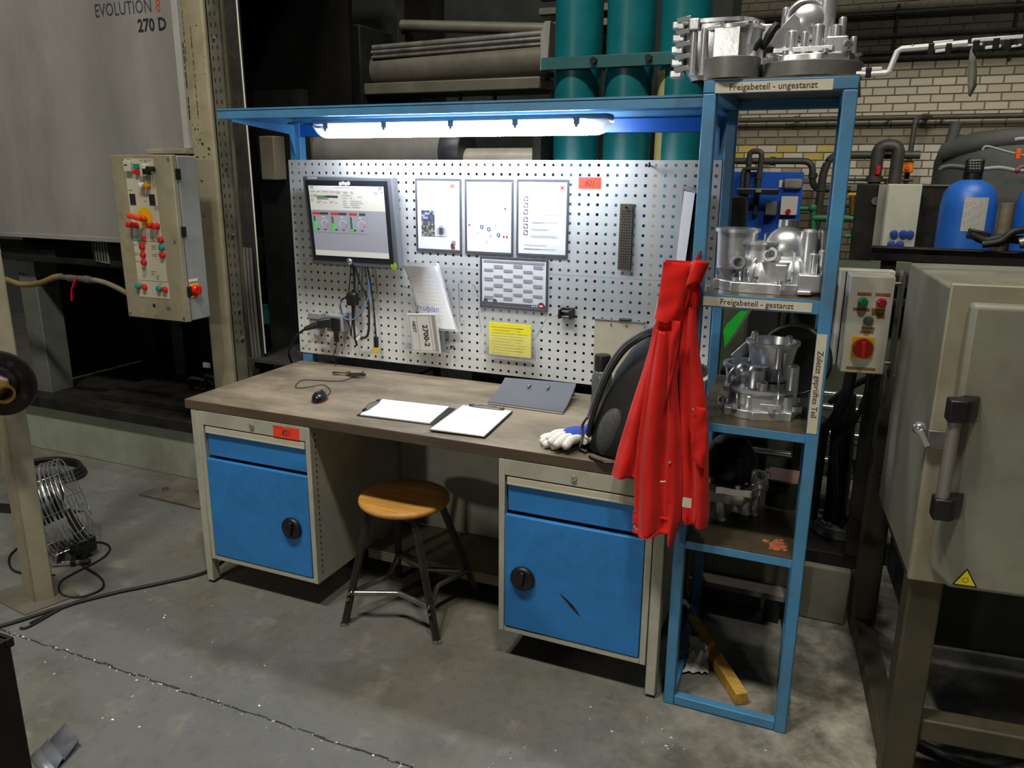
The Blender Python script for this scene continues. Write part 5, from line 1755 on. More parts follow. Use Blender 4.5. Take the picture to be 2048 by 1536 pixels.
MB().lathe([(0.0, 0.002), (0.020, 0.002), (0.030, 0.068), (0.032, 0.070), (0.029, 0.068), (0.019, 0.006), (0, 0.006)], (1.945, -0.003, 0.985), (0.35, -0.9, 0.05), 24).build('cup_wall', M_WHITE, cu)

# ================================================================== RIGHT: WASHING CABINET ON ITS FRAME
MF = Vector((2.688, -0.874, 0))
MA = math.radians(6.4)
mc = thing('machine_cabinet', 'greenish grey steel machine cabinet with tube handle on an olive frame beside the rack', 'machine', MF, MA)
M_CAB = mat('greenish_grey_paint', rgb(128, 128, 116), 0.5, var=0.12, scale=3.5, dirt=rgb(92, 80, 56), dirt_amt=0.65, bump=0.04)
MB().box(0, 1.0, 0, 0.57, 0.68, 1.47).build('cabinet_body', M_CAB, mc, local=True, bevel=0.008, seg=3)
MB().box(-0.002, 1.002, -0.012, 0.004, 0.675, 1.478).build('front_frame', mat('cream_cabinet_edge', rgb(146, 140, 120), .5, var=.12, scale=5, dirt=rgb(104, 88, 56), dirt_amt=.6), mc, local=True, bevel=0.004)
d = MB().prism([(0.040, 0.735), (0.085, 0.690), (1.0, 0.690), (1.0, 1.437), (0.040, 1.437)], 'y', -0.062, -0.013).build('door', M_CAB, mc, local=True, bevel=0.012, seg=3)
for (z, s) in ((1.185, 1), (0.93, -1)):
    b = MB()
    b.prism([(0.008, -0.130), (0.048, -0.130), (0.060, -0.118), (0.088, -0.062), (0.050, -0.062), (0.030, -0.085), (0.008, -0.085)], 'z', z - 0.028, z + 0.028)
    b.build('handle_mount', M_BLACK, d, local=True, bevel=0.004)
MB().cyl((0.028, -0.108, 0.945), (0.028, -0.108, 1.165), 0.0155, n=20).build('handle_tube', mat('satin_handle', rgb(150, 146, 144), .35, .6, var=.06), d, local=True)
b = MB()
b.sphere((-0.028, -0.015, 1.105), 1.0, (0.017, 0.017, 0.017), 14, 10)
b.beam((-0.028, -0.02, 1.105), (-0.004, -0.022, 1.062), 0.026, 0.014)
b.build('latch', M_CHROME, mc, local=True, bevel=0.002, angle=60)
MB().box(-0.008, 0.04, -0.030, -0.012, 1.055, 1.105).build('latch_plate', M_STEEL, mc, local=True, bevel=0.002)
b = MB()
T0 = Vector((0.122, -0.0635, 0.722))
for s, mi, o_ in ((0.030, 1, 0), (0.024, 0, -0.0006)):
    b.add([T0 + Vector((-s, o_, -s * .62 + 0.0)), T0 + Vector((s, o_, -s * .62)), T0 + Vector((0, o_, s * 1.1))], [(0, 1, 2)], mi)
disc(b, T0 + Vector((0, -0.001, -0.001)), 0.0075, 12, mi=2)
disc(b, T0 + Vector((0, -0.0013, -0.001)), 0.005, 12, mi=0)
b.build('warning_triangle', [mat('warning_yellow', rgb(232, 214, 20), .5, var=0), M_INK, mat('warning_olive', rgb(150, 140, 30), .5, var=0)], d, local=True, smooth=False, fix=False)
for (x, y, h) in ((0.01, 0.01, 0.68), (0.01, 0.83, 1.05), (0.88, 0.01, 0.68), (0.88, 0.83, 1.05)):
    MB().box(x, x + 0.085, y, y + 0.085, 0, h).build('frame_leg', M_OLIVE, mc, local=True, bevel=0.006)
for x in (0.01, 0.88):
    MB().box(x + .008, x + 0.077, 0.095, 0.83, 0.0, 0.075).build('floor_rail', M_OLIVE, mc, local=True, bevel=0.006)
MB().box(0.095, 0.88, 0.02, 0.085, 0.16, 0.23).build('cross_rail', M_OLIVE, mc, local=True, bevel=0.006)
MB().box(0.095, 0.88, 0.84, 0.905, 0.30, 0.37).build('cross_rail', M_OLIVE, mc, local=True, bevel=0.006)
MB().box(0.03, 0.075, 0.095, 0.83, 0.60, 0.68).build('side_rail', M_OLIVE, mc, local=True, bevel=0.006)
MB().box(0.095, 0.88, 0.30, 0.80, 0.30, 0.66).build('sump_tank', M_DARK2, mc, local=True, bevel=0.03)
b = MB()
b.tube([(0.12, 0.05, 0.03), (0.35, -0.02, 0.02), (0.6, 0.10, 0.02), (0.95, 0.2, 0.02)], 0.02, 10)
b.build('drain_hose', M_RUB, mc, local=True)
MB().tube([(0.12, 0.20, 0.03), (0.3, 0.15, 0.02), (0.55, 0.28, 0.02), (0.95, 0.3, 0.02)], 0.014, 10).build('drain_hose', M_RUB, mc, local=True)

br = thing('support_beam', 'black steel beam with peeling paint behind the machine cabinet', 'beam', (2.9, 0.0, 1.44))
MB().box(2.512, 3.5, 0.0, 0.05, 1.442, 1.488).box(2.512, 3.5, -0.01, 0.06, 1.486, 1.491).build('beam', M_DARK, br, bevel=0.003)
MB().box(2.55, 2.60, 0.01, 0.045, 0.3, 1.442).box(3.40, 3.45, 0.01, 0.045, 0.0, 1.442).build('post', M_DARK, br, bevel=0.003)
hz = thing('hose_nozzle', 'black hoses with an upright grey tube lying on the black beam', 'hose', (2.9, 0.02, 1.491))
MB().tube([(2.815, 0.015, 1.545), (2.86, 0.01, 1.525), (2.91, 0.01, 1.535), (2.97, 0.02, 1.53), (3.1, 0.03, 1.545)], 0.014, 10).build('hose', M_RUB, hz)
MB().tube([(2.85, -0.01, 1.512), (2.90, -0.015, 1.525), (2.94, -0.01, 1.56), (3.02, 0.0, 1.565), (3.1, 0, 1.56)], 0.012, 10).build('hose', M_RUB, hz)
MB().beam((2.805, 0.02, 1.547), (2.87, 0.02, 1.533), 0.034, 0.034).build('hose_end', M_BLACK, hz, bevel=0.004)
MB().cyl((2.912, 0.03, 1.491), (2.912, 0.03, 1.648), 0.0215, n=20).build('upright_tube', mat('scuffed_tube', rgb(124, 112, 96), .5, .3, var=.25, scale=18), hz)
MB().cyl((2.955, -0.01, 1.52), (2.99, -0.01, 1.53), 0.018, n=16).build('hose_ferrule', M_STEEL, hz)

# --- white push button box
CB = Vector((2.458, -0.30, 1.098))
pb = thing('switch_box', 'white switch box with pilot lights and red rotary switch beside the machine cabinet', 'control box', CB, MA)
MB().box(0.0, 0.134, 0.0, 0.115, 0.0, 0.322).build('enclosure', mat('white_enclosure', rgb(212, 210, 198), .45, var=.04, dirt=rgb(150, 144, 126), dirt_amt=.4), pb, local=True, bevel=0.004)
MB().box(-0.022, 0.150, 0.118, 0.175, -0.006, 0.328).build('back_box', M_WHITE, pb, local=True, bevel=0.004)
MB().box(-0.003, 0.137, 0.114, 0.119, 0.002, 0.320).build('gasket', M_INK, pb, local=True)
for (x, z, m) in ((0.045, 0.238, mat('green_lens', rgb(34, 120, 78), .25, var=.05)), (0.100, 0.238, mat('red_lens', rgb(178, 20, 50), .25, var=.05)), (0.068, 0.178, mat('grey_lens', rgb(84, 88, 82), .25, var=.05))):
    MB().lathe([(0, 0), (0.0155, 0), (0.0155, 0.010), (0.0145, 0.016), (0.010, 0.021), (0, 0.022)], (x, 0, z), (0, -1, 0), 20).build('pilot_light', m, pb, local=True)
for (x0, x1, z) in ((0.026, 0.068, 0.264), (0.080, 0.125, 0.264), (0.018, 0.068, 0.2135), (0.074, 0.114, 0.2135), (0.076, 0.114, 0.202), (0.092, 0.116, 0.192), (0.050, 0.090, 0.152), (0.048, 0.088, 0.140), (0.018, 0.108, 0.016)):
    MB().box(x0, x1, -0.0012, 0.0, z - 0.0045, z + 0.0045).build('engraved_label', mat('amber_label', rgb(150, 104, 44), .5, var=.25, scale=160), pb, local=True, smooth=False)
MB().box(0.026, 0.095, -0.004, 0.0, 0.050, 0.124).build('yellow_plate', M_YEL, pb, local=True, bevel=0.001)
sw = MB().lathe([(0, 0), (0.032, 0), (0.032, 0.012), (0.028, 0.018), (0, 0.018)], (0.0605, -0.004, 0.087), (0, -1, 0), 28).build('rotary_switch', mat('dark_red_plastic', rgb(150, 22, 20), .35, var=.05), pb, local=True)
MB().box(0.053, 0.068, -0.034, -0.018, 0.058, 0.112).build('switch_grip', M_REDP, sw, local=True, bevel=0.003)
MB().cyl((0.134, 0.05, 0.295), (0.160, 0.05, 0.295), 0.006, n=12).cyl((0.134, 0.05, 0.03), (0.160, 0.05, 0.03), 0.006, n=12).build('mount_stud', M_STEEL, pb, local=True)
MB().box(0.158, 0.166, 0.02, 0.09, -0.02, 0.34).build('mount_plate', M_STEEL, pb, local=True)
b = MB()
b.tube([(0.045, 0.07, 0.0), (0.040, 0.09, -0.10), (0.025, 0.2, -0.22), (0.02, 0.42, -0.32), (0.02, 0.50, -0.45), (0.02, 0.52, -0.6), (0.02, 0.54, -0.76)], 0.02, 10)
b.build('conduit', M_RUB, pb, local=True)
MB().tube([(0.100, 0.07, 0.0), (0.10, 0.08, -0.10), (0.075, 0.15, -0.24), (0.05, 0.3, -0.35), (0.07, 0.38, -0.5), (0.09, 0.42, -0.62)], 0.009, 8).build('conduit', M_RUB, pb, local=True)
MB().tube([(0.15, 0.20, -0.05), (0.10, 0.25, -0.09), (0.05, 0.3, -0.15), (0.02, 0.35, -0.2)], 0.012, 8).build('conduit', M_RUB, pb, local=True)

# --- foundation and clutter behind the rack
pn = MB().box(0.9, 2.585, 0.0, 0.55, 0, 0.235).build('trim_1', M_CONC, bevel=0.008)
pn['kind'] = 'structure'
sbm = thing('base_frame', 'dark steel base frame of the casting press on the concrete plinth', 'machine base', (1.8, 0.3, 0.235))
MB().box(0.95, 2.60, 0.03, 0.60, 0.235, 0.290).build('base_plate', M_DARK, sbm, bevel=0.004)
fp = thing('flanged_standpipe', 'dark standpipe on a round bolted flange behind the switch box', 'pipe', (2.52, 0.25, 0.29))
MB().cyl((2.53, 0.27, 0.29), (2.53, 0.27, 0.335), 0.115, n=36).build('flange', mat('dusty_flange', rgb(116, 114, 112), .5, .4, var=.2, scale=14), fp, bevel=0.003)
MB().tube([(2.505, 0.26, 0.335), (2.505, 0.26, 0.42), (2.50, 0.26, 0.60), (2.495, 0.26, 0.74), (2.49, 0.26, 0.88)], 0.042, 14, radii=[.05, .044, .047, .046, .04]).build('standpipe', M_DARK, fp)
for k in range(8):
    a = 2 * PI * k / 8 + .3
    MB().cyl((2.53 + .092 * math.cos(a), .27 + .092 * math.sin(a), .335), (2.53 + .092 * math.cos(a), .27 + .092 * math.sin(a), .347), 0.012, n=6).build('flange_bolt', M_STEEL, fp)
MB().tube([(2.53, 0.20, 0.34), (2.56, 0.17, 0.40), (2.575, 0.2, 0.5), (2.55, 0.23, 0.62)], 0.009, 8).build('cable', M_RUB, fp)
rd = thing('tie_rod_unit', 'unit of bright horizontal tie rods on dark blocks behind the standpipe', 'machine', (2.5, 0.7, 0.29))
b = MB()
for k, z in enumerate((0.47, 0.545, 0.60, 0.655, 0.72, 0.775)):
    MB().cyl((1.9, 0.62 + 0.04 * (k % 2), z), (2.78, 0.62 + 0.04 * (k % 2), z), 0.012 if k % 2 else 0.018, n=14).build('tie_rod', M_CHROME, rd)
MB().cyl((2.45, 0.60, 0.43), (2.72, 0.52, 0.50), 0.024, n=16).build('cylinder_rod', mat('yellowed_chrome', rgb(206, 196, 150), .25, .9), rd)
for x in (1.95, 2.3, 2.72):
    MB().box(x, x + 0.05, 0.55, 0.80, 0.29, 0.86).build('rod_block', M_DARK, rd, bevel=0.004)
gs_ = thing('green_guard_sheet', 'bright green slanted guard sheet seen behind the rack posts', 'sheet', at(1480, 660, 'y', 0.7))
P = [at(1449, 697, 'y', 0.70), at(1500, 622, 'y', 0.70), at(1480, 622, 'y', 0.70), at(1452, 650, 'y', 0.70), at(1447, 660, 'y', .7)]
b = MB()
n = len(P)
b.add(P + [p + Vector((0, 0.004, 0)) for p in P], [tuple(range(n)), tuple(range(2 * n - 1, n - 1, -1))] + [(i, i + n, (i + 1) % n + n, (i + 1) % n) for i in range(n)])
b.build('green_panel', M_GREENS, gs_)
MB().beam(at(1446, 706, 'y', 0.69), at(1506, 612, 'y', 0.69), 0.012, 0.012).build('edge_bar', M_STEEL, gs_)
bk = thing('dark_machine_body', 'dark green machine body with black column behind the rack', 'machine', (2.6, 1.1, 0))
MB().box(1.75, 2.95, 1.0, 1.5, 0.25, 1.30).build('machine_body', mat('dull_green_body', rgb(62, 72, 54), .6, var=.25), bk, bevel=0.01)
MB().box(2.02, 2.16, 0.86, 0.98, 0.25, 1.40).build('black_column', M_RUB, bk, bevel=0.004)
MB().box(2.0, 2.9, 0.90, 0.98, 1.24, 1.30).box(2.2, 2.85, 0.88, 0.97, 1.16, 1.19).build('guide_rail', M_DARK, bk, bevel=0.004)
MB().cyl((2.48, 0.9, 1.06), (2.48, 0.98, 1.06), 0.05, n=20).build('round_cover', M_STEEL, bk)
dr_ = thing('dark_drum', 'black round drum standing behind the left rack post', 'drum', at(1490, 420, 'y', 1.6))
MB().lathe([(0, -.05), (0.14, -.05), (0.15, 0), (0.15, 0.5), (0.14, 0.55), (0, .55)], (at(1440, 440, 'y', 1.6) + Vector((0, 0, -0.42))), (0, 0, 1), 28).build('drum_shell', mat('bottle_black', rgb(28, 30, 28), .4, var=.2), dr_)

# ================================================================== FAR RIGHT: WATER PLANT BY THE BRICK WALL
def pipe(name, label, pts, r, m, sm=3, joints=()):
    t = thing(name, label, 'pipe', pts[0])
    MB().tube(pts, r, 12, smooth=0).build('pipe_run', m, t)
    pa = Vector(pts[0]).lerp(Vector(pts[1]), 0.5)
    for p in (pa, Vector(pts[-1]).lerp(Vector(pts[-2]), 0.35)):
        MB().box(p.x - 0.012, p.x + 0.012, p.y, 6.984, p.z - 0.012, p.z + 0.012).build('wall_bracket', M_DARK2, t)
    for p, d in joints:
        p, d = Vector(p), Vector(d).normalized()
        MB().cyl(p - d * 0.03, p + d * 0.03, r * 1.3, n=14).build('coupling', m, t)
    return t


def arcs(pts, rad=0.07, n=5):
    """round the corners of a pipe route"""
    P = [Vector(p) for p in pts]
    out = [P[0]]
    for a, c, d in zip(P, P[1:], P[2:]):
        u, v = (a - c).normalized(), (d - c).normalized()
        p, q = c + u * rad, c + v * rad
        for k in range(n + 1):
            t = k / n
            out.append((1 - t) ** 2 * p + 2 * t * (1 - t) * c + t * t * q)
    out.append(P[-1])
    return out


pipe('water_pipe', 'long thin dark pipe running level along the brick wall', [(0.9, 6.86, 2.345), (4.4, 6.86, 2.345)], 0.028, M_WPIPE, joints=[((1.7, 6.86, 2.345), (1, 0, 0)), ((3.0, 6.86, 2.345), (1, 0, 0))])
pipe('water_pipe', 'dark pipe dropping from the level pipe beside the grey insulated tank', arcs([(3.05, 6.8, 2.345), (2.97, 6.7, 2.345), (2.90, 6.6, 2.30), (2.88, 6.6, 1.2)], 0.04), 0.026, M_WPIPE)
pipe('water_pipe', 'dark pipe that bends down twice on the wall above the blue board', arcs([(1.0, 6.6, 1.885), (1.93, 6.6, 1.885), (1.95, 6.6, 1.585), (2.35, 6.6, 1.585)], 0.11), 0.036, M_WPIPE, joints=[((1.5, 6.6, 1.885), (1, 0, 0)), ((1.945, 6.6, 1.73), (0, 0, 1))])
pipe('water_pipe', 'thick level pipe with an elbow going down right behind the rack post', arcs([(2.98, 6.4, 1.945), (2.13, 6.4, 1.945), (2.06, 6.4, 1.80), (2.04, 6.4, 1.0)], 0.10), 0.042, M_WPIPE, joints=[((2.05, 6.4, 1.6), (0, 0, 1))])
pipe('water_pipe', 'thick dark pipe turning over in a tall loop above the grey cabinet', arcs([(2.565, 6.2, 1.0), (2.575, 6.2, 2.035), (2.765, 6.2, 2.035), (2.755, 6.2, 1.0)], 0.085), 0.062, M_WPIPE, joints=[((2.57, 6.2, 1.7), (0, 0, 1))])
pipe('water_pipe', 'small dark pipe loop standing above the blue board seen inside the rack', arcs([(1.27, 6.35, 1.45), (1.275, 6.35, 1.985), (1.405, 6.35, 1.985), (1.385, 6.35, 1.30)], 0.05), 0.029, M_WPIPE, joints=[((1.275, 6.35, 1.87), (0, 0, 1)), ((1.395, 6.35, 1.72), (0, 0, 1))])
pipe('water_pipe', 'thin dark branch pipe crossing low over the blue board', arcs([(1.225, 6.3, 1.1), (1.225, 6.3, 1.80), (1.385, 6.3, 1.80)], 0.04), 0.02, M_WPIPE)
pipe('water_pipe', 'thin dark pipe with orange valve above the grey cabinet', arcs([(2.25, 6.5, 1.69), (2.95, 6.5, 1.69)], 0.02), 0.016, M_WPIPE)
rp = thing('red_valve', 'small red handle on the thick looped pipe', 'valve', (2.59, 6.12, 1.80))
MB().box(2.575, 2.615, 6.10, 6.135, 1.745, 1.83).build('handle', M_REDP, rp, bevel=0.005)
ovv = thing('orange_valve', 'small orange valve handle on the thin pipe above the grey cabinet', 'valve', (2.75, 6.47, 1.69))
MB().box(2.69, 2.77, 6.45, 6.49, 1.675, 1.70).cyl((2.73, 6.47, 1.69), (2.73, 6.47, 1.72), .015, n=10).build('handle', mat('orange_plastic', rgb(226, 92, 24), .4, var=.05), ovv, bevel=0.003)
ob = thing('orange_actuator', 'orange square actuator on the drop pipe beside the insulated tank', 'actuator', (2.88, 6.5, 1.83))
MB().box(2.82, 2.935, 6.44, 6.54, 1.765, 1.885).build('body', mat('bright_orange', rgb(236, 128, 24), .4, var=.05), ob, bevel=0.015)
MB().cyl((2.878, 6.44, 1.815), (2.878, 6.425, 1.815), 0.025, n=16).build('dial', mat('orange_plastic', rgb(226, 92, 24), .4), ob)

bd = thing('blue_board', 'bright blue mounting board with grey switch boxes on the brick wall', 'board', (1.5, 6.42, 0.9))
MB().box(1.02, 1.86, 6.42, 6.45, 0.85, 1.765).build('board', M_PBLUE, bd, bevel=0.003)
for x in (1.05, 1.80):
    MB().box(x, x + 0.05, 6.45, 6.50, 0, 1.7).build('board_post', M_DARK2, bd)
MB().box(1.665, 1.855, 6.34, 6.42, 1.588, 1.695).build('lamp_box', mat('warm_grey_box', rgb(150, 146, 134), .5), bd, bevel=0.02)
b = MB().box(1.655, 1.83, 6.32, 6.42, 1.305, 1.505)
b.build('isolator_box', M_WHITE, bd, bevel=0.006)
MB().lathe([(0, 0), (.028, 0), (.026, .02), (0, .02)], (1.742, 6.32, 1.345), (0, -1, 0), 20).build('isolator_knob', M_REDP, bd)
MB().box(1.61, 1.645, 6.405, 6.42, 1.60, 1.68).build('small_notice', M_WHITE, bd, smooth=False)
MB().box(1.50, 1.62, 6.25, 6.40, 1.30, 1.45).build('grey_fitting', mat('grey_fitting', rgb(104, 104, 98), .5), bd, bevel=0.01)
sl = thing('strip_light', 'dark grey strip fitting held across the blue board', 'light fitting', (1.4, 6.2, 1.55))
MB().box(1.20, 1.63, 6.12, 6.26, 1.525, 1.575).build('fitting_body', M_DARK2, sl, bevel=0.006)
MB().box(1.20, 1.63, 6.115, 6.265, 1.575, 1.588).build('pale_lip', M_SGREY, sl, bevel=0.003)
MB().box(1.40, 1.46, 6.10, 6.13, 1.545, 1.585).build('clip', M_SGREY, sl, bevel=0.004)

gp = thing('green_pipework', 'green pipes with valves on the wall behind the rack', 'pipe', (2.2, 5.9, 1.0))
g = lambda u, v, y=5.9: at(u, v, 'y', y)
MB().tube(arcs([g(1600, 417), g(1626, 417), g(1626, 470)], 0.03), 0.026, 12, smooth=0).build('pipe_run', M_GREENP, gp)
MB().tube(arcs([g(1626, 436), g(1700, 436), g(1716, 440), g(1712, 500)], 0.05), 0.032, 12, smooth=0).build('pipe_run', M_GREENP, gp)
MB().tube([g(1690, 472), g(1714, 472)], 0.022, 12, smooth=0).build('pipe_run', M_GREENP, gp)
MB().sphere(g(1625, 416), 0.045).build('valve_knob', M_GREENP, gp)
MB().box(g(1626, 440).x - .02, g(1626, 440).x + .02, 5.9, 6.984, g(1626, 440).z - .02, g(1626, 440).z + .02).build('wall_bracket', M_DARK2, gp)
MB().cyl(g(1711, 455), g(1710, 470), 0.045, n=16).build('flange', M_GREENP, gp)
yv = thing('yellow_valve', 'yellow lever valve on the dark pipework behind the rack post', 'valve', g(1705, 388))
MB().box(g(1696, 388).x, g(1714, 388).x, 5.86, 5.9, g(1700, 390).z, g(1700, 386).z).build('lever', M_YEL, yv, bevel=0.003)
MB().cyl(g(1705, 392), g(1704, 430), 0.03, n=14).build('valve_body', M_BRASS, yv)

tk = thing('insulated_tank', 'large dark grey insulated tank against the brick wall', 'tank', (3.75, 5.9, 0))
MB().lathe([(0, 0), (0.72, 0), (0.72, 1.86), (0.69, 1.99), (0.60, 2.08), (0.42, 2.14), (0.2, 2.165), (0, 2.17)], (3.80, 5.9, 0), (0, 0, 1), 48).build('tank_shell', M_TANK, tk, angle=60)
MB().tube([(3.15, 5.62, 1.95), (3.4, 5.40, 2.02), (3.7, 5.30, 2.06), (4.1, 5.3, 2.06)], 0.09, 14).build('insulated_pipe', M_TANK, tk)
MB().cyl((3.18, 5.8, 1.97), (3.22, 5.8, 2.23), 0.05, n=16).build('nozzle', M_TANK, tk)


def vessel(x, y, label):
    t = thing('filter_vessel', label, 'vessel', (x, y, 0.2), 0.0, 'blue water filter vessels')
    MB().lathe([(0, 0), (0.2, 0), (0.205, 0.03), (0.205, 1.30), (0.19, 1.40), (0.15, 1.465), (0.09, 1.50), (0.05, 1.515), (0, 1.515)], (x, y, 0.2), (0, 0, 1), 40).build('shell', M_FBLUE, t, angle=60)
    MB().cyl((x, y, 1.70), (x, y, 1.76), 0.07, n=20).build('neck', M_BLACK, t)
    MB().box(x - 0.065, x + 0.065, y - 0.07, y + 0.06, 1.75, 1.87).build('control_head', M_BLACK, t, bevel=0.02)
    b = MB()
    for i in range(4):
        for j in range(3):
            b.box(x - 0.035 + i * 0.02 - (0.003 * j), x - 0.022 + i * 0.02 - (0.003 * j), y - 0.0735, y - 0.07, 1.79 + j * 0.02, 1.80 + j * 0.02)
    b.build('key_pad', M_SGREY, t, smooth=False, kind='stuff')
    MB().tube([(x - 0.06, y, 1.80), (x - 0.16, y, 1.81), (x - 0.22, y, 1.80), (x - 0.24, y, 1.78)], 0.022, 10).build('side_pipe', M_WPIPE, t)
    MB().tube([(x + 0.06, y, 1.79), (x + 0.18, y, 1.80), (x + 0.30, y, 1.78), (x + 0.42, y, 1.78)], 0.016, 10).build('side_pipe', M_SGREY, t)
    MB().sphere((x + 0.30, y, 1.782), 0.024).build('red_joint', mat('red_joint', rgb(150, 60, 56), .5), t)
    b = MB()
    for k in range(9):
        a0 = -PI / 2 - 0.30 + k * 0.095 + 0.05
        a1 = a0 + 0.095
        r = 0.2065
        b.quad((x + r * math.cos(a0), y + r * math.sin(a0), 1.315), (x + r * math.cos(a1), y + r * math.sin(a1), 1.315), (x + r * math.cos(a1), y + r * math.sin(a1), 1.575), (x + r * math.cos(a0), y + r * math.sin(a0), 1.575))
    b.build('paper_label', mat('aged_label', rgb(176, 174, 166), .7, var=.05), t, smooth=False, fix=False)
    b = MB()
    for k in range(12):
        z = 1.335 + k * 0.018
        for s in range(5):
            if (k * 3 + s) % 4 == 0:
                continue
            a0 = -PI / 2 - 0.20 + s * 0.12
            a1 = a0 + 0.09
            r = 0.2073
            b.quad((x + r * math.cos(a0), y + r * math.sin(a0), z), (x + r * math.cos(a1), y + r * math.sin(a1), z), (x + r * math.cos(a1), y + r * math.sin(a1), z + 0.004), (x + r * math.cos(a0), y + r * math.sin(a0), z + 0.004))
    b.build('label_print', M_INKG, t, smooth=False, fix=False)
    return t


v1 = vessel(3.262, 4.35, 'blue filter vessel with black control head and paper label behind the machine cabinet')
dup(v1, (3.80, 4.40, 0.2), None, 'blue filter vessel cut by the picture edge beside the grey upright tube')
sv = thing('sample_valve', 'thin grey pipe with orange lever before the insulated tank', 'valve', (3.6, 4.5, 1.9))
MB().tube([(3.33, 4.6, 1.94), (3.36, 4.6, 1.97), (3.50, 4.6, 1.93), (3.62, 4.6, 1.90), (3.8, 4.6, 1.85)], 0.01, 8).build('pipe_run', M_SGREY, sv)
MB().box(3.565, 3.60, 4.56, 4.60, 1.87, 1.95).build('lever', mat('orange_plastic', rgb(226, 92, 24), .4), sv, bevel=0.004)
MB().tube([(3.56, 4.7, 2.02), (3.62, 4.7, 2.03), (3.9, 4.7, 2.03)], 0.018, 10).build('upper_pipe', M_SGREY, sv)

gc = thing('socket_cabinet', 'light grey distribution cabinet with blue power sockets near its bottom', 'cabinet', (2.78, 4.6, 0))
MB().box(2.665, 2.925, 4.52, 4.80, 0.9, 1.665).build('cabinet_shell', mat('light_grey_cabinet', rgb(178, 178, 162), .5, var=.06), gc, bevel=0.006)
MB().box(2.595, 2.66, 4.56, 4.80, 0.9, 1.66).build('side_duct', mat('grey_duct', rgb(126, 126, 118), .5, var=.08), gc, bevel=0.004)
MB().box(2.655, 2.668, 4.50, 4.53, 0.9, 1.665).build('hinge_strip', M_SGREY, gc, bevel=0.002)
for (x, z) in ((2.755, 1.255), (2.825, 1.258), (2.878, 1.258), (2.745, 1.165), (2.812, 1.168)):
    MB().lathe([(0, 0), (.031, 0), (.033, .01), (.031, .03), (0.022, .034), (0, .034)], (x, 4.52, z), (0, -1, -0.15), 20).build('blue_socket', mat('socket_blue', rgb(36, 72, 160), .45, var=.06), gc)
dcb = thing('dark_cabinet', 'narrow black pump cabinet left of the socket cabinet', 'cabinet', (2.46, 4.9, 0))
MB().box(2.42, 2.60, 4.7, 5.0, 0, 1.66).build('cabinet_shell', M_DARK, dcb, bevel=0.006)
MB().cyl((2.585, 4.68, 1.52), (2.585, 4.70, 1.52), 0.035, n=16).build('gauge', M_STEEL, dcb)
dcb2 = thing('dark_cabinet', 'dark cabinet between the socket cabinet and the blue vessel', 'cabinet', (3.05, 4.9, 0))
MB().box(2.94, 3.16, 4.8, 5.2, 0, 1.65).build('cabinet_shell', M_DARK, dcb2, bevel=0.006)
MB().box(2.94, 3.16, 4.79, 5.2, 1.65, 1.662).build('top_sheet', M_STEEL, dcb2)

SYP = -0.735
h = lambda u, v: at(u, v, 'y', SYP)
bs = thing('bent_metal_strip', 'shiny cranked metal profile with clamps reaching from the rack top to the right', 'metal profile', h(1722, 150))
M_WALU = mat('white_aluminium', rgb(232, 232, 234), .35, .25, var=.04)
MB().tube([h(1712, 149), h(1772, 146), h(1779, 142), h(1795, 103), h(1803, 98), h(1850, 94), h(1935, 86)], 0.0058, 8, smooth=0, flat=1.3).build('cranked_bar', M_WALU, bs, angle=20)
for (p, q, wd) in (((1723, 139), (1764, 137), .008), ((1866, 87), (1906, 83), .009), ((1943, 81), (2046, 73), .0085)):
    MB().beam(h(*p), h(*q), 0.007, wd).build('upper_strip', M_WALU, bs, bevel=0.001)
for (p, q, wd) in (((1970, 96), (2002, 92), .007), ((2020, 94), (2043, 90), .005), ((1870, 103), (1892, 100), .007), ((1925, 92), (1965, 88), .005)):
    MB().beam(h(*p), h(*q), 0.006, wd).build('lower_strip', M_WALU, bs, bevel=0.001)
for (u, v) in ((1737, 144), (1862, 96), (1897, 96), (1952, 90), (1992, 86), (2016, 88)):
    p = h(u, v)
    MB().box(p.x - 0.007, p.x + 0.007, SYP - 0.006, SYP + 0.006, p.z - 0.014, p.z + 0.011).build('clamp', M_BLACK, bs, bevel=0.002)
MB().beam(h(2030, 74), h(2034, 92), 0.006, 0.005).build('end_link', M_BLACK, bs)
MB().sphere(h(1825, 92), 0.0048).build('bolt_head', M_STEEL, bs)
gr = thing('grey_rag', 'limp pointed grey rag hanging from the metal profile before the brick wall', 'rag', at(1945, 130, 'y', SYP))
k_ = lambda u, v: at(u, v, 'y', SYP + 0.004)
b = MB()
L_, R_ = [(1942, 90), (1938, 125), (1936, 150), (1936, 172), (1938, 192)], [(1946, 90), (1952, 125), (1953, 150), (1952, 172), (1940, 194)]
vs, fs = [], []
for (a, c) in zip(L_, R_):
    A_, C_ = k_(*a), k_(*c)
    vs += [A_, A_.lerp(C_, .5) + Vector((0, -0.005, 0)), C_]
for j in range(4):
    for i in range(2):
        fs.append((j * 3 + i, j * 3 + i + 1, j * 3 + i + 4, j * 3 + i + 3))
b.add(vs, fs)
o = b.build('cloth', mat('grey_cloth', rgb(120, 118, 112), .9), gr, fix=False)
o.modifiers.new('t', 'SOLIDIFY').thickness = 0.002
ct = thing('wall_conduits', 'thin dark conduits running level high up on the soot darkened and shaded brick wall', 'conduits', (3.0, 6.9, 3.0))
for k, z in enumerate((2.97, 3.03, 3.20, 3.42)):
    MB().cyl((0.6, 6.93, z), (5.0, 6.93, z - 0.02), 0.018, n=8).build('conduit', M_WPIPE, ct)
for x in (1.5, 2.6, 3.7):
    MB().box(x, x + 0.03, 6.94, 6.984, 2.9, 3.5).build('bracket', M_DARK2, ct)

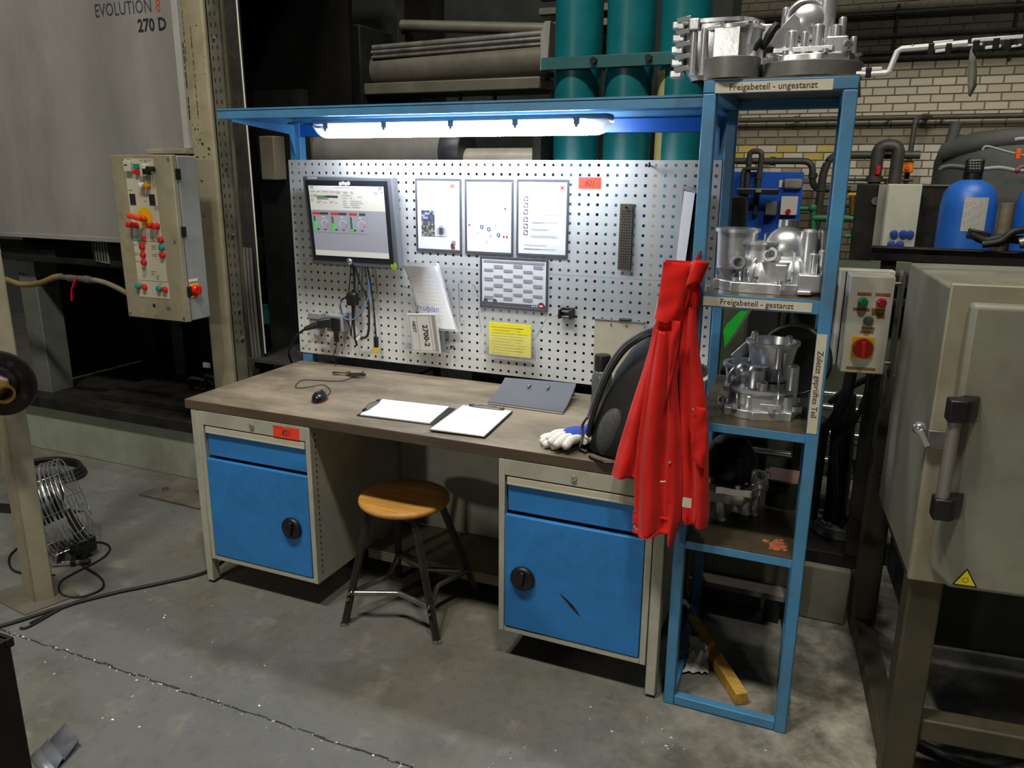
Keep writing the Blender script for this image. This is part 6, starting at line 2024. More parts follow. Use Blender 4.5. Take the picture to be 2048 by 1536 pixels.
# ================================================================== BEHIND THE BENCH: CASTING PRESS
def teal_pipe(x, label):
    t = thing('teal_cylinder', label, 'hydraulic cylinder', (x, 1.05, 0.29), 0.0, 'teal hydraulic cylinders')
    MB().cyl((x, 1.05, 0.29), (x, 1.05, 3.3), 0.122, n=36).build('tube', M_TEAL, t)
    return t


t1 = teal_pipe(1.048, 'teal upright hydraulic cylinder, the one nearest the lamp, behind the pegboard')
t2 = dup(t1, (1.322, 1.05, 0.29), None, 'teal upright hydraulic cylinder in the middle of the row of three')
t3 = dup(t1, (1.592, 1.05, 0.29), None, 'teal upright hydraulic cylinder next to the shelf rack')
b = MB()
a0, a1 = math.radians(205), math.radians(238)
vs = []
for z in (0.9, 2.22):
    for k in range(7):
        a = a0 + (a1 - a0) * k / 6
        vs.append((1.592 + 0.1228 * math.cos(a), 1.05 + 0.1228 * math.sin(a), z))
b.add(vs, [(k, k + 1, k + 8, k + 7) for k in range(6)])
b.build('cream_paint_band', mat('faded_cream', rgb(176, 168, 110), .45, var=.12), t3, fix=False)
cbm = thing('clamp_bar', 'teal bolted clamp bar across the three hydraulic cylinders', 'bracket', (1.3, 0.90, 2.25))
MB().box(0.90, 1.76, 0.90, 0.925, 2.235, 2.295).build('bar', M_TEALD, cbm, bevel=0.003)
for x in (1.18, 1.455):
    MB().cyl((x, 0.90, 2.268), (x, 0.878, 2.268), 0.018, n=6).build('bolt', M_DARK, cbm)
    MB().cyl((x, 1.05, 2.268), (x, 0.925, 2.268), 0.010, n=8).build('stud', M_DARK, cbm)

gpz = thing('grey_cylinder', 'large grey horizontal cylinder with dark collar behind the lamp', 'hydraulic cylinder', (0.1, 0.95, 1.82))
MB().cyl((-0.75, 0.98, 1.835), (0.325, 0.98, 1.835), 0.118, n=32).build('barrel', M_GPIPE, gpz)
MB().lathe([(0, 0), (0.128, 0), (0.130, 0.02), (0.128, 0.11), (0.120, 0.12), (0, 0.12)], (0.325, 0.98, 1.835), (1, 0, 0), 32).build('collar', mat('dark_collar', rgb(44, 44, 52), .45, var=.15), gpz)
MB().cyl((0.445, 0.98, 1.80), (0.90, 0.98, 1.80), 0.062, n=28).build('piston_rod', mat('pale_rod', rgb(166, 162, 150), .4, .3, var=.12, scale=9), gpz)
MB().box(0.88, 0.93, 0.84, 1.12, 1.66, 1.93).build('end_block', M_DARK2, gpz, bevel=0.008)
pf = thing('casting_press', 'huge dark frame of the casting press filling the back behind the bench', 'machine', (-0.1, 2.3, 0))
MB().box(-1.8, -0.42, 1.9, 2.6, 0, 4.2).build('frame_plate', M_DARK2, pf, bevel=0.02)
MB().box(-0.42, 1.62, 2.25, 2.6, 0, 4.2).build('rear_plate', M_DARK2, pf)
MB().box(-0.75, 0.85, 1.2, 1.9, 0.29, 1.55).build('lower_bed', M_DARK2, pf, bevel=0.02)
MB().box(0.60, 1.85, 0.70, 0.72, 0.29, 1.10).build('lower_guard', M_DARK, pf)
MB().box(-0.42, -0.36, 1.7, 2.25, 1.9, 3.6).build('frame_edge', M_DARK, pf)
iu = thing('injection_unit', 'dusty grey injection unit with long guide rods above the lamp', 'machine', (0.2, 1.6, 2.2))
M_DUSTY = mat('dusty_grey_steel', rgb(98, 94, 84), .5, .2, var=.2, scale=5, dirt=rgb(60, 58, 52), dirt_amt=.6)
MB().cyl((-0.55, 1.62, 2.365), (0.70, 1.58, 2.375), 0.105, n=30).build('shot_cylinder', M_DUSTY, iu)
for (z, y, r) in ((2.515, 1.52, 0.018), (2.485, 1.50, 0.012), (2.455, 1.50, 0.010)):
    MB().cyl((-0.50, y + 0.02, z - .02), (0.71, y, z), r, n=12).build('guide_rod', M_STEEL, iu)
MB().cyl((-0.38, 1.7, 2.645), (0.72, 1.75, 2.565), 0.036, n=16).build('oblique_pipe', M_DUSTY, iu)
MB().box(-0.55, 0.68, 1.45, 1.78, 2.205, 2.275).build('bed_rail', M_DUSTY, iu, bevel=0.008)
MB().box(-0.62, -0.52, 1.42, 1.82, 2.1, 2.62).build('rear_bracket', M_DARK2, iu, bevel=0.01)
MB().prism([(0.69, 2.30), (0.735, 2.30), (0.75, 2.56), (0.715, 2.56), (0.69, 2.50)], 'y', 1.42, 1.80).build('end_shield', M_GREYP, iu, bevel=0.003)
for k in range(4):
    MB().box(0.45, 0.95, 2.0, 2.06, 2.62 + k * 0.085, 2.66 + k * 0.085).build('louver', M_DUSTY, iu, bevel=0.003)
mg = thing('mesh_guard', 'grey expanded metal guard panels in front of the dark press', 'guard', (0.3, 1.9, 1.9))


def mesh_panel(x0, x1, za, zb, y):
    b = MB()
    s = 0.022
    nx, nz = int((x1 - x0) / s), int((zb - za) / (s * .6))
    for j in range(nz):
        for i in range(nx):
            x, z = x0 + i * s + (s / 2 if j % 2 else 0), za + j * s * .6
            for sg in (-1, 1):
                b.beam((x, y, z), (x + sg * s / 2, y, z + s * .6), 0.003, 0.005, up=(0, 1, 0))
    b.build('expanded_metal', M_STEEL, mg, smooth=False, kind='stuff', fix=False)


mesh_panel(-0.02, 0.07, 1.98, 2.20, 1.6)
mesh_panel(0.10, 0.31, 1.98, 2.20, 1.6)
mesh_panel(0.78, 0.88, 1.98, 2.20, 1.6)
for x in (-0.03, 0.085, 0.32, 0.70, 0.77):
    MB().box(x - 0.008, x + 0.008, 1.595, 1.625, 1.95, 2.215).build('guard_post', M_DARK2, mg)
jb = thing('junction_box', 'grimy light grey junction box on the dark press beside the slotted channel', 'box', at(535, 315, 'y', 0.75))
A, C_ = at(517, 272, 'y', 0.70), at(552, 360, 'y', 0.70)
MB().box(A.x, C_.x, 0.70, 0.80, C_.z, A.z).build('box_body', M_CREAM, jb, bevel=0.006)
MB().box(A.x - 0.03, A.x, 0.72, 0.80, C_.z + .03, A.z).build('box_side', M_DARK2, jb, bevel=0.003)
MB().box(A.x - 0.1, C_.x + 0.15, 0.80, 0.84, 0.29, C_.z + 0.5).build('back_plate', M_DARK2, jb)
tb = thing('teal_beam', 'dark teal machine beam behind the bench beside the sockets', 'machine', (-0.4, 0.9, 1.0))
A, C_ = at(505, 618, 'y', 0.9), at(600, 650, 'y', 0.9)
MB().box(A.x - .2, C_.x + 0.2, 0.9, 1.1, C_.z - .02, A.z).build('beam', M_TEALD, tb, bevel=0.006)
mt = thing('step_grating', 'dark checkered step plate behind the left end of the bench', 'step plate', (-0.05, 0.3, 0.8))
MB().box(-0.42, 0.55, 0.10, 0.50, 0.76, 0.775).build('plate', mat('checker_plate', rgb(74, 74, 78), .5, .5, var=.3, scale=30), mt)
b = MB()
for i in range(44):
    for j in range(17):
        s = 1 if (i + j) % 2 else -1
        c = Vector((-0.41 + i * 0.022, 0.11 + j * 0.022, 0.7765))
        b.beam(c - Vector((.006, .006 * s, 0)), c + Vector((.006, .006 * s, 0)), 0.003, 0.003)
b.build('tread_ribs', mat('checker_plate', rgb(74, 74, 78)), mt, smooth=False, kind='stuff', fix=False)
for x in (-0.40, 0.50):
    for y in (0.12, 0.44):
        MB().box(x, x + 0.03, y, y + 0.03, 0.30, 0.76).build('step_leg', M_DARK, mt)

# ================================================================== LEFT: DEBURRING PRESS
pr_ = thing('deburring_press', 'tall cream and grey press with lettered grey front panel beside the bench', 'machine', (-1.3, 0.3, 0))
pan = MB().box(-2.6, -0.712, 0.10, 0.125, 1.345, 3.3).box(-2.6, -0.712, 0.092, 0.10, 1.345, 1.372).build('front_panel', M_GREYP, pr_, bevel=0.003)
MB().box(-0.712, -0.672, 0.085, 0.125, 1.838, 3.3).build('panel_edge', mat('pale_panel_edge', rgb(178, 176, 172), .5, var=.06), pr_, bevel=0.003)
MB().box(-0.93, -0.672, 0.05, 0.13, 1.812, 1.836).build('panel_sill', M_CREAM, pr_, bevel=0.003)
text('EVOLUTION', 0.088, (-1.238, 0.0985, 2.512), mat('grey_lettering', rgb(62, 62, 64), .6, var=.1), pan, align='LEFT', wscale=0.80)
text('8', 0.085, (-0.822, 0.0985, 2.510), mat('orange_lettering', rgb(176, 78, 56), .6, var=.1), pan, align='LEFT', wscale=0.8)
text('270 D', 0.082, (-0.952, 0.0985, 2.425), mat('black_lettering', rgb(34, 34, 34), .6, var=.1), pan, align='LEFT', wscale=0.92, bold=0.002)
MB().box(-0.675, -0.528, 0.10, 0.26, 0.0, 3.3).build('column', M_CREAM, pr_, bevel=0.012, seg=3)
b = MB()
cr_ = random.Random(8)
for (x, z0_, z1_, wd) in ((-0.612, 1.98, 2.38, 0.004), (-0.669, 2.13, 2.35, 0.007), (-0.668, 1.98, 2.06, 0.008), (-0.655, 2.25, 2.5, 0.003)):
    z = z0_
    while z < z1_:
        l = cr_.uniform(0.01, 0.035)
        prect(b, x - wd / 2 + cr_.uniform(-.002, .002), x + wd / 2, z, z + l, 0.0993)
        z += l + cr_.uniform(0.0, 0.02)
for k in range(26):
    x, z = cr_.uniform(-0.665, -0.535), cr_.choice([cr_.gauss(1.95, .04), cr_.gauss(1.85, .03), cr_.uniform(1.2, 2.5)])
    s = cr_.uniform(.002, .008)
    prect(b, x - s, x + s * .6, z - s * .5, z + s * .7, 0.0993)
b.build('paint_chips', M_INK, pr_, smooth=False, fix=False, kind='stuff')
ch = MB().box(-0.526, -0.448, 0.12, 0.135, 0.29, 3.3).box(-0.526, -0.520, 0.12, 0.2, 0.29, 3.3).build('slotted_channel', mat('galvanised_grime', rgb(112, 110, 98), .5, .4, var=.25, scale=7, dirt=rgb(60, 52, 36), dirt_amt=.75), pr_)
ch2 = MB().box(-0.448, -0.362, 0.16, 0.17, 0.29, 3.3).build('rear_channel', mat('galvanised_dark', rgb(66, 64, 58), .5, .4, var=.25, scale=7, dirt=rgb(34, 32, 26), dirt_amt=.7), pr_)
b = MB()
b2 = MB()
for k in range(46):
    z = 0.85 + k * 0.05
    for x in (-0.503, -0.473):
        prect(b, x - 0.004, x + 0.004, z, z + 0.018, 0.1192)
    for x in (-0.42, -0.39):
        prect(b2, x - 0.004, x + 0.004, z, z + 0.018, 0.1592)
b.build('slots', M_INK, ch, smooth=False, kind='stuff', fix=False)
b2.build('slots', M_INK, ch2, smooth=False, kind='stuff', fix=False)
for (x, z) in ((-0.49, 2.35), (-0.478, 1.75), (-0.475, 1.415), (-0.47, 1.03), (-0.46, 0.88)):
    MB().cyl((x, 0.12, z), (x, 0.108, z), 0.007, n=8).build('channel_bolt', M_ALUS, pr_)
MB().tube([(-0.358, 0.15, 3.2), (-0.360, 0.15, 2.4), (-0.352, 0.15, 1.7), (-0.35, 0.15, 1.2), (-0.345, 0.15, 0.8)], 0.004, 6).build('signal_cable', M_WHITE, pr_)
for k in range(3):
    MB().tube([(-0.435 + k * .022, 0.15, 1.35), (-0.43 + k * .022, 0.145, 1.1), (-0.425 + k * .022, 0.15, 0.7)], 0.008, 8).build('trunk_cable', mat('grey_cable', rgb(96, 96, 92), .5), pr_)
MB().box(-2.3, -0.42, 0.13, 1.3, 0.0, 0.298).build('base', mat('grey_green_base', rgb(142, 148, 134), .6, var=.14, scale=2.6, dirt=rgb(84, 80, 58), dirt_amt=.75), pr_, bevel=0.004)
MB().box(-2.3, -0.42, 0.09, 1.3, 0.298, 0.365).build('bed', M_DARK, pr_, bevel=0.006)
MB().box(-1.72, -0.9, 0.22, 0.75, 0.365, 0.405).build('die_plate', M_DARK, pr_, bevel=0.004)
for (x, y) in ((-1.75, 0.85), (-1.40, 0.85), (-1.10, 0.6), (-0.85, 0.85)):
    MB().box(x, x + 0.10, y, y + 0.1, 0.365, 1.3).build('guide_pillar', M_DARK2, pr_, bevel=0.006)
MB().box(-2.6, -0.5, 0.13, 1.32, 3.28, 3.3).build('roof_plate', M_DARK2, pr_)
MB().box(-2.6, -2.56, 0.5, 1.32, 0.3, 3.28).build('side_guard', M_DARK2, pr_)
MB().box(-2.56, -0.5, 1.28, 1.32, 0.3, 3.28).build('rear_guard', mat('dark_rear_guard', rgb(20, 19, 18), .8, var=.5, scale=2, spec=.1), pr_)
MB().box(-1.95, -1.0, 0.4, 1.0, 1.15, 1.32).build('ram', M_DARK, pr_, bevel=0.01)
MB().box(-2.6, -0.7, 0.14, 0.17, 1.20, 1.235).build('cross_rail', M_DARK, pr_, bevel=0.004)
MB().prism([(-1.50, 1.23), (-1.395, 1.22), (-1.40, 1.35), (-1.51, 1.35)], 'y', 0.13, 0.14).build('bellows', mat('grey_bellows', rgb(120, 118, 116), .6, var=.1), pr_)
b = MB()
for k in range(5):
    b.box(-1.495 + k * .022, -1.489 + k * .022, 0.122, 0.13, 1.235, 1.345)
b.build('bellows_folds', M_DARK2, pr_, smooth=False)
MB().box(-2.27, -2.12, 0.20, 0.36, 0.0, 1.24).build('left_column', mat('grey_column', rgb(92, 94, 90), .6, var=.15, dirt=rgb(60, 58, 50), dirt_amt=.5), pr_, bevel=0.006)
MB().box(-2.9, -1.85, 0.15, 0.55, 1.20, 1.275).build('arm_plate', M_DARK2, pr_, bevel=0.006)
for (u, v, s) in ((310, 729, .03), (415, 665, .03), (405, 735, .02), (690 / 3 + 0, 700, .04)):
    p = at(u, v, 'y', 0.45)
for k in range(5):
    x = -1.25 + k * 0.13
    MB().tube([(x, 0.5, 0.41), (x + .05, 0.45, 0.50 + .03 * (k % 2)), (x + .16, 0.5, 0.47), (x + .22, .55, .41)], 0.012, 8).build('pneumatic_hose', M_RUB, pr_)
MB().box(-1.06, -1.01, 0.42, 0.43, 0.59, 0.62).build('white_marker', M_WHITE, pr_, smooth=False)

# --- press control box
KX0, KX1, KY, KZ0, KZ1 = -0.929, -0.531, -0.18, 1.005, 1.803
kb = thing('press_control_box', 'cream control box full of red and green push buttons hanging on the press column', 'control box', (-0.73, -0.1, KZ0))
MB().box(KX0, KX1, KY, KY + 0.03, KZ0, KZ1).build('front_door', M_CREAM, kb, bevel=0.005)
MB().box(KX0 + .004, KX1 - 0.002, KY + 0.034, KY + 0.16, KZ0 + .003, KZ1 - .003).build('enclosure', mat('grey_enclosure', rgb(150, 150, 146), .5, var=.06, dirt=rgb(100, 96, 82), dirt_amt=.5), kb, bevel=0.006)
MB().box(KX0 + .008, KX1 - .006, KY + 0.029, KY + 0.035, KZ0 + .006, KZ1 - .006).build('seal', M_INK, kb)
MB().box(KX0 + .12, KX1 - .16, KY + 0.16, 0.10, 1.45, 1.62).build('mount_arm', M_DARK, kb)
for z in (1.13, 1.42, 1.69):
    MB().box(KX1 - .001, KX1 + .006, KY + 0.015, KY + 0.045, z, z + 0.05).build('hinge', M_DARK, kb, bevel=0.002)
M_FACE = mat('cream_faceplate', rgb(196, 190, 168), .45, var=.05)
MB().box(-0.832, -0.645, KY - .0015, KY, 1.395, 1.785).build('faceplate', M_FACE, kb, smooth=False)
MB().box(-0.832, -0.635, KY - .0015, KY, 1.20, 1.392).build('faceplate', M_FACE, kb, smooth=False)
MB().box(-0.832, -0.630, KY - .0015, KY, 1.115, 1.197).build('faceplate', M_FACE, kb, smooth=False)


def pbtn(x, z, m, r=0.0135, h=0.014):
    MB().lathe([(0, 0), (r * 1.15, 0), (r * 1.15, 0.005), (r, 0.005), (r, h), (r * .7, h + .002), (0, h + .002)], (x, KY - .0015, z), (0, -1, 0), 18).build('push_button', m, kb)


T_RED, T_TEA = mat('button_red', rgb(204, 36, 34), .35, var=.05), mat('button_teal', rgb(34, 142, 130), .35, var=.05)
for (x, z) in ((-0.772, 1.365), (-0.772, 1.327), (-0.772, 1.290), (-0.645, 1.405), (-0.645, 1.331), (-0.787, 1.166), (-0.652, 1.162)):
    pbtn(x, z, T_RED)
for (x, z) in ((-0.645, 1.368), (-0.830, 1.168), (-0.690, 1.164)):
    pbtn(x, z, T_TEA)
for (x, z) in ((-0.838, 1.472), (-0.808, 1.470), (-0.704, 1.472), (-0.672, 1.470)):
    pbtn(x + 0.012, z, T_RED, 0.0135, 0.03)
MB().box(-0.796, -0.770, KY - .014, KY - .001, 1.395, 1.42).build('square_button', T_TEA, kb, bevel=0.002)
MB().box(-0.768, -0.744, KY - .014, KY - .001, 1.395, 1.42).build('square_button', T_RED, kb, bevel=0.002)
MB().box(-0.764, -0.736, KY - .016, KY - .001, 1.738, 1.762).build('square_button', T_TEA, kb, bevel=0.002)
MB().box(-0.764, -0.736, KY - .016, KY - .001, 1.712, 1.736).build('square_button', T_RED, kb, bevel=0.002)
MB().box(-0.822, -0.776, KY - .02, KY - .001, 1.725, 1.775).build('counter', M_FACE, kb, bevel=0.002)
MB().box(-0.816, -0.796, KY - .0206, KY - .02, 1.752, 1.758).build('counter_window', M_INK, kb, smooth=False)
b = MB()
disc(b, (-0.712, KY - .002, 1.738), 0.010, 16)
disc(b, (-0.742, KY - .0005, 1.075), 0.010, 16)
b.build('open_hole', M_INK, kb, smooth=False)
MB().box(-0.692, -0.664, KY - .03, KY - .001, 1.712, 1.735).build('key_switch', M_BLACK, kb, bevel=0.003)
MB().box(-0.692, -0.668, KY - .03, KY - .001, 1.737, 1.762).build('lamp_cap', M_WHITE, kb, bevel=0.003)
MB().cyl((-0.648, KY, 1.738), (-0.640, KY - .045, 1.738), 0.012, n=14).build('joystick', M_BLACK, kb)
pbtn(-0.725, 1.660, mat('white_lens', rgb(220, 220, 214), .3, var=0), 0.014, 0.022)
pbtn(-0.690, 1.660, mat('amber_lens', rgb(206, 140, 24), .3, var=0), 0.014, 0.022)
for x in (-0.735, -0.700):
    MB().box(x, x + 0.025, KY - .010, KY - .001, 1.683, 1.706).build('legend_block', M_SGREY, kb, bevel=0.001)
MB().box(-0.822, -0.785, KY - .004, KY - .001, 1.568, 1.62).build('dark_window', M_INK, kb, bevel=0.001)
MB().box(-0.695, -0.658, KY - .004, KY - .001, 1.568, 1.62).build('dark_window', M_INK, kb, bevel=0.001)
b = MB()
disc(b, (-0.735, KY - .0025, 1.512), 0.046, 32)
b.build('yellow_disc', M_YEL, kb, smooth=False)
MB().cyl((-0.735, KY - .002, 1.505), (-0.735, KY - .03, 1.505), 0.016, n=16).beam((-0.722, KY - .04, 1.505), (-0.79, KY - .055, 1.522), 0.024, 0.026).build('selector_lever', mat('orange_red_lever', rgb(222, 70, 24), .35, var=.05), kb, bevel=0.008, seg=3)
b = MB()
lr = random.Random(6)
for (x, z) in ((-0.80, 1.79 - .012), (-0.715, 1.776), (-0.69, 1.776), (-0.66, 1.776), (-0.81, 1.635), (-0.715, 1.615), (-0.715, 1.585), (-0.655, 1.56), (-0.82, 1.412), (-0.82, 1.372), (-0.82, 1.33), (-0.82, 1.29), (-0.70, 1.412), (-0.70, 1.372), (-0.70, 1.33), (-0.78, 1.255), (-0.72, 1.245), (-0.69, 1.225), (-0.78, 1.228), (-0.81, 1.19 - .006), (-0.675, 1.186)):
    for k in range(lr.randint(1, 3)):
        prect(b, x - 0.016, x + lr.uniform(-.002, .018), z - k * .008, z - k * .008 + .003, KY - .0018)
prect(b, -0.66, -0.632, 1.058, 1.075, KY - .0006)
prect(b, -0.75, -0.725, 1.022, 1.026, KY - .0006)
b.build('legend_print', mat('legend_grey', rgb(96, 92, 84), .6, var=0), kb, smooth=False, fix=False)
for (x, z) in ((KX0 + .018, KZ0 + .02), (KX1 - .02, KZ0 + .02), (KX1 - .02, KZ1 - .02), (KX1 - .03, 1.40)):
    MB().cyl((x, KY, z), (x, KY - .003, z), 0.007, n=12).build('door_screw', M_STEEL, kb)
MP = at(388, 580, 'x', KX1)
MB().box(KX1, KX1 + .004, MP.y - .028, MP.y + .03, MP.z - .035, MP.z + .032).build('yellow_plate', M_YEL, kb, bevel=0.001)
s = MB().lathe([(0, 0), (.026, 0), (.026, .016), (.022, .022), (0, .022)], (KX1 + .004, MP.y + .004, MP.z), (1, 0, 0), 24).build('main_switch', M_REDP, kb)
MB().box(KX1 + .024, KX1 + .036, MP.y - .004, MP.y + .012, MP.z - .022, MP.z + .022).build('switch_grip', M_REDP, s, bevel=0.003)
MB().box(KX1, KX1 + .001, MP.y - .03, MP.y + .03, MP.z + .042, MP.z + .056).build('white_label', M_WHITE, kb, smooth=False)

# --- water hose with ball valve
hv = thing('hose_valve', 'tan hose with steel ball valve and red lever hanging across the press opening', 'valve', at(155, 562, 'y', -0.3))
q_ = lambda u, v: at(u, v, 'y', -0.04)
MB().tube([q_(-40, 540), q_(15, 560), q_(45, 569), (q_(80, 566)), q_(105, 556), q_(122, 552)], 0.0165, 12).build('hose', M_HOSE, hv)
MB().tube([q_(190, 560), q_(215, 567), q_(250, 584), q_(275, 602)], 0.014, 12).build('hose', mat('grey_hose', rgb(134, 124, 104), .4, var=.1), hv)
b = MB()
for (u0, v0, u1, v1, r) in ((118, 553, 140, 556, .015), (138, 556, 150, 557, .019), (150, 557, 172, 558, .017), (170, 558, 182, 560, .020), (180, 559, 194, 562, .015)):
    b.cyl(q_(u0, v0), q_(u1, v1), r, n=14)
b.build('valve_body', M_STEEL, hv)
MB().tube([q_(160, 556) + Vector((0, -.02, 0.005)), q_(158, 566) + Vector((0, -.03, 0)), q_(154, 580) + Vector((0, -.03, 0)), q_(154, 599) + Vector((0, -.03, 0))], 0.014, 8, flat=0.5, smooth=3).build('red_lever', mat('vinyl_red', rgb(214, 22, 44), .3, var=.05), hv)
MB().sphere(q_(160, 557) + Vector((0, -.022, 0)), 0.009).build('lever_nut', M_CHROME, hv)

# --- cream guard post with flange
PP = [(-0.595, -1.150), (-0.492, -1.180), (-0.455, -1.112), (-0.560, -1.082)]
gpst = thing('guard_post', 'cream steel guard post with worn foot standing before the press', 'post', (-0.52, -1.13, 0))
MB().prism(PP, 'z', 0.0, 5.2).build('post_tube', M_CREAM, gpst, bevel=0.006)  # upper length, out of view, added to cast shade bands on the press panel
MB().prism([(-0.75, -1.22), (-0.44, -1.26), (-0.38, -1.06), (-0.62, -1.0)], 'z', 0.0, 0.005).build('foot_plate', mat('dusty_foot_plate', rgb(92, 88, 78), .6, var=.2), gpst)
flg = thing('pipe_flange', 'round black pipe flange with a brass nipple mounted on the cream guard post', 'flange', (-0.43, -1.23, 0.965))
fd = Vector((0.55, -0.82, -0.05)).normalized()
FC_ = Vector((-0.395, -1.235, 0.965))
MB().lathe([(0, 0), (0.118, 0), (0.124, 0.006), (0.124, 0.020), (0.118, 0.024), (0.07, 0.024), (0.066, 0.045), (0, 0.045)], FC_ - fd * 0.01, fd, 44).build('flange_disc', mat('black_iron', rgb(40, 38, 40), .32, .6, var=.3, scale=9), flg)
b = MB()
qf = fd.to_track_quat('Z', 'Y').to_matrix()
for k in range(4):
    a = PI / 4 + k * PI / 2 + 0.2
    disc(b, FC_ + fd * 0.0146 + qf @ Vector((0.092 * math.cos(a), 0.092 * math.sin(a), 0)), 0.012, 16, fd)
b.build('bolt_hole', M_INK, flg, smooth=False)
MB().cyl(FC_ + fd * 0.03, FC_ + fd * 0.055, 0.052, n=6).build('hex_nut', M_STEEL, flg, bevel=0.003)
nd = (fd + Vector((0.95, 0.40, -0.10))).normalized()
MB().cyl(FC_ + fd * 0.05, FC_ + fd * 0.05 + nd * 0.10, 0.037, 0.034, 24, hole=0.026, depth=0.05).build('brass_nipple', M_BRASS, flg)
MB().beam((-0.47, -1.16, 0.965), FC_, 0.04, 0.04).build('bracket', M_DARK, flg)

# --- floor fan
fn_ = thing('floor_fan', 'chrome wire drum fan on the floor behind the cream guard post', 'fan', (-0.85, -0.75, 0))
fc = Vector((-0.735, -0.765, 0.255))
fa = Vector((-0.62, -0.72, -0.27)).normalized()
qf = fa.to_track_quat('Z', 'Y').to_matrix()
for k in range(10):
    o_ = -0.01 + k * 0.018
    R_ = 0.205 if 0 < k < 9 else 0.198
    MB().tube([fc + fa * o_ + qf @ Vector((R_ * math.cos(2 * PI * i / 40), R_ * math.sin(2 * PI * i / 40), 0)) for i in range(40)], 0.003 if k != 4 else 0.0065, 6, smooth=0, closed=True).build('guard_ring', M_CHROME, fn_)
b = MB()
for i in range(10):
    a = 2 * PI * i / 10 + 0.2
    e = qf @ Vector((math.cos(a), math.sin(a), 0))
    b.tube([fc - fa * 0.02 + e * 0.04, fc - fa * 0.018 + e * 0.19, fc + e * 0.207, fc + fa * 0.15 + e * 0.207, fc + fa * 0.165 + e * 0.19, fc + fa * 0.17 + e * 0.04], 0.0022, 6, smooth=0)
b.build('guard_spokes', M_CHROME, fn_)
MB().cyl(fc + fa * 0.06, fc + fa * 0.19, 0.06, n=24).build('motor', M_BLACK, fn_, bevel=0.01)
for i in range(3):
    a = 2 * PI * i / 3 + 0.5
    e, e2 = qf @ Vector((math.cos(a), math.sin(a), 0)), qf @ Vector((-math.sin(a), math.cos(a), 0))
    b = MB()
    P = [fc + fa * .03 + e * .035 - e2 * .02, fc + fa * .05 + e * .035 + e2 * .03, fc + fa * .06 + e * .18 + e2 * .08, fc + fa * .02 + e * .185 - e2 * .03]
    b.add(P + [p + fa * .003 for p in P], [(3, 2, 1, 0), (4, 5, 6, 7), (0, 1, 5, 4), (1, 2, 6, 5), (2, 3, 7, 6), (3, 0, 4, 7)])
    b.build('fan_blade', M_DARK, fn_)
MB().box(-0.70, -0.62, -0.86, -0.76, 0.02, 0.10).build('junction_case', M_BLACK, fn_, bevel=0.015)
MB().cyl(at(105, 1128, 'z', 0.012), at(162, 1124, 'z', 0.012), 0.011, n=14).build('stand_tube', M_CHROME, fn_)
MB().cyl(at(160, 1124, 'z', 0.013), at(180, 1123, 'z', 0.013), 0.0125, n=14).build('tube_foot', M_RUB, fn_)
MB().beam((-0.80, -0.80, 0.04), (-0.68, -0.92, 0.014), 0.02, 0.02).beam((-0.70, -0.80, 0.06), (-0.62, -0.9, 0.014), 0.02, 0.02).build('stand_bracket', M_BLACK, fn_)
f_ = lambda u, v: at(u, v, 'z', 0.006)
MB().tube([f_(175, 1085), f_(205, 1085), f_(220, 1095), f_(212, 1110), f_(190, 1125), f_(160, 1140), f_(125, 1160), f_(118, 1178), f_(130, 1192), f_(165, 1193), f_(200, 1180), f_(207, 1165), f_(195, 1150), f_(165, 1130), f_(135, 1100)], 0.0045, 8).build('fan_cord', M_RUB, fn_)
MB().tube([f_(130, 1090), f_(60, 1085), f_(25, 1105), f_(18, 1125), f_(30, 1142), f_(70, 1150), f_(110, 1150)], 0.0045, 8).build('fan_cord', M_RUB, fn_)
fcb = MB().tube([f_(-30, 1262), f_(0, 1253), f_(50, 1238), f_(130, 1212), f_(230, 1186), f_(330, 1165), f_(412, 1144), f_(460, 1110)], 0.0085, 10).build('floor_cable', M_RUB)
tag(fcb, 'thick black cable running across the floor to the bench leg', 'cable')
fcb = MB().tube([f_(60, 1246), f_(120, 1218), f_(180, 1197), f_(140, 1208), f_(60, 1252), f_(40, 1256)], 0.005, 8).build('floor_cable', M_RUB)
tag(fcb, 'thin black cable end beside the thick floor cable', 'cable')
pt = thing('floor_plate', 'steel floor plate with hex bolts at the press foot', 'plate', (-0.8, -0.05, 0))
MB().prism([(-1.01, -0.18), (-0.57, -0.19), (-0.55, 0.08), (-0.98, 0.09)], 'z', 0.0, 0.014).build('plate', mat('worn_floor_plate', rgb(110, 104, 94), .5, .3, var=.25, scale=7), pt, bevel=0.002)
for (x, y) in ((-0.72, -0.03), (-0.92, -0.08)):
    MB().cyl((x, y, 0.014), (x, y, 0.034), 0.017, n=6).build('bolt', M_STEEL, pt)
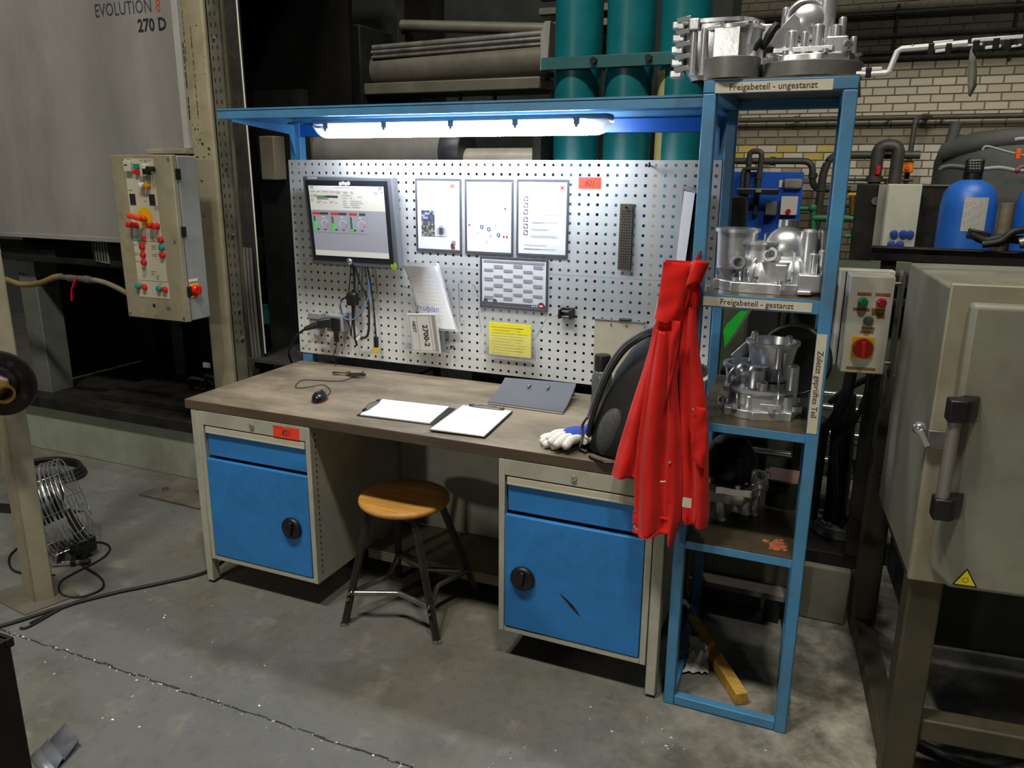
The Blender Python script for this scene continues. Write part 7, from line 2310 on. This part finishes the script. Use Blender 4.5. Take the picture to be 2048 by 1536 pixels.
fl2 = MB().prism([(-1.9, -0.75), (-1.15, -0.55), (-1.1, -0.45), (-1.85, -0.62)], 'z', 0.0, 0.004).build('floor_gap', M_DARK)
tag(fl2, 'dark channel cover strip in the floor beyond the fan', 'cover strip')
hs = thing('hose_coil', 'black hose coil lying at the foot of the press', 'hose', (-1.75, -0.1, 0))
b = MB()
for k in range(3):
    b.tube([(-1.72 + (0.20 - .01 * k) * math.cos(2 * PI * i / 24), -0.16 + (0.15 - .01 * k) * math.sin(2 * PI * i / 24), 0.012 + 0.02 * k) for i in range(24)], 0.012, 8, smooth=0, closed=True)
b.build('coil', M_RUB, hs)

# --- foreground
dbx = thing('steel_bin', 'dark steel bin cut by the picture corner in the foreground', 'bin', (0.7, -2.5, 0))
BA = at(20, 1275, 'y', -2.20)
bx = BA.x
MB().box(bx - 0.5, bx, -2.75, -2.20, 0.0, BA.z).build('bin_shell', M_DARK, dbx, bevel=0.004)
MB().box(bx - 0.5, bx + .004, -2.21, -2.195, BA.z - 0.02, BA.z).build('bin_rim', M_DARK, dbx, bevel=0.002)
ss = thing('bent_sheet', 'grey bent sheet metal offcut lying on the foreground floor', 'sheet metal', at(110, 1495, 'z', 0.0))
c0, c1, c2, c3 = at(60, 1516, 'z', 0.004), at(133, 1458, 'z', 0.004), at(160, 1492, 'z', 0.004), at(95, 1560, 'z', 0.004)
b = MB()
vs, fs = [], []
prof = [(0, 0.0), (0.22, 0.012), (0.24, 0.004), (0.48, 0.016), (0.5, 0.006), (1.0, 0.022)]
for (s, hgt) in prof:
    for t in (0, 1):
        p = c0.lerp(c1, s).lerp(c3.lerp(c2, s), t)
        vs.append(p + Vector((0, 0, hgt)))
for j in range(len(prof) - 1):
    fs.append((j * 2, j * 2 + 1, j * 2 + 3, j * 2 + 2))
b.add(vs, fs)
o = b.build('folded_sheet', mat('scuffed_sheet', rgb(120, 122, 128), .45, .4, var=.25, scale=16), ss, fix=False)
sd = o.modifiers.new('t', 'SOLIDIFY')
sd.thickness = 0.003
sd.offset = 1
